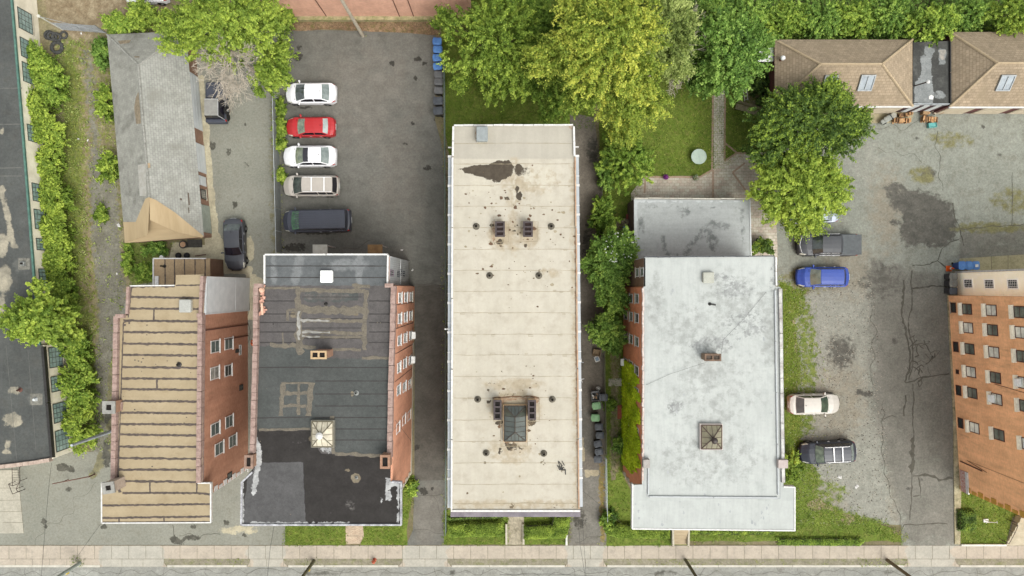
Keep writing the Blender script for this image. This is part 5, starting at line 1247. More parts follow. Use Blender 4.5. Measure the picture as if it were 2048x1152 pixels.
# canopies behind it
for lab, x, m, w_ in (('white canopy slab over the back door of the dark-roofed building', 640, simple('pale_slab', C(206, 206, 196), C(188, 186, 172), 2), 1.25), ('brown weathered canopy over the right back door of the dark-roofed building', 750, simple('brown_slab', C(152, 120, 80), C(126, 98, 66), 2.5), 1.25)):
    z = 3.0; c = W(x, 499, z); t = thing('door_canopy', lab, 'canopy', (c.x, c.y, 0))
    mb = MB(); mb.box(-w_ / 2, w_ / 2, -1.2, .42, z - .1, z); mb.build('slab', m, t)
    for sx in (-1, 1): mb = MB(); mb.tube((sx * (w_ / 2 - .08), .34, 0), (sx * (w_ / 2 - .08), .34, z - .1), .04); mb.build('post', WHITE, t)

# ---------------------------------------------------------------- 5 beige-roofed building
H5 = 10.0
b5 = thing('apartment_building', 'long building with a beige coated flat roof and pale side gutters, in the centre', 'building', (*W(1024, 650, 0)[:2], 0))
wp = [(909, 254), (1146, 252), (1147, 312), (1150, 314), (1157, 1022), (904, 1022), (905, 314), (909, 312)]
walls(b5, 'wall', wp, H5, brick_mat('buff_brick', C(184, 160, 130), C(166, 142, 112), C(170, 156, 136)))
Z5 = H5 - .06
m_r5 = surface('beige_coating', C(190, 183, 167), C(198, 191, 176), .3, C(182, 174, 158), 1.1, .03, 20, layers=[
    ('greyish', C(184, 178, 164), C(175, 169, 156), .3, 1.0, .2, .7), ('dirt', C(184, 172, 150), C(168, 155, 132), 1.0, 1.2, .3, 2.5), ('rust', C(170, 144, 118), C(146, 120, 98), 1.0, 2.2, .2, 3),
    ('hole', C(72, 64, 54), C(88, 79, 67), .75, 1.6, .06, 2.5), ('spot', C(120, 106, 86), C(96, 84, 68), 1.5, 3.0, .06, 4), ('light', C(200, 193, 177), C(196, 189, 172), .9, 1.5, .2, 3)], streak=((1.3, .12, 1), .045))
ex = MB()
def s5(pts, w=.03, m=0, dz=.005, **k): ex.ribbon([W(p[0], p[1], Z5) for p in pts], w, Z5 + dz, m, seed=int(pts[0][0] + pts[0][1]), **k)
for y in (287, 328, 371, 413, 456, 499, 541, 583, 626, 669, 710, 753, 796, 840, 883, 926, 969, 1007):
    s5([(908, y), (1030, y - .6), (1152, y - .3)], .03 if y != 1007 else .05, wob=.7, wander=.02)
for i in range(34):
    x, y = rnd.uniform(915, 1145), rnd.choice((371, 413, 456, 499, 541, 583, 626, 669, 710, 753, 796, 840, 883, 926)) + rnd.uniform(-3, 3)
    x0 = x; r_ = rnd.uniform(1.5, 4); s5([(x - r_ * 1.6, y - r_ * .4), (x + r_, y - r_ * .5), (x + r_ * 1.2, y + r_ * .4), (x - r_ * 1.5, y + r_ * .5), (x - r_ * 1.6, y - r_ * .4)], .025)
for (x0, y0, x1, y1) in ((984, 443, 1017, 483), (1042, 443, 1076, 483), (986, 795, 1008, 842), (1055, 795, 1078, 842), (1002, 790, 1055, 892)):
    s5([(x0, y0), (x1, y0 + 1), (x1, y1), (x0, y1 + 1), (x0, y0)], .04, wander=.04)
s5([(985, 796), (1010, 794), (1060, 793), (1078, 795)], .1, 1, wob=1.2)
marks(ex, Z5, 130, [(930, 380, 1130, 500), (930, 380, 1130, 500), (950, 520, 1110, 600), (950, 740, 1110, 900), (910, 320, 1150, 1005)], .03, .16, [0, 1, 2], 3)
marks(ex, Z5, 60, [(980, 395, 1080, 500), (985, 750, 1080, 905)], .04, .2, [1, 2], 4)
spots = [E(x, y, r_, r_ * .8) for x, y, r_ in ((1013, 399, 5), (990, 420, 3), (1037, 468, 4), (984, 452, 4), (1057, 487, 4), (985, 487, 4), (1090, 545, 6), (1078, 541, 5), (999, 490, 8), (1045, 455, 4), (975, 781, 4), (983, 768, 5), (1044, 766, 4), (1012, 790, 6), (1028, 790, 7), (970, 803, 6), (1024, 1012, 8), (1110, 1012, 7), (1147, 1014, 5), (1005, 747, 4), (1061, 754, 6), (1000, 845, 9), (1063, 845, 10), (1024, 893, 16), (1002, 901, 5), (1046, 897, 5), (1124, 938, 7), (1128, 944, 5), (1088, 926, 8), (972, 925, 6))]
sheet('roof', [(908, 253), (1147, 251), (1148, 312), (1151, 314), (1159, 1024), (902, 1024), (904, 314), (907, 312)], Z5, [m_r5, simple('roof_seam', C(170, 158, 134), C(146, 134, 110), 3), simple('rust_line', C(120, 92, 70), C(94, 74, 58), 3)], dict(
    greyish=PL([(900, 245), (1160, 245), (1160, 318), (900, 318)], 6),
    dirt=MX(AM(.7, E(1060, 360, 60, 30)), AM(.65, LN([(1028, 330), (1026, 500)], 30, 18)), AM(.85, E(1000, 470, 24, 30)), AM(.8, E(1058, 470, 22, 28)), AM(.95, E(1030, 820, 50, 40)), AM(.75, E(1028, 770, 60, 14)), AM(.7, LN([(910, 1010), (1150, 1010)], 20, 10)), AM(.6, LN([(1145, 330), (1152, 1000)], 14, 8)), AM(.6, E(1100, 545, 24, 12)), AM(.6, E(1024, 900, 50, 30))),
    rust=MX(AM(.75, LN([(1149, 320), (1156, 1010)], 5, 4)), AM(.85, E(1000, 800, 16, 8)), AM(.85, E(1064, 800, 16, 8)), AM(.8, E(987, 460, 5, 24)), AM(.8, E(1143, 255, 5, 5)), AM(.75, E(955, 268, 4, 14)), AM(.8, E(1030, 797, 40, 4))),
    hole=MX(PL([(926, 336), (950, 330), (985, 328), (990, 324), (1012, 322), (1024, 330), (1020, 352), (1008, 360), (992, 366), (985, 362), (965, 355), (945, 350), (928, 344)], 4), E(1000, 341, 26, 19, 0, .35), E(1014, 330, 12, 9), E(1038, 340, 10, 13), E(1052, 344, 9, 9), E(1034, 378, 5, 5), E(1039, 392, 6, 9), E(920, 337, 4, 3), AM(.85, E(1014, 399, 4, 5)), E(1000, 484, 9, 5), E(1050, 489, 3, 5), E(984, 452, 5, 4), E(1034, 453, 5, 3), E(1028, 461, 5, 3), E(999, 845, 8, 5), E(1062, 845, 9, 6), PL([(1008, 886), (1036, 886), (1034, 893), (1022, 899), (1016, 902)], 2), AM(.8, E(1001, 902, 5, 7)), AM(.8, E(1043, 896, 4, 5)), AM(.8, E(976, 780, 5, 3)), AM(.8, E(977, 802, 6, 3))),
    spot=MX(*[AM(.5, s) for s in spots], AM(.08, PL([(905, 360), (1150, 360), (1150, 560), (905, 560)], 20)), AM(.06, PL([(905, 700), (1150, 700), (1150, 940), (905, 940)], 20))),
    light=MX(AM(.6, LN([(1027, 320), (1027, 420)], 8, 4)), AM(.65, E(1080, 350, 40, 30)), AM(.6, E(960, 375, 40, 20)))), .22, parent=b5, extra=ex)
coping(b5, [(907.5, 251), (1146.5, 250)], H5, .1, .1, WHITE, .72, name='parapet_rail'); coping(b5, [(907, 253), (906, 312)], H5, .14, .12, WHITE, 1.3); coping(b5, [(1147.5, 253), (1148.5, 312)], H5, .14, .12, WHITE, 1.3)
coping(b5, [(905.5, 314), (903, 1020)], H5, .12, .1, WHITE, 5); 
coping(b5, [(1150.5, 314), (1158, 1018)], H5, .1, .1, simple('rusty_edge', C(196, 168, 140), C(176, 140, 112), 2), 5)
GUT = simple('gutter_blue_grey', C(176, 184, 190), C(196, 200, 202), .8, .5, .1)
mb = MB(); mw = MB()
for (xa, ya, xb, yb, sgn) in ((900.5, 313, 899, 1016, -1), (1153.5, 312, 1161.5, 1014, 1)):
    zz = H5 - .35; A, B = W(xa, ya, zz), W(xb, yb, zz); d = B - A; n = 12; ang = math.atan2(d.y, d.x)
    for i in range(n):
        p, q = A.lerp(B, i / n), A.lerp(B, (i + 1) / n); c = (p + q) / 2
        mb.cbox((c.x, c.y, zz - .35), (d.length / n - .02, .3, .35), ang)
        mw.cbox((p.x, p.y, zz - .36), (.16, .36, .4), ang); mw.cbox((p.x, p.y + .7, zz - .36), (.05, .33, .38), ang)
mb.build('side_gutter', GUT, b5, world=True); mw.build('gutter_joint', WHITE, b5, world=True)
mb = MB(); A, B = W(901, 1027, H5 - .3), W(1161, 1027, H5 - .3); c = (A + B) / 2; mb.cbox((c.x, c.y - .02, H5 - .8), ((B - A).length, .5, .46), 0); mb.build('front_cornice', simple('plum_metal', C(138, 130, 136), C(112, 104, 112), 1.5, .6, .15), b5, world=True)
mb = MB(); A, B = W(902, 1021.5, H5), W(1160, 1021.5, H5); c = (A + B) / 2; mb.cbox((c.x, c.y, H5 - .2), ((B - A).length, .12, .26), 0); mb.build('front_edge', WHITE, b5, world=True)
roof_box('roof_hatch', 'grey metal box hatch at the upper end of the beige roof', 'roof hatch', 964, 267, Z5, 1, 1, .7, [('curb', 0, 0, 0, .84, 1.1, .35, STONE, 1), ('lid', 0, 0, .35, .86, 1.12, .35, simple('grey_lid', C(154, 160, 160), C(140, 146, 146), 3, .4), .96)])
PLUM = simple('plum_cap', C(84, 74, 74), C(66, 58, 58), 4, .7, .15); BUFF = simple('stained_stucco', C(206, 180, 146), C(178, 146, 112), 2.5, .9, .15); DKF = simple('maroon_flue', C(52, 32, 28), C(36, 24, 22), 4)
for lab, x, y, n_, hh in (('left one of the upper pair of three-flue chimneys on the beige roof', 1000, 458, 3, .9), ('right one of the upper pair of three-flue chimneys on the beige roof', 1056, 458, 3, .9)):
    flue_stack('chimney', lab, 'chimney', x, y, Z5, hh, .62, 1.05, 3, BUFF, DKF, capmat=PLUM, group='three-flue chimneys on the beige roof')
for lab, x, y in (('left one of the lower pair of chimneys, beside the glazed skylight of the beige roof', 995, 820), ('right one of the lower pair of chimneys, beside the glazed skylight of the beige roof', 1064, 820)):
    flue_stack('chimney', lab, 'chimney', x, y, Z5, 1.2, .5, 1.35, 3, BUFF, SOOT, capmat=PLUM, group='three-flue chimneys on the beige roof')
pyramid_skylight('long dark-glazed hipped skylight between two chimneys on the beige roof', 1030, 847, Z5, 1.6, 2.62, .55, simple('old_green_glass', C(88, 94, 86), C(62, 68, 62), 1.5, .15, .2, 3, spec=.8), simple('frame_brown', C(84, 76, 68), C(66, 60, 54), 4), ridge=1.1, nx=6, ny=7, curbm=BUFF)
for i, (x, y, lab) in enumerate(((952, 452, 'dark vent pipe left of the upper chimney pair'), (1103, 452, 'dark vent pipe right of the upper chimney pair'), (979, 551, 'vent pipe with a square box, below the left upper chimney'), (1078, 551, 'vent pipe with dirt beside it, below the right upper chimney'), (955, 800, 'vent pipe left of the lower left chimney'), (1105, 800, 'vent pipe right of the lower right chimney'), (972, 908, 'round collar vent below and left of the hipped skylight'), (1088, 909, 'round collar vent below and right of the hipped skylight'))):
    vent(lab + ' on the beige roof', x, y, Z5, .35, .12, simple('corroded_pipe', C(120, 114, 100), C(84, 78, 68), 5, .8, .2))
t = thing('debris', 'tangle of dark scrap lying near the lower right corner of the beige roof', 'debris', (*W(1124, 939, H5)[:2], Z5)); mb = MB()
for i in range(9): a = rr.uniform(0, 3); p = (rr.uniform(-.2, .3), rr.uniform(-.4, .4), .05); mb.tube(p, (p[0] + math.cos(a) * .35, p[1] + math.sin(a) * .4, rr.uniform(.03, .12)), .035, .03, 5)
mb.build('scrap', DARKMETAL, t)

# ---------------------------------------------------------------- 6 white-roofed building
H6 = 9.0
b6 = thing('apartment_building', 'three-storey orange-brick building with a white coated flat roof and ivy on its left wall', 'building', (*W(1425, 800, 0)[:2], 0))
wp = [(1289, 516), (1549, 514), (1551, 573), (1561, 575), (1566, 972), (1566, 1010), (1284, 1010), (1285, 575), (1289, 573)]
walls(b6, 'wall', wp, H6, BR_WHITE)
mb = MB(); mb.prism(P2([(1288.4, 516), (1291, 516), (1291, 573), (1288.4, 573)], H6), 0, H6 - .05); mb.build('rear_wall_face', BR_DULL, b6, world=True)
Z6 = H6 - .05
m_r6 = surface('white_coating', C(183, 186, 182), C(192, 195, 191), .25, C(176, 180, 176), 1.2, .025, 18, layers=[
    ('smudge', C(154, 156, 152), C(171, 174, 170), 1.1, 1.1, .3, 2.5), ('dark', C(138, 140, 138), C(168, 170, 168), 1.2, 2.2, .22, 3), ('front', C(182, 185, 181), C(191, 194, 190), .2, 1, .08, .8)], streak=((3.0, .3, 1), .055))
ex = MB()
def s6(pts, w=.02, m=0, dz=.005, **k): ex.ribbon([W(p[0], p[1], Z6) for p in pts], w, Z6 + dz, m, seed=int(pts[0][0] + pts[0][1]), **k)
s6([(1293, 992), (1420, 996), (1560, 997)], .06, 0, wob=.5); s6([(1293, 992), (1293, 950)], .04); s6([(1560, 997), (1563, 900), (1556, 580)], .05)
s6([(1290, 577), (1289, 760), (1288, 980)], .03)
marks(ex, Z6, 90, [(1290, 580, 1555, 990), (1270, 1000, 1585, 1055)], .02, .12, [0], 5, 2.0)
sheet('roof', [(1288, 515), (1550, 513), (1551, 573), (1561, 574), (1567, 973), (1590, 975), (1590, 1061), (1265, 1057), (1266, 970), (1284, 969), (1285, 576), (1288, 573)], Z6, [m_r6, simple('shadow_line_and_marks', C(160, 163, 164), C(178, 180, 180), 3)], dict(  # shadow lines painted along the roof steps; same colour for small stains
    smudge=MX(AM(.52, E(1470, 600, 90, 60, 0, .8)), AM(.5, E(1380, 660, 80, 60, 0, .8)), AM(.42, E(1430, 780, 110, 120, 0, .8)), AM(.55, E(1400, 1030, 150, 20)), AM(.45, E(1420, 920, 120, 60)), AM(.6, E(1310, 600, 20, 60)), AM(.6, E(1540, 660, 20, 80)), AM(.6, E(1410, 740, 40, 30))),
    dark=MX(AM(.6, E(1470, 580, 40, 20)), AM(.5, E(1490, 650, 50, 30)), AM(.55, E(1425, 690, 50, 20)), AM(.55, E(1350, 815, 20, 16)), AM(.55, E(1330, 1015, 40, 10)), AM(.5, E(1550, 560, 12, 40)), AM(.6, E(1486, 1015, 30, 8)), AM(.55, E(1440, 555, 30, 10))),
    front=PL([(1260, 1000), (1600, 1000), (1600, 1070), (1260, 1070)], 3)), .28, parent=b6, extra=ex)
mb = MB()
for i, (a, b) in enumerate((((1265.5, 969), (1265, 1058)), ((1265, 1058), (1590, 1061.5)), ((1590, 1061.5), (1590, 975)), ((1590, 975), (1568, 974)))):
    A, B = W(*a, H6), W(*b, H6); d = B - A; c = (A + B) / 2; mb.cbox((c.x, c.y, H6 - .5), (d.length + .04, .1, .49 + .003 * i), math.atan2(d.y, d.x))
mb.build('roof_edging', WHITE, b6, world=True)
mb = MB(); mb.prism(P2([(1267, 971), (1589, 976), (1589, 1059), (1267, 1056)], H6), H6 - .5, Z6 - .012); mb.build('cornice', STONE, b6, world=True)
coping(b6, [(1286, 577), (1286, 960)], H6, .12, .09, simple('white_brickedge', C(226, 214, 206), C(204, 180, 168), 4), .35, jitter=.03)
coping(b6, [(1559.5, 577), (1565.5, 965)], H6, .22, .12, simple('worn_white', C(214, 214, 208), C(168, 160, 156), 1.3, .7, .12, 7), 1.15); coping(b6, [(1562.5, 577), (1568, 965)], H6 - .15, .1, .1, simple('grey_side', C(140, 140, 138), C(120, 120, 118), 3), 1.15)
coping(b6, [(1288.5, 514), (1549.5, 512)], H6, .08, .08, simple('slate_rail', C(90, 92, 96), C(76, 78, 82), 3), .95, name='rear_rail'); coping(b6, [(1551, 514), (1552, 572)], H6, .12, .1, WHITE, 1.2)
A6, B6 = W(1285, 575, H6), W(1284, 1010, H6); M6 = wall_frame(A6, B6, (-1, 0, 0))
rows = [((1274, 597), (1262.5, 597), (1252.5, 597)), ((1274, 636), (1262.5, 633), (1252.5, 630)), ((1274, 683), (1262.5, 678), (1252.5, 672)), ((1274, 741), (1262.5, 731), (1251, 725)), ((1272, 783), (1262.5, 775), (1252.5, 768)), ((1273, 862), (1263, 850), (1252.5, 840))]
for i, r_ in enumerate(rows):
    for j, (x, y) in enumerate(r_):
        s_, z_ = on_wall(x, y, A6, B6); window(b6, M6, s_, (6.8, 4.2, 1.6)[j], .78, 1.5, fm=WHITE, pane=GLASSD if (i + j) % 2 else PANE, sm=STONE, ac=(i == 3 and j == 2))
mb = MB(M6); LL = (B6 - A6).length
for k in range(10): mb.box(LL - (.42 if k % 2 else .28), LL - .002, .002, .045, .2 + k * .88, .2 + k * .88 + .6)
mb.build('quoin', STONE, b6, world=True)
A, B = W(1288.4, 516, H6), W(1288.4, 573, H6); Mr = wall_frame(A, B, (-1, 0, 0))
for (x, y) in ((1284.5, 544), (1275, 545)): s_, z_ = on_wall(x, y, A, B); window(b6, Mr, s_, z_ if z_ > 4.2 else 5, .7, 1.3, fm=WHITE, pane=PANE)
for pts in ([(1297, 990), (1297, 930)], [(1297, 993), (1556, 995)], [(1556, 990), (1550, 580)]): coping(b6, pts, H6, .1, .07, simple('white_inner', C(196, 199, 199), C(182, 185, 186), 3), 4, name='parapet_step')
# ivy
rng = np.random.RandomState(77); n = 15000
s_ = rng.uniform(.3, LL - 1.0, n); z_ = rng.uniform(0, 8.6, n)
sy = 575 + (s_ / LL) * 435          # rough photo row at roof height
ivtop = np.interp(sy, [575, 700, 742, 760, 790, 940, 965, 985], [0, 0, 4.5, 7.4, 8.4, 8.5, 6.0, 2.0]) + np.array([mnoise.noise(Vector((a * 1.8, b * .35, 4))) for a, b in zip(s_, z_)]) * 3.2
ivtop[(sy < 742)] = 0
k = z_ < ivtop; s_, z_ = s_[k], z_[k]; n = len(s_)
P = np.array([tuple(M6 @ Vector((a, .05 + .1 * rng.rand(), b))) for a, b in zip(s_, z_)])
nrm = np.array(tuple(M6.to_3x3() @ Vector((0, 1, .5))))
tn = .5 + np.array([mnoise.noise(Vector((a * .8, b * .4, 9))) for a, b in zip(s_, z_)]) * .5 + rng.normal(size=n) * .12
leaves_mesh('ivy', P - np.array(wloc(b6)), np.tile(nrm, (n, 1)) + rng.normal(size=(n, 3)) * .35, rng.uniform(.1, .26, n), tn, LEAF['ivy'], rng, b6, aspect=.8)
# on the white roof
flue_stack('chimney', 'brown two-flue chimney in the middle of the white roof', 'chimney', 1426, 715, Z6, 1.1, 1.15, .45, 2, simple('brown_render', C(150, 128, 106), C(120, 100, 82), 3), simple('grey_flue', C(96, 86, 76), C(70, 60, 52), 3), capmat=simple('brown_cap', C(128, 104, 86), C(98, 80, 68), 3))
pyramid_skylight('square amber-glazed pyramid skylight with a dark ball vent on the white roof', 1423, 874, Z6, 1.55, 1.8, .45, simple('amber_glass', C(148, 142, 118), C(122, 116, 96), 1.2, .3, .1, 3), simple('maroon_frame', C(96, 78, 70), C(80, 62, 56), 3), cap=(.24, .05, -.15, simple('dark_ball', C(70, 56, 52), C(50, 42, 40), 3, .4)), curbm=simple('pink_white_curb', C(222, 210, 202), C(206, 196, 190), 2))
roof_box('roof_hatch', 'square stone-grey hatch on the upper part of the white roof', 'roof hatch', 1418, 555, Z6, 1, 1, .4, [('curb', 0, 0, 0, .8, .78, .25, STONE, 1), ('lid', 0, 0, .25, .86, .84, .1, simple('putty_lid', C(186, 186, 174), C(174, 174, 162), 2), .95)])
vent('fallen black pipe stub above the chimney of the white roof', 1421, 608, Z6, .2, .06); 
t = thing('pipe_elbow', 'short black pipe lying on the white roof above the brown chimney', 'pipe', (*W(1426, 609, H6)[:2], Z6)); mb = MB(); mb.tube((-.2, .03, .07), (.2, -.03, .07), .06, .06, 10); mb.build('pipe', DARKMETAL, t)
t = thing('parapet_chimney', 'low grey chimney block on the left parapet of the white roof', 'chimney', (*W(1291, 925, H6)[:2], Z6)); mb = MB(); mb.cbox((0, 0, 0), (.5, .62, .5)); mb.build('stack', simple('grey_block', C(176, 170, 164), C(152, 146, 140), 2), t)
t = thing('parapet_chimney', 'low pinkish chimney block on the right parapet of the white roof', 'chimney', (*W(1563, 926, H6)[:2], Z6)); mb = MB(); mb.cbox((0, 0, 0), (.72, .62, .4)); mb.build('stack', simple('pink_block', C(196, 182, 176), C(176, 162, 156), 2), t)
for lab, pts in (('thin cable running up the white roof from the brown chimney to its upper right corner', [(1438, 708), (1446, 680), (1490, 635), (1532, 584)]), ('thin cable running down-left from the brown chimney across the white roof', [(1411, 722), (1340, 748), (1292, 770)])):
    mb = MB(); mb.path([tuple(W(x, y, H6) + Vector((0, 0, .02 if i not in (0,) else .5))) for i, (x, y) in enumerate(pts)], .008, 5); tag(mb.build('cable', DARKMETAL), lab, 'cable')
# rear wing
b7 = thing('rear_wing', 'low grey-coated flat rear wing behind the white-roofed building', 'building', (*W(1385, 460, 0)[:2], 0))
H7 = 3.3
p7 = [(1268, 398), (1498, 400), (1502, 540), (1269, 540)]
walls(b7, 'wall', p7, H7, simple('plum_siding', C(128, 108, 108), C(110, 92, 92), 2, .8))
sheet('roof', [(p[0], p[1]) for p in p7], H7 + .015, surface('grey_coating', C(168, 172, 170), C(180, 184, 182), .3, C(158, 162, 160), 1.4, .06, 18, layers=[('smudge', C(118, 122, 120), C(140, 144, 142), 1.1, 1.2, .25, 2.5), ('edge', C(198, 202, 202), C(188, 192, 192), .3, 1, .1, 1)], streak=((.3, 3.5, 1), .05)), dict(
    smudge=MX(AM(.7, LN([(1375, 500), (1400, 470), (1425, 445), (1455, 455)], 14, 10)), AM(.7, LN([(1325, 470), (1330, 505)], 10, 7)), AM(.6, E(1368, 425, 14, 12)), AM(.65, E(1360, 512, 40, 5)), AM(.6, E(1425, 480, 12, 30)), AM(.6, E(1284, 450, 8, 20)), AM(.5, LN([(1485, 415), (1486, 490)], 10, 6)), AM(.5, LN([(1290, 412), (1480, 414)], 8, 6))),
    edge=MX(LN([(1270, 400), (1271, 520)], 6, 3), AM(.9, LN([(1270, 403), (1500, 404)], 5, 3)))), .3, parent=b7)
coping(b7, [(1268, 396.5), (1499, 398)], H7, .1, .08, simple('cream_rail', C(214, 210, 196), C(186, 182, 168), 3), 1.3, name='rail'); coping(b7, [(1499, 400), (1502, 516)], H7, .09, .07, WHITE2, 2)

# ---------------------------------------------------------------- 7 hip-roofed garages
def hip_garage(label, x0, x1, y0, y1, ez, rz, rx0, rx1, ry, seedn):
    b = thing('garage_building', label, 'building', (*W((x0 + x1) / 2, (y0 + y1) / 2, 0)[:2], 0), 0, 'hip-roofed tan shingle garages')
    e = [V((x0, y0), ez), V((x1, y0), ez), V((x1, y1), ez), V((x0, y1), ez)]; r_ = [V((rx0, ry), rz), V((rx1, ry), rz)]
    mb = MB(); mb.add(e + r_, [(0, 4, 5, 1), (3, 2, 5, 4), (0, 3, 4), (1, 5, 2), (0, 1, 2, 3)]); mb.build('roof', SH_TAN, b, world=True)
    mb = MB()
    for A, B in ((r_[0], r_[1]), (e[0], r_[0]), (e[3], r_[0]), (e[1], r_[1]), (e[2], r_[1])):
        A, B = Vector(A), Vector(B); n = int((B - A).length / .3)
        for i in range(n): mb.tube(A.lerp(B, i / n), A.lerp(B, (i + .94) / n) + Vector((0, 0, .02)), .11, .11, 6)
    mb.build('ridge_cap', simple('tan_ridge', C(194, 174, 144), C(180, 160, 130), 3, .9, .1), b, world=True)
    mb = MB(); q = [Vector(v) for v in e]; mb.prism([(q[0].x + .15, q[0].y - .15), (q[1].x - .15, q[1].y - .15), (q[2].x - .15, q[2].y + .12), (q[3].x + .15, q[3].y + .12)], 0, ez - .02, top=False); mb.build('wall', simple('maroon_wall', C(120, 76, 72), C(100, 64, 62), 2), b, world=True)
    mb = MB(); mb.box(q[3].x - .05, q[2].x + .05, q[3].y - .13, q[3].y + .0, ez - .14, ez - .01); mb.build('gutter', WHITE, b, world=True)
    n = int((q[2].x - q[3].x) / 2.9)
    for i in range(n):
        a = q[3].x + (q[2].x - q[3].x) * (i + .5) / n; mb = MB(); mb.box(a - 1.2, a + 1.2, q[3].y + .06, q[3].y + .117, .05, 2.1)
        for k in range(4): mb.box(a - 1.12, a + 1.12, q[3].y + .04, q[3].y + .06, .12 + k * .5, .52 + k * .5)
        mb.build('garage_door', simple('cream_door', C(222, 208, 184), C(206, 192, 168), 2), b, world=True)
    return b, e, r_
SKY_L = ('left skylight on the left garage roof', 'right skylight on the left garage roof')
g1, e1, r1 = hip_garage('left tan-shingled hip-roofed garage with two skylights', 1549, 1825, 79, 212, 2.8, 4.9, 1641, 1764, 128, 1)
g2, e2, r2 = hip_garage('right tan-shingled hip-roofed garage, cut by the right edge', 1900, 2200, 64, 213, 2.8, 5.0, 1995, 2110, 126, 2)
def roof_window(parent, px, py, w_, h_, plane):
    c = plane_z(px, py, *plane); A, B, Cc = map(Vector, plane); n = (B - A).cross(Cc - A).normalized(); n = n if n.z > 0 else -n
    t = Vector((1, 0, 0)); u = n.cross(t).normalized(); M = Matrix.Identity(4); M.col[0] = (*t, 0); M.col[1] = (*u, 0); M.col[2] = (*n, 0); M.col[3] = (*c, 1)
    mb = MB(M)
    for a in ((-w_, w_, -h_, -h_ + .1), (-w_, w_, h_ - .1, h_), (-w_, -w_ + .08, -h_ + .1, h_ - .1), (w_ - .08, w_, -h_ + .1, h_ - .1), (-.03, .03, -h_ + .1, h_ - .1)): mb.box(*a, 0, .16)
    o = mb.build('skylight', GALV, parent, world=True)
    mb = MB(M); mb.box(-w_ + .05, w_ - .05, -h_ + .06, h_ - .06, .01, .1); mb.build('pane', simple('sky_glass', C(160, 170, 176), C(134, 144, 152), 1, .15, .12, 3, spec=1), o, world=True)
ps1 = (e1[3], e1[2], r1[1]); roof_window(g1, 1659, 165, .56, .66, ps1); roof_window(g1, 1732, 165, .6, .68, ps1); roof_window(g2, 2010, 165, .6, .68, (e2[3], e2[2], r2[1]))
gm_ = thing('link_garage', 'flat black-roofed link building between the two tan garages', 'building', (*W(1862, 150, 0)[:2], 0))
HL = 2.7; pl_ = [(1826.5, 84), (1898.5, 82), (1899, 208), (1825.5, 208)]
walls(gm_, 'wall', pl_, HL, simple('maroon_boards', C(96, 66, 70), C(76, 52, 56), 2))
sheet('roof', pl_, HL + .02, surface('patched_black', C(64, 64, 62), C(80, 80, 77), .5, C(96, 96, 92), 1.2, .16, 14, layers=[('grey', C(128, 131, 130), C(146, 149, 148), .9, .9, .1, 2), ('pale', C(176, 168, 158), C(150, 146, 138), .9, 1.4, .12, 2)]), dict(
    grey=MX(AM(.9, PL([(1840, 112), (1862, 112), (1866, 206), (1828, 206), (1830, 165), (1843, 150)], 4)), AM(.8, PL([(1848, 90), (1872, 96), (1866, 114), (1848, 114)], 4)), AM(.85, PL([(1877, 98), (1892, 98), (1892, 132), (1878, 130)], 3)), AM(.75, E(1880, 190, 12, 10))), pale=AM(.85, PL([(1878, 100), (1891, 100), (1891, 122), (1880, 120)], 3))), .22, parent=gm_)
coping(gm_, [(1898.5, 84), (1899, 208)], HL, .1, .2, DARKMETAL, 3); coping(gm_, [(1826, 208.5), (1898, 208.5)], HL, .08, .12, simple('grey_fascia', C(190, 194, 196), C(160, 164, 168), 3), 1.5)
A, B = W(1826, 208, HL), W(1899, 208, HL); Mg = wall_frame(A, B, (0, -1, 0))
mb = MB(Mg)
for s in (.3, 1.2, 2.2): mb.box(s, s + .5, .01, .06, .3, 2.3)
mb.build('door', WHITE2, gm_, world=True)
for i, (x, y, col_) in enumerate(((1848, 162, 'thin flue with a white ball cap on the flat black roof'),)):
    c = W(1826, 172, HL); t = thing('flue', col_, 'flue', (c.x + .1, c.y, HL)); mb = MB(); mb.tube((0, 0, 0), (.25, -.1, 1.5), .05, .05, 8); mb.build('pipe', IRON, t); mb = MB(); mb.lathe((.25, -.1, 1.45), [(.05, 0), (.15, .06), (.16, .14), (.09, .22), (0, .24)], 12); mb.build('ball_cap', WHITE, t, smooth='auto')
c = W(1862, 195, HL); t = thing('roof_scrap', 'small white sheet lying on the flat black roof', 'scrap'); t.location = (c.x, c.y, HL + .02); mb = MB(); mb.prism([(-.2, -.15), (.15, -.18), (.22, .1), (0, .22), (-.2, .1)], .003, .02); mb.build('sheet', WHITE, t)

# ---------------------------------------------------------------- 8 orange building (right)
b8 = thing('apartment_building', 'tall weathered orange-brick building with rows of stone-silled windows, cut by the right edge', 'building', (*W(1960, 800, 0)[:2], 0))
HB = 13.0
A8, B8 = W(1895, 591, 0), W(1919, 977, 0)
far = 12
mb = MB(); mb.prism([(A8.x, A8.y), (B8.x, B8.y), (B8.x + far, B8.y), (A8.x + far, A8.y)], 0, HB); mb.build('wall', BR_RIGHT, b8, world=True)
mb = MB(); mb.box(min(A8.x, B8.x) - .1, A8.x + far, B8.y - .2, A8.y + .15, HB + .002, HB + .3); mb.build('roof', DARKMETAL, b8, world=True)
M8 = wall_frame(A8, B8, (-1, 0, 0)); L8 = (B8 - A8).length
BROWNF = simple('brown_frame', C(104, 62, 52), C(84, 50, 44), 3); GP = simple('old_pane', C(134, 140, 128), C(92, 100, 92), 1.2, .12, .12, 3, spec=.8)
zs = (2.35, 5.3, 8.4); PALES = simple('pale_sill', C(216, 208, 188, .7), C(196, 188, 168, .7), 4, .85); PANE3 = simple('light_blind', C(206, 204, 192, .75), C(150, 152, 144, .75), .9, .15, .1, 3, spec=.8)
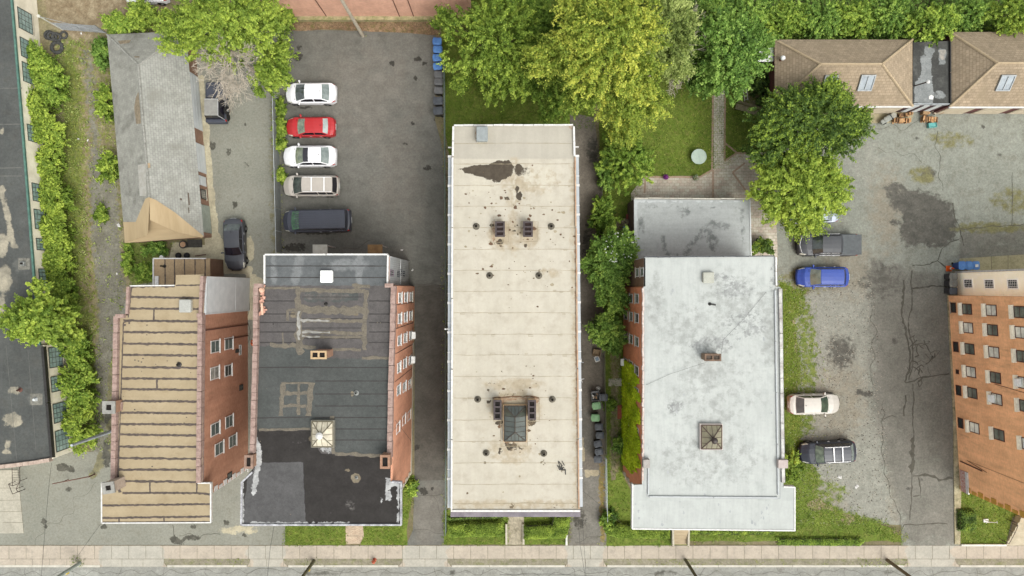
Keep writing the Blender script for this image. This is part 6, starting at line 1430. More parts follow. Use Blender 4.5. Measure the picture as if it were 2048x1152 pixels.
for i, row in enumerate([((1928, 618), (1970, 620), (2018, 623)), ((1930, 655), (1972, 659), (2020, 663)), ((1934, 697), (1976, 703), (2024, 710)), ((1937, 743), (1979, 753), (2027, 762)), ((1941, 785), (1984, 796), (2032, 808)), ((1945, 854), (1990, 867), (2036, 883))]):
    for j, (x, y) in enumerate(row):
        s_, z_ = on_wall(x, y, A8, B8); window(b8, M8, s_, zs[j] + .2, .92, 1.22, fm=BROWNF, pane=PANE3 if (i * 3 + j) % 4 in (1, 3) else GP, grid=(0, 1), ac=(i, j) in ((4, 1), (3, 2)), fr=.06, sdp=.28, sm=PALES)
for (x, y) in ((1900, 615), (1907, 693), (1912, 743), (1914, 780), (1918, 845)):
    s_, z_ = on_wall(x, y, A8, B8); window(b8, M8, s_, .75, .9 if y != 743 else .4, .7 if y != 743 else .4, fm=BROWNF, pane=GLASSD, grid=(0, 0), sill=y == 615)
mb = MB(M8)
for k in range(16): mb.box(L8 - (.46 if k % 2 else .28), L8 - .002, .002, .05, .1 + k * .8, .1 + k * .8 + .58)
o = mb.build('quoin', simple('ochre_quoin', C(226, 178, 84), C(206, 158, 70), 2), b8, world=True); 
mb = MB(M8); s_, z_ = on_wall(1927, 962, A8, B8); s0, _ = on_wall(1926, 941, A8, B8); s1, _ = on_wall(1928, 984, A8, B8)
mb.box(s0, s1, .01, .06, .25, 1.0); o = mb.build('mosaic_panel', simple('red_white_mosaic', C(190, 120, 110), C(224, 206, 196), 7, .8, .3), b8, world=True)
mb = MB(M8); mb.box(s0, s1, .01, .12, 1.05, 1.35); mb.build('panel_hood', WHITE, b8, world=True)
mb = MB(M8)
sA, zA = on_wall(1921, 922, A8, B8); sB, zB = on_wall(1965, 942, A8, B8); mb.tube((sA, .05, max(zA, .3)), (sB, .05, zB), .05, .05, 6)
sA, zA = on_wall(1935, 921, A8, B8); sB, zB = on_wall(1974, 945, A8, B8); mb.tube((sA, .03, zA), (sB, .03, zB), .02, .02, 5); sB, zB = on_wall(2048, 966, A8, B8); mb.tube((sA, .03, zA), (sB, .03, zB), .012, .012, 5)
sA, zA = on_wall(1990, 768, A8, B8); sB, zB = on_wall(2100, 800, A8, B8); mb.tube((sA, .03, zA), (sB, .03, zB), .02, .02, 5)
mb.build('wall_pipe', RUST, b8, world=True)
b9 = thing('rear_stair_block', 'cream-sided rear block with three gridded windows, above the orange-brick building', 'building', (*W(1960, 565, 0)[:2], 0))
AA, BB = W(1910, 543, 0), W(1915, 591, 0); CREAMS = simple('cream_siding', C(226, 216, 194, .56), C(216, 206, 184, .56), 1.2, .7, .04)
mb = MB(); mb.prism([(AA.x, AA.y), (BB.x, BB.y + .01), (BB.x + far, BB.y + .01), (AA.x + far, AA.y)], 0, 11); mb.build('wall', CREAMS, b9, world=True)
mb = MB(); mb.box(AA.x - .2, AA.x + far, BB.y + .02, AA.y + .3, 11.002, 11.2); mb.build('roof', DARKMETAL, b9, world=True)
M9 = wall_frame(AA, BB, (-1, 0, 0)); L9 = (BB - AA).length
sd_ = MB(M9)
for k in range(52): sd_.box(.02, L9 - .02, .002, .014, .1 + k * .2, .28 + k * .2)
sd_.build('siding', CREAMS, b9, world=True)
mb = MB(M9); mb.box(-.02, .14, .003, .06, 0, 10.9); mb.build('corner_trim', WHITE, b9, world=True)
for (x, y) in ((1937, 567), (1979, 568), (2026, 568)):
    s_, z_ = on_wall(x, y, AA, BB); window(b9, M9, s_, z_, .84, 1.2, fm=simple('white_brightened_frame', C(236, 234, 228, .75), C(226, 224, 218, .75), 4), pane=GLASSD, grid=(3, 5), sill=False, fr=.09, sash=.01)  # white trim brightened in its colour to offset the dim west wall
# ---------------------------------------------------------------- 9 brick building behind (top)
b10 = thing('brick_warehouse', 'pale red brick building behind the dark parking lot, cut by the top edge', 'building', (*W(750, -40, 0)[:2], 0))
A, B = W(566, 36, 0), W(942, 36, 0); mb = MB(); mb.prism([(A.x, A.y), (B.x, B.y), (B.x, B.y + 9), (A.x, A.y + 9)], 0, 7.5); mb.build('wall', BR_TOP, b10, world=True)
mb = MB(); mb.box(A.x - .1, B.x + .1, A.y - .1, B.y + 9.1, 7.502, 7.8); mb.build('roof', DARKMETAL, b10, world=True)
mb = MB()
for x in (655, 800, 828): p = W(x, 36, 0); mb.box(p.x, p.x + .06, p.y - .05, p.y - .005, .2, 7.3)
mb.build('conduit', RUST, b10, world=True)
mb = MB(); A, B = W(566, 36, 0), W(872, 36, 0); n = 9
for i in range(n): x0 = A.x + (B.x - A.x) * i / n; mb.box(x0 + .01, A.x + (B.x - A.x) * (i + 1) / n - .01, A.y - .34, A.y - .004, -.05, .42 + .02 * (i % 3))
tag(mb.build('retaining_curb', surface('mossy_curb', C(186, 172, 136), C(160, 152, 112), 1, C(140, 144, 92), 2, .15)), 'mossy stone curb along the foot of the pale red brick wall', 'curb')
# white-roofed shed under the trees
b11 = thing('garden_shed', 'white-roofed shed showing between the blue-green tree and the left garage', 'shed', (*W(1530, 110, 0)[:2], 0))
mb = MB(); mb.prism(P2([(1512, 97), (1546, 97), (1546, 122), (1512, 122)], 2.3), 0, 2.2); mb.build('wall', DARKMETAL, b11, world=True)
mb = MB(); mb.prism(P2([(1508, 95), (1547, 95), (1547, 123), (1508, 123)], 2.3), 2.202, 2.3); mb.build('roof', simple('bright_lid', C(255, 255, 252), C(248, 248, 246), 3, .5, .02), b11, world=True)
# fronts and side walls that only show from a step aside
def facade(b, pa, pb, h, out, n, zs_, door=None, w_=.95, hh=1.6):
    A, B = W(*pa, h), W(*pb, h); M = wall_frame(A, B, out); L = (B - A).length
    for k, z in enumerate(zs_):
        for i in range(n):
            s_ = L * (i + .5) / n
            if door is not None and k == 0 and i == door: continue
            window(b, M, s_, z, w_, hh, fm=WHITE, pane=PANE2 if (i + k) % 3 == 0 else PANE)
    if door is not None:
        s_ = L * (door + .5) / n; mb = MB(M); mb.box(s_ - .6, s_ + .6, .004, .07, .1, 2.4); o = mb.build('door', WOODM, b, world=True)
        mb = MB(M); mb.box(s_ - .9, s_ + .9, .004, .5, 2.5, 2.65); mb.build('hood', WHITE, o, world=True)
facade(b3, (231, 1000), (405, 1000), H3, (0, -1, 0), 5, (1.7, 4.6, 7.3), 2)
facade(b4, (500, 1020), (782, 1020), H4, (0, -1, 0), 7, (1.8, 5.0, 8.0), 3)
facade(b5, (904, 1022), (1157, 1022), H5, (0, -1, 0), 7, (1.8, 4.8, 7.8), 3)
facade(b6, (1284, 1010), (1566, 1010), H6, (0, -1, 0), 7, (1.7, 4.6, 7.2), 3)
facade(b5, (905, 314), (904, 1022), H5, (-1, 0, 0), 12, (1.8, 4.8, 7.8)); facade(b5, (1150, 314), (1157, 1022), H5, (1, 0, 0), 12, (1.8, 4.8, 7.8))
# ================================================================ VEHICLES
def paint(name, a, metal=.0, rough=.42, coat=.15):
    g = G(name); col = g.speck(a, .05, 3.0, g.vec('Object')); m = g.done(col, rough, metal, .3)
    g.b.inputs['Coat Weight'].default_value = coat; g.b.inputs['Coat Roughness'].default_value = .22; return m
AUTOGLASS = simple('car_glass', C(78, 88, 82), C(52, 58, 56), 2.2, .05, .1, 3, spec=1.0, src='Object')  # base colour lightened to stand in for reflected sky
AUTOGLASS2 = simple('car_glass_painted_sky', C(140, 152, 148), C(104, 116, 112), 2.2, .05, .1, 3, spec=1.0, src='Object')  # paler copy, more of the sky's reflection put into the colour
AUTOGLASS_D = simple('car_glass_dark', C(40, 38, 48), C(32, 30, 36), 2, .06, .1, 3, spec=.8)
RUBBER = simple('rubber', C(46, 45, 44), C(36, 35, 34), 5, .9, .15)
RIM = simple('alloy_rim', C(170, 172, 174), C(140, 142, 144), 5, .35, .1, metal=.5)
LAMPG = simple('headlamp', C(232, 230, 214), C(196, 196, 184), 8, .12, .1)
LAMPR = simple('tail_lamp', C(196, 44, 44), C(150, 26, 30), 8, .15, .1)
SBAR = simple('silver_bar', C(240, 240, 240, 1.2), C(228, 228, 228, 1.2), 4, .4, .02)
PLATE = simple('number_plate', C(214, 216, 214), C(190, 192, 192), 8, .5)
CHROME = simple('bright_trim', C(226, 226, 226), C(200, 200, 200), 8, .25, .05, metal=.3)
BLACKP = simple('black_plastic', C(44, 44, 46), C(34, 34, 36), 4, .6, .1)

def cpx(nose, cowl, rf, rr, rb, tail, other, axis=0, H=1.45):
    """photo pixels of nose, windshield foot and top, rear glass top and foot, tail -> car measures"""
    c0 = (1024, 576)[axis]; P = lambda p, z: (p - c0) * (CAM_H - z) / FPX
    n = P(nose, .5); L = abs(P(tail, .6) - n); s = lambda p, z: round(abs(P(p, z) - n), 3)
    mid = (n + P(tail, .6)) / 2 * FPX / (CAM_H - .75) + c0
    return dict(bx=(mid, other) if axis == 0 else (other, mid), L=L, cowl=s(cowl, .95), rf=s(rf, H - .04), rr=s(rr, H - .04), rb=min(s(rb, 1.05), L - .06), H=H)
def car(name, label, cat, bx_, rot, col, bx=None, L=4.5, Wd=1.8, H=1.45, cowl=1.25, rf=1.95, rr=3.25, rb=3.85, hood=.92, tail=1.02, nose=.68, belt=.95, wr=.74, kind='sedan', roofcol=None, rails=None, sunroof=None, wglass=None, rglass=None, front_round=.2, wheel=.33, group=None, fz=0.032, clad=None, rearround=.14, track=None, sideglass=None, bodylow=.24, stripe=None):
    """bx = (px,py) photo pixel of the car's centre at mid height; rot in degrees, 0 = nose to the left"""
    bx = bx or bx_; c = W(bx[0], bx[1], .75); root = thing(name, label, cat, (c.x, c.y, fz), R(rot), group)
    xs = set(np.round(np.linspace(0, L, int(L / .085)), 3).tolist()) | {0, .03, .1, cowl, rf, rr, rb, L - .03, L - .1, L}
    mid = (rf + rr) / 2
    xs |= {mid - .05, mid + .05, cowl + .04, rf - .04, rr + .04, rb - .04}
    xs = sorted(x for x in xs if 0 <= x <= L)
    wx = (L * .185, L * .80) if track is None else track
    deckx = [0, .06, .3, cowl * .6, cowl, rb, L - .35, L - .05, L]
    deckz = [nose - .16, nose - .02, nose + .09, (nose + hood) / 2 + .1, hood, max(tail, belt), tail, tail - .06, tail - .22]
    if kind in ('suv', 'van', 'jeep'): deckz[5:] = [belt + .06, belt + .06, belt, belt - .2]
    htop = H
    cabx = [0, cowl, rf, (rf + rr) / 2, rr, rb, L]
    def deck(x): return float(np.interp(x, deckx, deckz))
    def cab(x):
        d = deck(x)
        if x <= cowl or x >= rb: return 0.
        t = float(np.interp(x, [cowl, rf, mid, rr, rb], [hood, H - .05, H, H - .04, deck(rb)]))
        return max(0, t - d)
    cmax = H - (hood + belt) / 2
    def hw(x):
        f = 1.
        if x < L * .2: q = 1 - x / (L * .2); f = 1 - front_round * q ** 2.4
        if x > L * .86: q = (x - L * .86) / (L * .14); f = min(f, 1 - rearround * q ** 2.6)
        return Wd / 2 * f
    rows = []
    for x in xs:
        h = hw(x); d = deck(x); c_ = cab(x); zl = bodylow
        for w_ in wx:
            q = (wheel + .05) ** 2 - (x - w_) ** 2
            if q > 0: zl = max(zl, wheel + math.sqrt(q) - .02)
        k = min(1, c_ / cmax); ya = h * .88; yr = min(ya, Wd / 2 * wr)
        y6 = ya - (ya - yr) * k
        crown = .035 if c_ > 0 else .05 * min(1, x / .5) * min(1, (L - x) / .3)
        y7 = y6 - .07
        pr = [(h * .9, zl), (h, max(zl, .36)), (h * 1.0, max(zl + .005, .6)), (h * .985, max(zl + .01, d * .92)), (h * .93, d), (ya, d + .012), (y6, d + .012 + max(0, c_ * .93)), (y7, d + .02 + c_), (y7 * .55, d + .02 + c_ + crown * .75), (0, d + .02 + c_ + crown)]
        rows.append(pr)
    n = len(rows[0]); m = 2 * n - 1
    X0 = L / 2
    Vv = []
    for x, pr in zip(xs, rows):
        full = [(y, z) for y, z in pr] + [(-y, z) for y, z in pr[-2::-1]]
        bow = float(np.interp(x, [0, cowl, rf, mid, rr, rb, L], [.30, .15, .09, 0, -.05, -.10, -.22]))
        Vv += [(x - X0 + bow * (y / (Wd / 2)) ** 2, y, z) for y, z in full]
    groups = {}
    for i in range(len(xs) - 1):
        xm = (xs[i] + xs[i + 1]) / 2; c0 = cab(xm)
        for j in range(m - 1):
            seg = j if j < n - 1 else m - 2 - j     # mirrored index 0..n-2
            key = 'body'
            if kind != 'pickup' or xm < rb:
                if seg == 5 and c0 > .12 and cowl + (rf - cowl) * .45 < xm < (rb - .12 if kind == 'sedan' else rb - .3):
                    if not (mid - .05 < xm < mid + .05) and not (kind in ('suv', 'van') and abs(xm - (rr - .55)) < .06): key = 'side_window'
                if seg in (7, 8) and cowl + .03 < xm < rf - .02: key = 'windshield'
                if seg in (7, 8) and rr + .02 < xm < rb - .03 and kind != 'pickup': key = 'rear_window'
            if (seg in (2, 3) and .02 < xm < .42) or (seg == 4 and .12 < xm < .5): key = 'headlight'
            if seg == 3 and xm > L - .3: key = 'tail_light'
            if seg == 4 and L - .16 < xm < L - .02 and kind != 'pickup': key = 'tail_light'
            if sunroof and seg in (7, 8) and sunroof[0] < xm < sunroof[1] : key = 'sunroof' if not (seg == 7 and False) else 'body'
            if key in ('headlight', 'tail_light', 'side_window'): key += '_l' if j < n - 1 else '_r'
            if key == 'body' and seg in (0, 1) and clad: key = 'lower_trim'
            a = i * m + j
            groups.setdefault(key, []).append((a, a + 1, a + m + 1, a + m))
    body_caps = [tuple(range(m - 1, -1, -1)), tuple((len(xs) - 1) * m + k for k in range(m))]
    mats = {'body': col, 'side_window': sideglass or AUTOGLASS_D, 'windshield': wglass or AUTOGLASS, 'rear_window': rglass or AUTOGLASS2, 'headlight': LAMPG, 'tail_light': LAMPR, 'sunroof': AUTOGLASS_D, 'lower_trim': clad}
    body = None
    for key in sorted(groups, key=lambda k: k != 'body'):
        F = list(groups[key])
        if key == 'body': F += body_caps
        used = sorted({i for f in F for i in f}); mp = {u: i for i, u in enumerate(used)}
        mb = MB(); mb.add([Vv[u] for u in used], [tuple(mp[i] for i in f)[::1] for f in F])
        base = key[:-2] if key.endswith(('_l', '_r')) else key
        o = mb.build(base, mats[base], root, smooth='auto' if key != 'body' else 'auto')
        if key == 'body': body = o
    # dark box added inside the shell to block light through it
    mb = MB(); mb.box(-X0 + .25, X0 - .25, -Wd / 2 + .12, Wd / 2 - .12, .2, .5); mb.build('underbody_light_block', BLACKP, root)
    for w_ in wx:
        for s_ in (-1, 1):
            t = thing('wheel', None, None, (w_ - X0, s_ * (Wd / 2 - .1), wheel)); t.parent = root
            for kk in list(t.keys()): del t[kk]
            mb = MB(); mb.lathe((0, -.11, 0), [(wheel * .6, .0), (wheel * .93, .0), (wheel, .03), (wheel, .19), (wheel * .93, .22), (wheel * .6, .22)], 24, axis=(0, 1, 0)); mb.build('tyre', RUBBER, t, smooth='auto')
            mb = MB(); mb.lathe((0, -.115, 0), [(.05, 0), (wheel * .62, .01), (wheel * .64, .22), (.05, .23)], 16, axis=(0, 1, 0)); mb.build('rim', RIM, t)
    for s_ in (-1, 1):
        mb = MB(); xm = cowl + (rf - cowl) * .42 - X0; yy = s_ * Wd / 2 * .93
        mb.cbox((xm, yy + s_ * .14, belt + .02), (.14, .2, .14), R(12 * s_), bev=.03); mb.tube((xm, yy - s_ * .06, belt + .0), (xm, yy + s_ * .08, belt + .05), .03); mb.build('mirror', roofcol or col, root)
        for dx in (.55, .0):
            mb = MB(); mb.box(mid - X0 + .12 + dx * 1.6 - .6, mid - X0 + .3 + dx * 1.6 - .6, s_ * Wd / 2 * .985 - .005, s_ * Wd / 2 * .985 + .03, belt - .16, belt - .12) if s_ > 0 else mb.box(mid - X0 + .12 + dx * 1.6 - .6, mid - X0 + .3 + dx * 1.6 - .6, -Wd / 2 * .985 - .03, -Wd / 2 * .985 + .005, belt - .16, belt - .12)
            mb.build('door_handle', CHROME, root)
    # plates, grille
    mb = MB(); zz = tail - .34 if kind == 'sedan' else .78; mb.box(X0 - .012, X0 + .02, -.26, .26, zz, zz + .14); mb.build('number_plate', PLATE, root)
    mb = MB(); mb.box(-X0 - .012, -X0 + .06, -Wd * .24, Wd * .24, .34, .5); mb.build('grille', BLACKP, root)
    # seams
    mb = MB(); zc = hood + .03
    mb.box(cowl - X0 - .03, cowl - X0 + .0, -Wd * .36, Wd * .36, hood - .0, hood + .045)
    mb.build('wiper_cowl', BLACKP, root)
    if kind == 'sedan':
        mb = MB(); mb.tube((mid - X0 + .55, .0, H + .04), (mid - X0 + .68, .0, H + .09), .025, .012, 6); mb.build('antenna', BLACKP, root)
    if rails:
        for s_ in (-1, 1):
            mb = MB(); yy = s_ * (Wd / 2 * wr - .06); mb.path([(rf - X0 + .1, yy, H - .01), (rf - X0 + .25, yy, H + .07), (rr - X0 - .25, yy, H + .07), (rr - X0 - .1, yy, H - .0)], .03, 6); mb.build('roof_rail', rails[0], root)
        for f in rails[1]:
            mb = MB(); xx = rf + (rr - rf) * f - X0; mb.box(xx - .05, xx + .05, -(Wd / 2 * wr - .06), Wd / 2 * wr - .06, H + .085, H + .115); mb.build('crossbar', rails[0], root)
    return root
G_C = 'cars parked along the fence of the dark lot'
PW = paint('white_paint', C(242, 242, 244, 1.45)); PR = paint('red_paint', C(188, 50, 54)); PBG = paint('beige_paint', C(196, 188, 178), 0)
PBLK = paint('black_paint', C(72, 75, 86), 0); PDG = paint('dark_grey_paint', C(74, 76, 80), 0); PBLU = paint('blue_paint', C(58, 84, 168), 0); PCH = paint('champagne_paint', C(206, 201, 192), 0); PNV = paint('blue_black_paint', C(54, 58, 68), 0); PSIL = paint('silver_blue_paint', C(170, 178, 192), .3)
car('parked_car', 'white sedan without a sunroof, topmost of the row parked by the fence', 'car', None, 0, PW, **cpx(572, 590, 609, 643, 660, 675, 187), Wd=1.82, wglass=AUTOGLASS, group=G_C, fz=.012, front_round=.24, rearround=.2)
car('parked_car', 'red sedan parked between the two white sedans', 'car', None, 0, PR, **cpx(573, 594, 610, 645, 657, 673, 254, H=1.4), Wd=1.72, wglass=simple('tan_glass', C(142, 150, 122), C(92, 104, 86), 2.5, .06, .15, 3, spec=1, src='Object'), rglass=simple('bright_glass', C(186, 198, 194), C(160, 172, 168), 2, .08, .1, 3, spec=1, src='Object'), group=G_C, fz=.012)
car('parked_car', 'white sedan with a dark sunroof, parked below the red sedan', 'car', None, 0, PW, **cpx(567, 590, 606, 642, 659, 675, 312.5), Wd=1.84, sunroof=(1.98, 2.42), wglass=simple('tan_glass', C(142, 150, 122), C(92, 104, 86), 2.5), group=G_C, fz=.012, front_round=.22, rearround=.2)
car('parked_car', 'beige estate car with white roof crossbars', 'station wagon', None, 0, PBG, **cpx(567, 586, 603, 665, 675, 681, 372, H=1.68), Wd=1.84, hood=1.0, belt=1.0, kind='suv', rails=(SBAR, (.33, .74)), wglass=AUTOGLASS, rglass=AUTOGLASS_D, group=G_C, fz=.012, clad=simple('grey_cladding', C(120, 116, 112), C(100, 96, 92), 3))
v = car('parked_van', 'long black passenger van with a ribbed roof, parked above the dark-roofed building', 'van', None, 1, PBLK, **cpx(568, 584, 598, 690, 697, 705, 442, H=2.05), Wd=2.0, hood=1.2, belt=1.15, nose=.9, kind='van', wr=.82, wheel=.36, wglass=simple('green_glass', C(120, 160, 126), C(80, 112, 92), 2.5, .06, .15, 3, spec=1, src='Object'), rglass=AUTOGLASS_D, group=G_C, fz=.012, front_round=.16, rearround=.06)
mb = MB()
for k in range(7): y = -.62 + k * .207; mb.box(-1.6, 2.2, y - .03, y + .03, 2.07, 2.1)
mb.build('roof_rib', PBLK, v)
car('parked_car', 'black sedan parked nose-down beside the concrete pad, near the white stair wall', 'car', None, 92, paint('black_gloss', C(70, 72, 78), 0), **cpx(541, 512, 495, 461, 447, 437, 469, 1), Wd=1.8, fz=.006, rglass=AUTOGLASS, wglass=AUTOGLASS_D)
G_R = 'cars parked beside the white-roofed building'
p = car('parked_pickup', 'dark grey pickup truck with a covered bed', 'pickup truck', None, 0, PDG, **cpx(1591, 1621, 1645, 1682, 1685, 1715, 490, H=1.78), Wd=1.95, hood=1.12, belt=1.15, tail=1.18, nose=.92, kind='pickup', wheel=.38, group=G_R, fz=.036, front_round=.2, rearround=.03, wr=.76, wglass=AUTOGLASS)
mb = MB(); mb.box(.86, 2.72, -.88, .88, 1.24, 1.29)
for k in range(3): mb.box(.86 + .46 * (k + 1) - .01, .86 + .46 * (k + 1) + .01, -.88, .88, 1.291, 1.296)
mb.build('bed_cover', simple('vinyl_cover', C(104, 108, 110), C(92, 96, 98), 4, .8, .1, 40), p)
for s_ in (-1, 1):
    mb = MB(); mb.tube((-.95, s_ * .93, 1.2), (.85, s_ * .95, 1.22), .03, .03, 6); mb.build('bright_strip', CHROME, p)
mb = MB(); mb.path([(-2.15, -.86, .98), (-2.4, -.62, .98), (-2.56, 0, .98), (-2.4, .62, .98), (-2.15, .86, .98)], .035, 6); mb.build('hood_guard', CHROME, p)
car('parked_car', 'bright blue hatchback parked below the pickup truck', 'SUV', None, 0, PBLU, **cpx(1590, 1617, 1642, 1688, 1692, 1695, 554, H=1.6), Wd=1.8, hood=1.02, belt=1.0, kind='suv', group=G_R, fz=.036, wglass=simple('grey_glass', C(140, 146, 130), C(92, 98, 88), 3, .06, .2, 3, spec=1, src='Object'), rglass=AUTOGLASS_D, clad=BLACKP, front_round=.24)
car('parked_car', 'champagne sedan parked half on the grass, nose to the right', 'car', None, 181, PCH, **cpx(1678, 1657, 1642, 1608, 1590, 1574, 808, H=1.48), Wd=1.78, rglass=simple('grey_glass2', C(100, 102, 102), C(86, 88, 88), 2, .06), wglass=simple('green_dark_glass', C(84, 100, 84), C(60, 72, 64), 2, .06), group=G_R, fz=.036, front_round=.2, rearround=.2)
car('parked_car', 'blue-black SUV with silver roof rails, lowest in the right lot', 'SUV', None, 3, PNV, **cpx(1597, 1627, 1648, 1702, 1707, 1709, 904, H=1.72), Wd=1.92, hood=1.08, belt=1.05, kind='suv', rails=(SBAR, (.34, .66)), group=G_R, fz=.036, front_round=.22, wglass=simple('pale_green_glass', C(140, 156, 138), C(92, 106, 96), 3), wheel=.37)
car('parked_car', 'silver-blue car mostly hidden under the bright round maple, only its tail showing', 'car', (1626, 427), 2, PSIL, L=4.5, Wd=1.75, cowl=1.1, rf=1.7, rr=3.2, rb=3.8, group=G_R, fz=.036)
car('parked_car', 'white car cut by the top edge near the back boundary', 'car', (292, -14), 2, PW, L=4.0, Wd=1.75, cowl=1.0, rf=1.6, rr=2.9, rb=3.6, fz=.0)
# open-top jeep
c = W(433, 205, .8); j = thing('off_road_car', 'small dark off-road car with grey soft top and spare wheel, under bare branches', 'off-road car', (c.x, c.y, .004), R(0))
mb = MB(); mb.cbox((0, -.05, .45), (1.75, 3.5, .55), bev=.06); mb.cbox((0, .95, 1.0), (1.5, 1.5, .12), bev=.05); mb.cbox((.0, -1.78, .45), (1.7, .12, .2)); mb.build('body', PBLK, j)
mb = MB(); mb.add([(-.8, -1.55, 1.02), (.8, -1.55, 1.02), (.8, .15, 1.02), (-.8, .15, 1.02), (-.66, -1.38, 1.72), (.52, -1.38, 1.72), (.52, .05, 1.74), (-.66, .05, 1.74)], [(4, 5, 6, 7), (3, 0, 4, 7), (2, 3, 7, 6)]); mb.build('soft_top', simple('grey_canvas', C(158, 156, 150), C(140, 138, 133), 3, .9, .08, 30), j)
mb = MB(); mb.add([(.8, -1.55, 1.02), (.8, .15, 1.02), (.52, .05, 1.72), (.52, -1.38, 1.72)], [(0, 1, 2, 3)]); mb.add([(-.8, -1.55, 1.02), (.8, -1.55, 1.02), (.52, -1.38, 1.72), (-.66, -1.38, 1.72)], [(0, 1, 2, 3)]); mb.build('window', AUTOGLASS_D, j)
mb = MB(); mb.path([(.81, -1.56, 1.03), (.53, -1.39, 1.74), (.53, .05, 1.75)], .03, 6); mb.path([(.53, .05, 1.75), (-.66, .05, 1.75)], .03, 6); mb.build('bow', CHROME, j)
mb = MB(); mb.lathe((.9, -.75, .95), [(.1, 0), (.33, 0), (.36, .05), (.36, .17), (.3, .2), (.16, .18), (.1, .1)], 22, axis=(1, .0, .25)); o = mb.build('spare_wheel', RUBBER, j, smooth='auto'); mb = MB(); mb.lathe((1.05, -.75, .99), [(.04, 0), (.13, .0), (.13, .06), (.04, .1)], 12, axis=(1, 0, .25)); mb.build('rim', RIM, o)
mb = MB(); mb.cbox((.86, -1.62, .78), (.1, .16, .2)); mb.build('tail_light', LAMPR, j)
for x in (-.8, .8):
    for y in (-1.15, 1.15): mb = MB(); mb.lathe((x - .1, y, .37), [(.2, 0), (.36, .02), (.37, .18), (.2, .2)], 18, axis=(1, 0, 0)); mb.build('wheel', RUBBER, j)
mb = MB(); mb.path([(.78, .1, 1.05), (.62, .2, 1.5), (-.62, .2, 1.5), (-.78, .1, 1.05)], .03, 6); mb.build('windshield_frame', BLACKP, j)
# red ride-on machine
c = W(427, 536, .4); t = thing('garden_machine', 'small red motor machine beside the brown flat extension', 'machine', (c.x, c.y, .004), R(8))
mb = MB(); mb.cbox((0, .25, .3), (.62, .42, .35), bev=.08); mb.cbox((.2, -.25, .3), (.26, .8, .3), bev=.05); mb.build('hood', paint('dull_red', C(172, 62, 66)), t)
mb = MB(); mb.cbox((-.12, -.2, .3), (.3, .5, .3)); mb.build('engine', simple('engine_grey', C(120, 112, 104), C(70, 66, 62), 9), t)
mb = MB(); mb.tube((-.5, -.6, .25), (.55, -.6, .25), .05); mb.tube((-.3, -.6, .6), (.3, -.6, .62), .03); mb.tube((0, -.6, .3), (0, -.3, .4), .03); mb.build('handlebar', DARKMETAL, t)
for x in (-.3, .32): mb = MB(); mb.lathe((x - .06, .1, .18), [(.05, 0), (.18, .01), (.18, .11), (.05, .12)], 14, axis=(1, 0, 0)); mb.build('wheel', RUBBER, t)

# ================================================================ BINS
def make_bin(colb, coll, name='wheelie_bin'):
    root = thing(name, 'x', 'bin')
    mb = MB()
    def ring(a, b, z): return [(-a, -b, z), (a, -b, z), (a, b, z), (-a, b, z)]
    mb.add(ring(.22, .24, .03) + ring(.28, .32, .98) + ring(.3, .34, .98) + ring(.3, .34, 1.02), [(0, 3, 2, 1)] + [(k * 4 + i, k * 4 + (i + 1) % 4, (k + 1) * 4 + (i + 1) % 4, (k + 1) * 4 + i) for k in range(3) for i in range(4)])
    mb.build('bin_body', colb, root)
    mb = MB(); mb.cbox((0, 0, 1.022), (.62, .7, .05), bev=.05); mb.cbox((0, .02, 1.07), (.46, .5, .035), bev=.05); mb.cbox((0, -.12, 1.105), (.34, .05, .02)); mb.cbox((0, -.36, 1.02), (.3, .06, .04)); mb.build('lid', coll, root)
    mb = MB(); mb.tube((-.22, .38, .98), (.22, .38, .98), .02); mb.tube((-.22, .3, .98), (-.22, .38, .98), .02); mb.tube((.22, .3, .98), (.22, .38, .98), .02); mb.build('handle', coll, root)
    for s_ in (-1, 1): mb = MB(); mb.lathe((s_ * .27 - .03, .24, .1), [(.03, 0), (.1, .005), (.1, .055), (.03, .06)], 12, axis=(1, 0, 0)); mb.build('wheel', RUBBER, root)
    return root
def plastic(n, a, b): return simple(n, a, b, 2.5, .45, .08, 10)
BBLUE = plastic('blue_plastic', C(96, 146, 208), C(78, 124, 190)); BBLUE_D = plastic('blue_plastic_body', C(60, 96, 160), C(50, 82, 140))
BGREY = plastic('grey_plastic', C(112, 112, 112), C(96, 96, 97)); BGREY_D = plastic('grey_plastic_body', C(70, 70, 72), C(60, 60, 62)); BGREEN = plastic('green_plastic', C(146, 190, 140), C(126, 172, 122)); BGREEN_D = plastic('green_plastic_body', C(70, 100, 74), C(58, 86, 62)); BDARK = plastic('charcoal_plastic', C(88, 92, 98), C(74, 78, 84)); BOLD = plastic('weathered_grey_plastic', C(140, 138, 130), C(124, 122, 115))
protos = {}
def bin_at(k, px, py, rot, label, group, sc=1.0):
    mats = dict(blue=(BBLUE_D, BBLUE), grey=(BGREY_D, BGREY), green=(BGREEN_D, BGREEN), dark=(BGREY_D, BDARK), old=(BGREY_D, BOLD))[k]
    o = copy_tree(protos[k]) if k in protos else make_bin(*mats)
    protos.setdefault(k, o)
    c = W(px, py, 1.1 * sc); return place(o, (c.x, c.y, .02), R(rot), label, group, sc)
G1 = 'bins lined up on the right edge of the dark lot'
for i, (y, lab) in enumerate([(82, 'blue recycling bin half hidden by the overhanging branches'), (98, 'blue recycling bin, second from the top of the fence row'), (115, 'blue recycling bin, third in the fence row'), (132, 'lowest blue recycling bin, directly above the grey bins')]): bin_at('blue', 874 + (i % 2), y, -90 + (i * 3 - 4), lab, G1, 1.02)
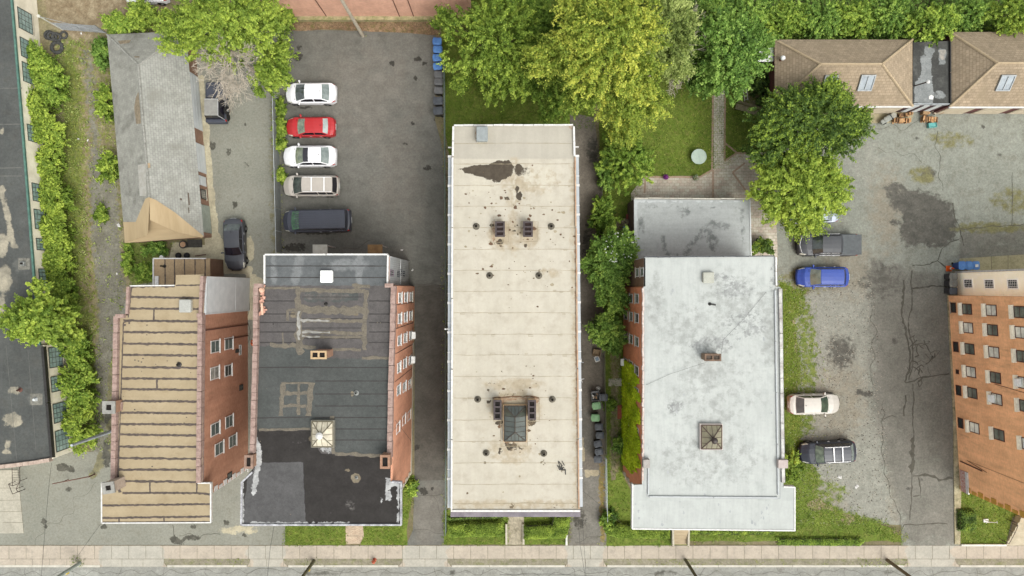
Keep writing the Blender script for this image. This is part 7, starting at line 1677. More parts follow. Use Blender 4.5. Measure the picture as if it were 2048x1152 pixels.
for i, (y, lab) in enumerate([(148, 'grey bin directly below the blue bins, under leaves'), (163, 'second grey bin in the fence row, partly under leaves'), (180, 'third grey bin in the fence row, middle of the grey ones'), (201, 'clean dark grey bin, last but one in the fence row'), (221, 'dark grey bin at the lower end of the fence row')]): bin_at('grey' if i < 3 else 'dark', 876 + (i < 3), y, -90 + (i * 2 - 4), lab, G1, 1.0 if i < 3 else 1.12)
G2 = 'bins standing in the alley'
bin_at('green', 1193, 812, -82, 'upper green bin in the alley', G2, 1.0); bin_at('green', 1191, 836, -90, 'lower green bin in the alley', G2, 1.0)
for i, (x, y, r_, lab) in enumerate([(1198, 854, -90, 'charcoal bin right below the green bins in the alley'), (1200, 871, -88, 'second charcoal bin below the green bins in the alley'), (1196, 888, -76, 'tilted charcoal bin, middle of the charcoal group in the alley'), (1198, 904, -80, 'charcoal bin above the last one in the alley'), (1196, 919, -90, 'lowest charcoal bin in the alley')]): bin_at('dark', x, y, r_, lab, G2, .95)
bin_at('dark', 1207, 795, -90, 'closed dark bin beside the open rubbish bin', G2)
c = W(1191, 793, 1.0); t = thing('open_bin', 'open black bin full of rubbish at the top of the alley bin row', 'bin', (c.x, c.y, .04), R(5), G2)
mb = MB(); rg = lambda a, b, z: [(-a, -b, z), (a, -b, z), (a, b, z), (-a, b, z)]
mb.add(rg(.25, .27, 0) + rg(.36, .4, .95) + rg(.32, .36, .95) + rg(.3, .34, .5), [(0, 3, 2, 1), (12, 13, 14, 15)] + [(k * 4 + i, k * 4 + (i + 1) % 4, (k + 1) * 4 + (i + 1) % 4, (k + 1) * 4 + i) for k in range(3) for i in range(4)]); mb.build('bin_body', BGREY, t)
mb = MB()
for i in range(12): mb.cbox((rr.uniform(-.2, .2), rr.uniform(-.22, .22), .52 + rr.uniform(0, .2)), (rr.uniform(.08, .22), rr.uniform(.06, .2), .1), rr.uniform(0, 3), m=i % 3, bev=.02)
mb.build('rubbish', [BLACKP, simple('cardboard', C(180, 146, 108), C(160, 128, 92), 4), simple('bag_white', C(220, 216, 206), C(200, 196, 188), 4)], t)
mb = MB(); mb.box(-.3, .3, .42, .47, .4, 1.0); mb.build('lid', BGREY, t)
G3 = 'bins beside the cream rear block'
for i, (x, lab) in enumerate([(1925, 'left blue bin beside the traffic cone'), (1939, 'middle blue bin of the three by the cream wall'), (1953, 'right blue bin with a white sticker on its lid')]): b_ = bin_at('blue', x, 531, 2, lab, G3, .98)
mb = MB(); mb.box(-.14, .14, -.14, .1, 1.128, 1.132); mb.build('sticker', WHITE, b_)
for i, (y, lab, k) in enumerate([(553, 'pale weathered bin just below the traffic cone', 'old'), (567, 'middle bin of the dark row against the cream wall', 'old'), (582, 'darker grey bin at the corner of the orange-brick wall', 'dark')]): bin_at(k, 1908, y, -90, lab, G3, .98)
# ================================================================ FENCES
def fence(name, label, pts, h, mode='chain', post=2.4, mat=GALV, pr=.03, infill=None, cat='fence', z0=0.0, rail=True, wire=.006, pitch=.16, group=None, posth=None):
    Pw = [W(p[0], p[1], 0) for p in pts]; root = thing(name, label, cat, (*Pw[0][:2], z0), 0, group)
    mb = MB(); ml = MB(); mi = MB()
    for a, b in zip(Pw[:-1], Pw[1:]):
        d = b - a; L = d.length; n = max(1, int(round(L / post))); t = d / L
        for i in range(n + 1):
            p = a + d * i / n; mb.tube((p.x, p.y, z0), (p.x, p.y, z0 + (posth or h)), pr, pr, 8)
        if rail: ml.tube((a.x, a.y, z0 + h - .03), (b.x, b.y, z0 + h - .03), pr * .8, pr * .8, 6)
        if mode == 'chain':
            k = int(L / pitch); m_ = int(h / pitch) + 1
            for i in range(-m_, k + 1):
                for sg in (1, -1):
                    s0, s1 = i * pitch, i * pitch + h
                    za, zb = 0, h
                    if s0 < 0: za = -s0; s0 = 0
                    if s1 > L: zb = h - (s1 - L); s1 = L
                    if s1 <= s0: continue
                    if sg < 0: za, zb = h - za, h - zb
                    p, q = a + t * s0, a + t * s1
                    nn = Vector((-t.y, t.x, 0)) * wire
                    mi.add([(p.x - nn.x, p.y - nn.y, z0 + za), (p.x + nn.x, p.y + nn.y, z0 + za), (q.x + nn.x, q.y + nn.y, z0 + zb), (q.x - nn.x, q.y - nn.y, z0 + zb)], [(0, 1, 2, 3)])
        elif mode == 'slat':
            k = int(L / .12)
            for i in range(k):
                p = a + t * (i * .12 + .01); q = a + t * (i * .12 + .11); nn = Vector((-t.y, t.x, 0)) * .012
                mi.prism([(p.x + nn.x, p.y + nn.y), (q.x + nn.x, q.y + nn.y), (q.x - nn.x, q.y - nn.y), (p.x - nn.x, p.y - nn.y)], z0 + .05, z0 + h - .06)
    mb.build('post', mat, root, world=True)
    if rail: ml.build('rail', mat, root, world=True)
    if mi.v: mi.build('mesh' if mode == 'chain' else 'slat_panel', infill or mat, root, world=True)
    return root
fence('chain_link_fence', 'white-railed fence with grey slats between the pale drive and the dark parking lot', [(557, 198), (559, 300), (562, 420), (564, 508)], 1.6, 'slat', mat=simple('fence_white', C(206, 212, 214), C(180, 188, 192), 4), infill=simple('grey_slats', C(142, 146, 144), C(128, 132, 130), 2))
fence('chain_link_fence', 'thin fence running down between the dark lot and the beige building', [(890, 132), (891, 300), (893, 600), (893, 1062)], 1.2, 'chain', mat=simple('fence_grey_green', C(140, 156, 146), C(120, 134, 126), 4), pitch=.2, pr=.025)
fence('chain_link_fence', 'white-topped wire fence at the lower right side of the alley', [(1210, 912), (1212, 1040)], 1.1, 'chain', mat=simple('fence_white', C(206, 212, 214), C(180, 188, 192), 4), pitch=.2)
fence('chain_link_fence', 'wire fence through the bushes on the right side of the alley', [(1200, 335), (1206, 600), (1207, 770), (1210, 905)], 1.2, 'chain', mat=simple('fence_dull', C(128, 124, 114), C(108, 104, 96), 4), pitch=.24, pr=.022)
fence('chain_link_fence', 'sagging chain link fence with a tall white end post, above the pile of tyres', [(125, 60), (213, 66)], 1.7, 'chain', pitch=.14, wire=.011, posth=1.8)
t = thing('fence_post', 'tall pale leaning end post of the sagging chain link fence', 'post', (*W(126, 60, 0)[:2], 0)); mb = MB(); mb.tube((0, 0, 0), (0, 0, 3.1), .06, .06, 10); mb.lathe((0, 0, 3.1), [(.06, 0), (.14, .02), (.12, .1), (0, .12)], 12); mb.build('post', simple('pale_post', C(220, 218, 206), C(196, 194, 182), 3), t)
mb = MB(); mb.tube((0, 0, 3.0), tuple(W(212, 66, 1.65) - W(126, 60, 0)), .018, .018, 5); mb.build('guy_wire', GALV, t)
# street and yard poles
def pole(label, px, py, h, r, mat, name='utility_pole', arms=(), mark=None, group='utility poles', z0=0, cat='pole'):
    c = W(px, py, 0); t = thing(name, label, cat, (c.x, c.y, z0), 0, group)
    mb = MB(); mb.tube((0, 0, 0), (0, 0, h), r, r * .72, 12); mb.build('pole', mat, t, smooth='auto')
    for z, L, a in arms:
        mb = MB(); mb.cbox((0, 0, z), (L, .1, .12), a)
        for k in (-.45, -.2, .2, .45): mb.lathe((math.cos(a) * L * k, math.sin(a) * L * k, z + .12), [(.04, 0), (.06, .04), (.03, .12), (0, .14)], 8)
        mb.build('crossarm', WOODM, t)
    if mark:
        mb = MB(); mb.cbox((mark[1], mark[2], mark[0]), (.16, .16, .28), 0); mb.build('marker', simple('yellow_tag', C(236, 200, 40), C(220, 184, 30), 5), t)
    return t
OLDW = simple('old_pole_wood', C(156, 154, 140), C(132, 130, 118), 3, .9, .15, stretch=(1, .15, 1)); MOSSW = simple('mossy_pole_wood', C(122, 122, 96), C(104, 104, 80), 3, .9, .15)
pole('leftmost street pole, pale grey wood with a yellow tag', 160, 1126, 10.5, .16, simple('pale_pole', C(172, 180, 170), C(150, 158, 150), 3), arms=((9.8, 2.2, 0),), mark=(1.6, .0, -.16))
pole('street pole left of the hydrant, with a yellow tag', 628, 1122, 10.5, .15, MOSSW, arms=((9.8, 2.2, 0),), mark=(1.4, .0, -.16))
pole('middle street pole, dark mossy wood in front of the white-roofed building', 1371, 1120, 10.5, .14, MOSSW, arms=((9.8, 2.2, 0),))
pole('rightmost street pole, brown wood by the wide driveway', 1774, 1120, 10.5, .15, simple('brown_pole', C(134, 118, 92), C(116, 102, 78), 3), arms=((9.8, 2.2, 0),))
pole('weathered pale wooden pole leaning over the brick wall at the top of the dark lot', 726, 72, 11, .16, simple('grey_pale_wood', C(206, 196, 176), C(178, 168, 150), 3))
pole('silver metal pole standing in the lowest left shrubs', 224, 862, 5.6, .15, simple('bright_pole', C(196, 204, 208), C(172, 180, 184), 3), name='metal_pole', group=None)
t = thing('lamp_post', 'brown square lamp post with a white globe, at the left corner of the left garage', 'lamp', (*W(1534, 143, 0)[:2], 0)); mb = MB(); mb.cbox((0, 0, 0), (.18, .18, 3.4)); mb.build('post', simple('brown_post', C(126, 76, 56), C(104, 62, 46), 3), t); mb = MB(); mb.lathe((0, 0, 3.4), [(.08, 0), (.17, .06), (.21, .17), (.17, .3), (.08, .37), (0, .39)], 18); mb.build('globe', simple('bright_lid', C(255, 255, 252), C(248, 248, 246), 3), t, smooth=True)
# wires over the street corner
for i, (lab, pts, z0, z1) in enumerate((('thin overhead wire crossing the left yard down to the street', [(103, 926), (97, 980), (90, 1060), (82, 1160)], 6.5, 8.5), ('overhead wire from the tan roof corner to the leftmost pole', [(201, 1048), (178, 1080), (150, 1120)], 8.0, 6.0), ('overhead wire from the beige building corner across the alley mouth', [(1161, 978), (1200, 1010), (1244, 1048)], 8.5, 7.0), ('pair wire running down over the alley mouth to the street', [(1161, 990), (1166, 1060), (1172, 1150)], 8.5, 8.0), ('second wire over the alley mouth to the street', [(1155, 1020), (1160, 1090), (1171, 1155)], 8.5, 8.2), ('long wire running along the road edge', [(1000, 1149), (1100, 1148), (1240, 1154)], 7, 7), ('wire down the front lot of the dark-roofed building', [(548, 1052), (540, 1100), (534, 1160)], 8.0, 8.5))):
    n = len(pts); mb = MB(); mb.path([tuple(W(x, y, z0 + (z1 - z0) * k / (n - 1))) for k, (x, y) in enumerate(pts)], .012, 5); tag(mb.build('overhead_wire', DARKMETAL), lab, 'wire')
# rusty barrier and railings
c = W(190, 948, 0); t = thing('pipe_barrier', 'rusty pipe barrier across the left yard', 'barrier', (c.x, c.y, 0)); e_ = W(104, 968, .9) - c
mb = MB(); mb.tube((0, 0, .0), (0, 0, .95), .06); mb.tube((0, 0, .85), (e_.x, e_.y, .85), .05, .04); k = .72; mb.tube((e_.x * k, e_.y * k, .85), (e_.x * k, e_.y * k, 0), .03); mb.build('bar', RUST, t)
def rail(label, pts, zs, r=.025, posts=True, name='handrail'):
    P_ = [W(x, y, z) for (x, y), z in zip(pts, zs)]; o = P_[0]; t = thing(name, label, 'railing', (o.x, o.y, 0)); mb = MB()
    mb.path([tuple(p - Vector((o.x, o.y, 0))) for p in P_], r, 6)
    if posts:
        for p in P_: mb.tube((p.x - o.x, p.y - o.y, 0), (p.x - o.x, p.y - o.y, p.z), r * .9, r * .9, 6)
    mb.build('rail', IRON, t); return t
t = rail('black iron stair railing below the front of the left warehouse', [(24, 934), (25, 972), (17, 968), (25, 988), (36, 984), (32, 978), (40, 962), (39, 934)], [.9] * 8)
mb = MB(); o0 = W(24, 934, .9)
for y in (940, 945, 950, 955, 960, 966): a, b = W(25, y, .5) - o0, W(39, y, .5) - o0; mb.tube((a.x, a.y, .5), (b.x, b.y, .5), .012)
mb.build('baluster', IRON, t)
rail('brown iron handrail on the right-hand steps, nearer the lawn', [(2012, 1084), (2018, 1088), (2030, 1066), (2036, 1052), (2034, 1046), (2026, 1044)], [.9] * 6)
# ================================================================ STEPS
def steps(label, poly4, n, rise, mat, name='steps', risedir=1, cheeks=None):
    """poly4: top-left, top-right, bottom-right, bottom-left in photo pixels; rises towards the top"""
    a, b, c_, d = [W(p[0], p[1], 0) for p in poly4]; t = thing(name, label, 'steps', (*((a + c_) / 2)[:2], 0))
    for i in range(n):
        f0, f1 = i / n, (i + 1) / n
        q = [d.lerp(a, f0), c_.lerp(b, f0), c_.lerp(b, f1), d.lerp(a, f1)]
        mb = MB(); mb.prism([(v.x, v.y) for v in q], 0, rise * (i + 1)); mb.build('step', mat, t, world=True)
    if cheeks:
        for k, (p, q) in enumerate(((a, d), (b, c_))):
            mb = MB(); dd = (p - q); cc = (p + q) / 2; mb.cbox((cc.x + (.09 if k else -.09), cc.y, 0), (dd.length * .95, .16, rise * n * .8), math.atan2(dd.y, dd.x)); mb.build('cheek_wall', cheeks, t, world=True)
    return t
steps('wooden steps in front of the white-roofed building', [(1345, 1050), (1373, 1050), (1372, 1088), (1346, 1088)], 6, .12, simple('step_wood', C(196, 178, 146), C(172, 154, 124), 3, .85, .15, stretch=(.4, 3, 1)), cheeks=STONE)
steps('concrete steps at the right edge beside the small lawn', [(2030, 1030), (2070, 1040), (2050, 1090), (2011, 1090)], 6, .12, simple('step_stone', C(206, 196, 172), C(180, 170, 146), 2, .85, .12), cheeks=None)
mb = MB(); A, B = W(1920, 1089, 0), W(2010, 1089, 0); mb.box(A.x, B.x, A.y - .08, A.y + .08, 0, .22); tag(mb.build('lawn_curb', simple('white_curb', C(232, 230, 220), C(206, 204, 194), 3)), 'white curb along the bottom of the small lawn at the right', 'curb')
mb = MB(); A, B = W(1132, 1068, 0), W(1134, 1089, 0); mb.box(A.x - .05, A.x + .12, B.y, A.y, 0, .25); tag(mb.build('edging_stone', simple('white_curb', C(232, 230, 220), C(206, 204, 194), 3)), 'short white edging stone right of the L-shaped hedge', 'curb')
mb = MB()
for x in (1013, 1047): A, B = W(x, 1046, 0), W(x, 1087, 0); mb = MB(); mb.box(A.x - .09, A.x + .09, B.y, A.y, 0, .3); tag(mb.build('walk_edging', STONE), 'low stone edging on the %s side of the front walk of the beige building' % ('left' if x < 1030 else 'right'), 'curb')
# ================================================================ TYRES
def tyre(label, px, py, r, z, tilt=(0, 0), group='pile of old tyres'):
    c = W(px, py, z + .1); t = thing('tyre', label, 'tyre', (c.x, c.y, z), 0, group); t.rotation_euler = (tilt[0], tilt[1], 0)
    mb = MB(); pr_ = []
    for k in range(13): a = k / 12 * 2 * math.pi; pr_.append((r * .74 + r * .26 * math.cos(a), r * .2 + r * .2 * math.sin(a)))
    mb.lathe((0, 0, 0), pr_, 28); me = mb
    vs, fs = mb.v, mb.f[:-2]; m2 = MB(); m2.v = vs; m2.f = fs; m2.m = [0] * len(fs); m2.build('tread', simple('old_rubber', C(84, 84, 82), C(60, 60, 58), 5, .9, .2), t, smooth=True)
    return t
tyre('large grey tyre lying flat, lowest of the pile by the warehouse', 114, 95, .62, .02); tyre('tyre on the left of the pile, under the fence', 97, 70, .45, .02); tyre('second tyre stacked leaning on the left one of the pile', 103, 72, .42, .3, (.1, .3)); tyre('tyre leaning in the middle of the pile', 111, 73, .4, .25, (.1, .7)); tyre('tyre on the right of the pile, beside the fence foot', 127, 70, .38, .02)
# ================================================================ GARDEN
c = W(1398, 313, .75); t = thing('garden_table', 'round frosted glass garden table on the lawn', 'table', (c.x, c.y, .02))
mb = MB(); mb.lathe((0, 0, .7), [(0, 0), (.66, 0), (.68, .015), (.66, .03), (0, .03)], 36); mb.build('tabletop', simple('frosted_glass', C(190, 206, 192), C(174, 192, 178), 3, .3, .08), t)
mb = MB(); mb.lathe((0, 0, .731), [(0, 0), (.045, .0), (.04, .02), (0, .02)], 12); mb.build('hub', GALV, t)
for a in range(4): mb = MB(); mb.tube((math.cos(a * 1.57 + .4) * .2, math.sin(a * 1.57 + .4) * .2, .7), (math.cos(a * 1.57 + .4) * .5, math.sin(a * 1.57 + .4) * .5, 0), .02); mb.build('leg', GALV, t)
c = W(1494, 219, .4); t = thing('garden_bench', 'grey slatted bench by the dark maple, right of the garden path', 'bench', (c.x, c.y, .02), R(-17))
BW = simple('bench_wood', C(158, 150, 120), C(132, 124, 98), 4, .85, .2)
mb = MB()
for k in range(4): mb.box(-1.05, 1.05, -.25 + k * .13, -.15 + k * .13, .4, .44)
mb.build('seat', BW, t); mb = MB()
for k in range(3): mb.box(-1.05, 1.05, .3 + k * .03, .33 + k * .03, .52 + k * .13, .62 + k * .13)
mb.build('backrest', BW, t)
for x in (-.9, .9): mb = MB(); mb.cbox((x, 0, 0), (.06, .5, .395)); mb.build('leg', IRON, t)
def flower(label, px, py, m, r=.3):
    c = W(px, py, .4); t = thing('potted_flower', label, 'potted plant', (c.x, c.y, .05)); mb = MB(); mb.lathe((0, 0, 0), [(.13, 0), (.19, .25), (.17, .26), (.0, .24)], 14); mb.build('pot', simple('terracotta', C(176, 120, 92), C(156, 104, 78), 4), t)
    rg_ = np.random.RandomState(int(px)); n = 260; d = rg_.normal(size=(n, 3)); d[:, 2] = abs(d[:, 2]); d /= np.linalg.norm(d, axis=1)[:, None]
    leaves_mesh('flowers', d * r * rg_.uniform(.6, 1, n)[:, None] + np.array([0, 0, .28]), d + rg_.normal(size=d.shape) * .4, rg_.uniform(.05, .11, n), rg_.rand(n), m, rg_, t, aspect=.8)
flower('pot of purple flowers at the patio edge', 1332, 354, leaf_mat('purple_petals', C(116, 42, 130), C(160, 62, 168), C(190, 96, 190)), .28); flower('pot of white flowers at the patio edge near the path', 1392, 355, leaf_mat('white_petals', C(96, 130, 60), C(176, 196, 150), C(240, 238, 228)), .32)
c = W(1250, 444, .5); t = thing('planter', 'round stone planter left of the grey rear wing', 'planter', (c.x, c.y, .03)); mb = MB(); mb.lathe((0, 0, 0), [(.2, 0), (.28, .3), (.33, .5), (.27, .5), (.22, .42), (0, .4)], 22); mb.build('bowl', simple('sand_stone', C(170, 158, 130), C(140, 130, 106), 4), t, smooth='auto'); mb = MB(); mb.lathe((0, 0, .41), [(.05, 0), (.1, .06), (.05, .14), (0, .15)], 10); mb.build('plant', simple('dry_plant', C(140, 126, 110), C(110, 100, 84), 6), t)
def chair(label, px, py, m, rot):
    c = W(px, py, .4); t = thing('plastic_chair', label, 'chair', (c.x, c.y, .03), R(rot)); mb = MB(); mb.box(-.23, .23, -.22, .22, .4, .44); mb.build('seat', m, t); mb = MB(); mb.box(-.23, .23, .22, .26, .42, .85); mb.build('backrest', m, t)
    for x in (-.2, .2):
        for y in (-.18, .18): mb = MB(); mb.tube((x, y, 0), (x, y, .4), .02); mb.build('leg', m, t)
chair('blue plastic chair against the left wall of the grey rear wing', 1251, 458, plastic('blue_chair', C(120, 150, 206), C(100, 130, 190)), 90); chair('faded red chair above the round planter', 1257, 434, plastic('red_chair', C(150, 60, 44), C(120, 48, 36)), 90)
mb = MB(); A = W(1240, 824, .1); mb.prism([(A.x - .22, A.y - .62), (A.x + .22, A.y - .62), (A.x + .22, A.y + .62), (A.x - .22, A.y + .62)], .04, .09); tag(mb.build('red_panel', simple('faded_red_board', C(172, 92, 72), C(150, 78, 62), 3)), 'faded red board lying in the grass strip left of the ivy wall', 'board')
# odd things under the small round tree
c = W(1194, 706, .5); t = thing('junk_crate', 'open white-edged crate at the fence below the small round tree', 'crate', (c.x, c.y, .04), R(-10)); mb = MB(); mb.box(-.34, .34, -.3, -.26, 0, .45); mb.box(-.34, .34, .26, .3, 0, .45); mb.box(-.34, -.3, -.26, .26, 0, .45); mb.box(.3, .34, -.26, .26, 0, .45); mb.box(-.3, .3, -.26, .26, 0, .1); mb.build('crate', simple('crate_tan', C(176, 152, 122), C(150, 128, 100), 4), t)
c = W(1194, 718, .4); t = thing('white_container', 'white plastic tub on the alley side, below the tan crate', 'container', (c.x, c.y, .04), R(20)); mb = MB(); mb.cbox((0, 0, 0), (.4, .45, .4), bev=.05, taper=1.1); mb.build('tub', WHITE, t); mb = MB(); mb.cbox((0, 0, .402), (.3, .33, .02)); mb.build('content', simple('tub_blue', C(160, 176, 190), C(130, 146, 160), 4), t)
c = W(1162, 759, .1); t = thing('paper_litter', 'white torn paper on the alley beside the beige building', 'litter', (c.x, c.y, .042)); mb = MB()
for a in (0.2, 1.5, 2.6, 4.0, 5.2): mb.add([(0, -.05, .01), (0, .05, .01), (math.cos(a) * .3, math.sin(a) * .3 + .04, .05), (math.cos(a) * .3, math.sin(a) * .3 - .04, .03)], [(0, 1, 2, 3)])
mb.build('paper', WHITE, t)
c = W(1197, 778, .6); t = thing('white_bag', 'white tied bag above the open rubbish bin', 'bag', (c.x, c.y, .04)); mb = MB(); mb.lathe((0, 0, 0), [(.12, 0), (.2, .1), (.2, .25), (.1, .36), (.04, .4), (.08, .46), (0, .47)], 12); mb.build('bag', WHITE, t, smooth=True)
# cones, hydrant
def cone(label, px, py):
    c = W(px, py, .3); t = thing('traffic_cone', label, 'traffic cone', (c.x, c.y, .05)); O = simple('cone_orange', C(240, 110, 40), C(226, 92, 30), 5, .6)
    mb = MB(); mb.cbox((0, 0, 0), (.5, .5, .04), bev=.03); mb.build('base', O, t); mb = MB(); mb.lathe((0, 0, .04), [(.19, 0), (.04, .68), (.025, .7), (0, .7)], 18); mb.build('cone', O, t, smooth='auto'); mb = MB(); mb.lathe((0, 0, .34), [(.128, 0), (.096, .15), (.09, .15)], 18); mb.build('band', WHITE, t)
cone('orange traffic cone by the left blue bin of the cream rear block', 1901, 537); cone('orange traffic cone in the narrow passage between the two brick buildings', 506, 686)
c = W(748, 1122, .3); t = thing('fire_hydrant', 'small orange-red fire hydrant on the verge', 'fire hydrant', (c.x, c.y, .01)); O = simple('hydrant_paint', C(206, 110, 80), C(180, 90, 66), 5, .6)
mb = MB(); mb.lathe((0, 0, 0), [(.17, 0), (.17, .05), (.11, .07), (.11, .5), (.15, .52), (.15, .56), (.11, .62), (.05, .68), (.03, .74), (0, .75)], 16); mb.build('barrel', O, t, smooth='auto'); mb = MB(); mb.tube((-.2, 0, .4), (.2, 0, .4), .055); mb.tube((0, -.2, .38), (0, 0, .38), .07); mb.build('outlet', O, t)
# antenna on the small lawn
c = W(1976, 1043, .5); t = thing('antenna', 'white H-shaped aerial standing on the small lawn', 'antenna', (c.x, c.y, .03)); mb = MB(); mb.cbox((.08, -.05, 0), (.42, .3, .12)); mb.build('base', WHITE, t); mb = MB(); mb.tube((0, 0, .1), (0, .1, .95), .035); mb.tube((-.5, .1, 1.0), (.5, .08, .95), .02); mb.tube((-.5, .22, 1.0), (-.5, .0, 1.0), .015); mb.tube((.45, .2, .95), (.5, -.02, .95), .015); mb.build('mast', WHITE, t)
# ================================================================ FIREWOOD
LOG = simple('split_wood', C(222, 180, 132), C(176, 128, 86), 7, .85, .25); BARKW = simple('log_bark', C(140, 108, 78), C(108, 82, 60), 7, .9, .2)
def woodpile(label, px, py, w_, d_, rows, rot, seed):
    r_ = random.Random(seed); c = W(px, py, .3); t = thing('firewood_pile', label, 'firewood', (c.x, c.y, .05), R(rot), 'firewood piles before the garages'); mb = MB()
    for k in range(rows):
        n = int(w_ / .16)
        for i in range(n):
            x = -w_ / 2 + (i + .5) * w_ / n; y = r_.uniform(-.06, .06); L = d_ * r_.uniform(.8, 1.05); a = r_.gauss(0, .12); s = r_.uniform(.06, .1)
            M = Matrix.Translation((x, y, .09 + k * .15)) @ Matrix.Rotation(a, 4, 'Z') @ Matrix.Rotation(r_.uniform(0, 2), 4, 'Y')
            vs = [M @ Vector(p) for p in ((-s, -L / 2, -s * .6), (s, -L / 2, -s * .6), (0, -L / 2, s), (-s, L / 2, -s * .6), (s, L / 2, -s * .6), (0, L / 2, s))]
            mb.add(vs, [(0, 2, 1), (3, 4, 5)], 0); mb.add(vs, [(0, 1, 4, 3)], 1); mb.add(vs, [(1, 2, 5, 4), (2, 0, 3, 5)], 0 if r_.random() < .7 else 1)
    mb.build('logs', [LOG, BARKW], t)
woodpile('neat firewood stack right of the grey covered cart', 1803, 241, 1.5, .42, 3, 0, 1); woodpile('loose upper row of firewood behind the neat stack', 1812, 229, 1.3, .3, 2, 8, 2); woodpile('firewood heap above the teal crate', 1859, 239, 1.35, .5, 3, -4, 3); woodpile('short logs leaning at the door of the flat-roofed link', 1856, 222, .7, .4, 2, 60, 4)
c = W(1866, 250, .35); t = thing('teal_crate', 'small teal plastic crate before the firewood', 'crate', (c.x, c.y, .036), R(5)); TEAL = plastic('teal_plastic', C(116, 190, 184), C(100, 172, 168)); mb = MB(); mb.box(-.36, .36, -.2, -.17, 0, .32); mb.box(-.36, .36, .17, .2, 0, .32); mb.box(-.36, -.33, -.17, .17, 0, .32); mb.box(.33, .36, -.17, .17, 0, .32); mb.box(-.33, .33, -.17, .17, 0, .24); mb.build('crate', TEAL, t)
c = W(1776, 237, .5); t = thing('covered_cart', 'grey covered garden cart left of the firewood stack', 'cart', (c.x, c.y, .05), R(33)); mb = MB(); mb.cbox((0, 0, .2), (.8, .5, .4), bev=.12); mb.cbox((-.55, 0, .25), (.35, .38, .3), bev=.08); mb.build('cover', simple('grey_cover', C(170, 172, 164), C(146, 148, 142), 4, .7), t); mb = MB(); mb.cbox((.25, 0, .605), (.07, .5, .02)); mb.build('strap', BLACKP, t); mb = MB(); mb.lathe((.62, -.03, .2), [(.2, 0), (.26, .05), (.26, .2), (.2, .25), (0, .25)], 18); mb.build('drum', simple('drum_grey', C(184, 180, 168), C(150, 146, 136), 5), t)
for x in (-.3, .35): mb = MB(); mb.lathe((x, -.3, .15), [(.04, 0), (.15, .01), (.15, .07), (.04, .08)], 14, axis=(0, 1, 0)); mb.build('wheel', RUBBER, t)
def carton(label, px, py, sx, sy, h, rot, m, z=.05): c = W(px, py, h); t = thing('cardboard_box', label, 'box', (c.x, c.y, z), R(rot), 'boxes by the garage doors'); mb = MB(); mb.cbox((0, 0, 0), (sx, sy, h)); mb.build('carton', m, t); mb = MB(); mb.box(-sx / 2 + .02, sx / 2 - .02, -.03, .03, h + .001, h + .006); mb.build('tape', simple('tape', C(200, 180, 150), C(186, 166, 136), 4), t)
CB = simple('cardboard', C(180, 146, 108), C(160, 128, 92), 4); carton('tan board leaning by the left garage gutter', 1790, 217, .9, .35, .5, 20, simple('orange_board', C(214, 152, 92), C(190, 130, 76), 4)); carton('white carton lying before the flat-roofed link', 1871, 223, .4, .4, .25, 35, simple('white_carton', C(226, 214, 192), C(206, 194, 172), 4)); carton('brown carton against the right garage corner', 1892, 218, .7, .45, .6, 25, simple('orange_board', C(214, 152, 92), C(190, 130, 76), 4)); carton('brown carton left of the white carton', 1852, 222, .5, .6, .5, -10, CB)
# street litter
for i, (x, y, lab) in enumerate([(157, 278, 'crumpled white paper on the weedy strip, upper of two'), (176, 281, 'crumpled white paper on the weedy strip, right of two'), (238, 451, 'flat white plastic bag near the tan tarp roof'), (804, 500, 'white litter behind the dark-roofed building'), (825, 540, 'litter near the pale corrugated wall'), (234, 547, 'strip of white paper on the cracked path'), (1679, 954, 'pale stone at the edge of the big lawn'), (1713, 973, 'pale stone on the gravel by the big lawn'), (163, 67, 'white scrap under the chain link fence')]):
    c = W(x, y, 0); t = thing('litter', lab, 'litter', (c.x, c.y, .045), i); s_ = .12 + .08 * (i in (2, 6, 7)); mb = MB(); mb.add([(-s_, -s_ * .6, 0), (s_, -s_ * .5, .01), (s_ * .8, s_ * .7, 0), (-s_ * .7, s_ * .6, .01), (0, 0, .09)], [(0, 1, 4), (1, 2, 4), (2, 3, 4), (3, 0, 4)]); mb.build('scrap', WHITE, t)
# fire pit, lumber behind the brown extension
c = W(366, 489, .3); t = thing('fire_pit', 'rusty round lid on a dark bin behind the tarp-covered roof', 'fire pit', (c.x, c.y, .01)); mb = MB(); mb.lathe((0, 0, 0), [(.3, 0), (.36, .3), (.34, .32), (0, .3)], 18); mb.build('drum', DARKMETAL, t); mb = MB(); mb.lathe((0, 0, .32), [(.24, 0), (.25, .02), (0, .03)], 16); mb.build('lid', simple('tan_lid', C(192, 158, 126), C(170, 136, 106), 4), t)
mb = MB(); A = W(380, 487, 0); mb.box(A.x - .2, A.x + 1.1, A.y - .35, A.y + .35, .003, .1); tag(mb.build('planter_bed', simple('charred_bed', C(78, 76, 70), C(60, 58, 54), 4)), 'dark soil bed right of the round lid, behind the tarp-covered roof', 'planter')
mb = MB(); mb.tube(tuple(W(390, 512, .3)), tuple(W(412, 509, .3)), .04); tag(mb.build('metal_bar', RUST), 'dark metal bar lying behind the brown extension', 'bar')
for k, (x, lab) in enumerate(((355, 'left'), (372, 'right'))):
    c = W(x, 511, .3); t = thing('bag', '%s black bag behind the brown flat extension' % lab, 'bag', (c.x, c.y, .01)); mb = MB(); mb.lathe((0, 0, 0), [(.2, 0), (.28, .12), (.24, .26), (.1, .34), (0, .35)], 12); mb.build('sack', BLACKP, t, smooth=True)
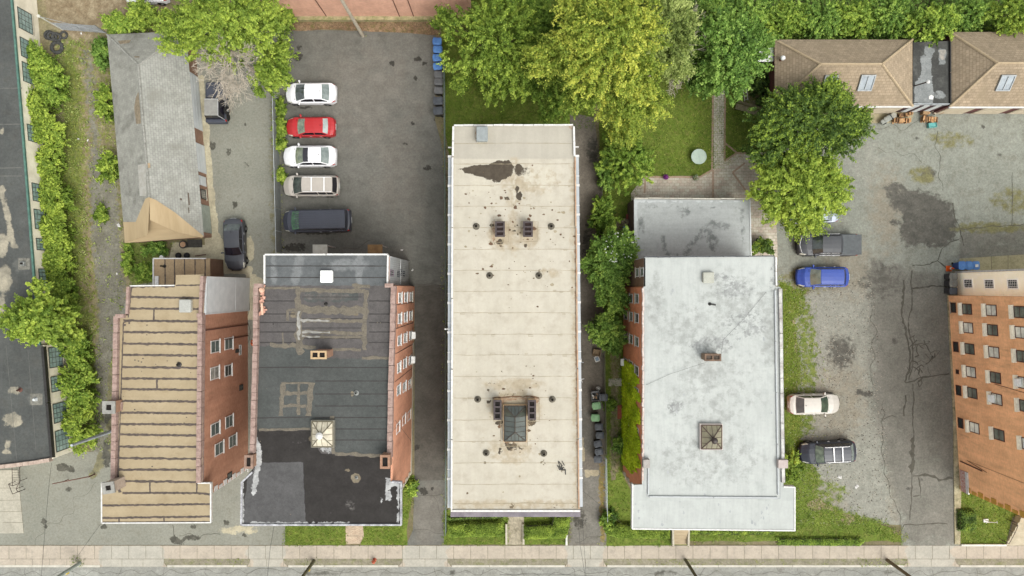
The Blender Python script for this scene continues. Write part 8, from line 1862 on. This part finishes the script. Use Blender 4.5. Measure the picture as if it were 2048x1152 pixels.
# white flower pot/globe behind the shed
c = W(321, 514, .5); t = thing('white_bucket', 'white round bucket at the back edge of the brown extension', 'bucket', (c.x, c.y, 2.2)); t.location.z = .01; mb = MB(); mb.lathe((0, 0, 0), [(.15, 0), (.18, .35), (.16, .36), (0, .3)], 14); mb.build('bucket', WHITE, t)
# satellite bits on the beige building's side
c = W(1160, 722, 9); t = thing('wall_bracket', 'small metal bracket sticking out of the right gutter of the beige building', 'bracket', (c.x, c.y, 9.2)); mb = MB(); mb.tube((-.3, 0, 0), (.25, -.08, .1), .03); mb.tube((.0, 0, 0), (.1, .2, .05), .02); mb.build('arm', GALV, t)
c = W(901, 657, 9); t = thing('wall_bracket', 'small pale bracket on the left gutter of the beige building', 'bracket', (c.x, c.y, 9.75)); mb = MB(); mb.tube((-.35, 0, 0), (.1, .03, .05), .03); mb.cbox((-.32, 0, -.05), (.1, .1, .1)); mb.build('arm', WHITE, t)
# stone lying row by the beige building's strip
# ================================================================ BARE BRANCHES
def bare(label, bx, by, zb, targets, seed):
    r_ = random.Random(seed); c = W(bx, by, zb); base = Vector((c.x, c.y, 0)); t = thing('dead_branch', label, 'branch', (c.x, c.y, 0)); mb = MB()
    mb.tube((0, 0, 0), (0, 0, zb), .14, .09, 8)
    def grow(p, d, L, r, depth):
        q = p + d * L; md = p.lerp(q, .5) + Vector([r_.gauss(0, .05 * L) for _ in range(3)])
        mb.tube(p, md, r, r * .85, 5, cap=False); mb.tube(md, q, r * .85, r * .6, 5, cap=False)
        if depth == 0: return
        for k in range(3 if depth > 1 else 4):
            a = Vector([r_.gauss(0, .7), r_.gauss(0, .7), r_.gauss(0, .2)])
            nd = (d + a).normalized(); grow(p.lerp(q, r_.uniform(.35, 1)), nd, L * r_.uniform(.55, .8), max(.013, r * .6), depth - 1)
    for tx, ty, tz in targets:
        e = W(tx, ty, tz) - base; s = Vector((0, 0, zb)); d = e - s; grow(s, d.normalized(), d.length * .6, .045, 4)
    mb.build('branches', DEADBARK, t, smooth=False); return t
bare('bare pale branches reaching out of the lime tree over the off-road car', 458, 100, 6.2, [(405, 155, 6), (430, 180, 6), (462, 182, 6), (492, 168, 6), (425, 110, 7.5), (470, 140, 7.5), (395, 130, 6.5), (450, 165, 7), (495, 120, 7.5), (430, 70, 8.2), (440, 150, 7.4), (480, 180, 5.8)], 5)
bare('thin bare branches below the blue-green tree', 1320, 118, 5, [(1350, 165, 4), (1385, 140, 4.5), (1395, 62, 5)], 8)
for lab, x, y in (('small white wooden ladder leaning in the shade of the blue-green tree', 1490, 182),):
    c = W(x, y, .5); t = thing('ladder', lab, 'ladder', (c.x, c.y, .03), R(18)); mb = MB(); mb.tube((-.15, -.8, .1), (-.15, .8, .9), .025); mb.tube((.15, -.8, .1), (.15, .8, .9), .025)
    for k in range(6): mb.tube((-.15, -.7 + k * .27, .15 + k * .135), (.15, -.7 + k * .27, .15 + k * .135), .018)
    mb.build('ladder', WHITE, t)
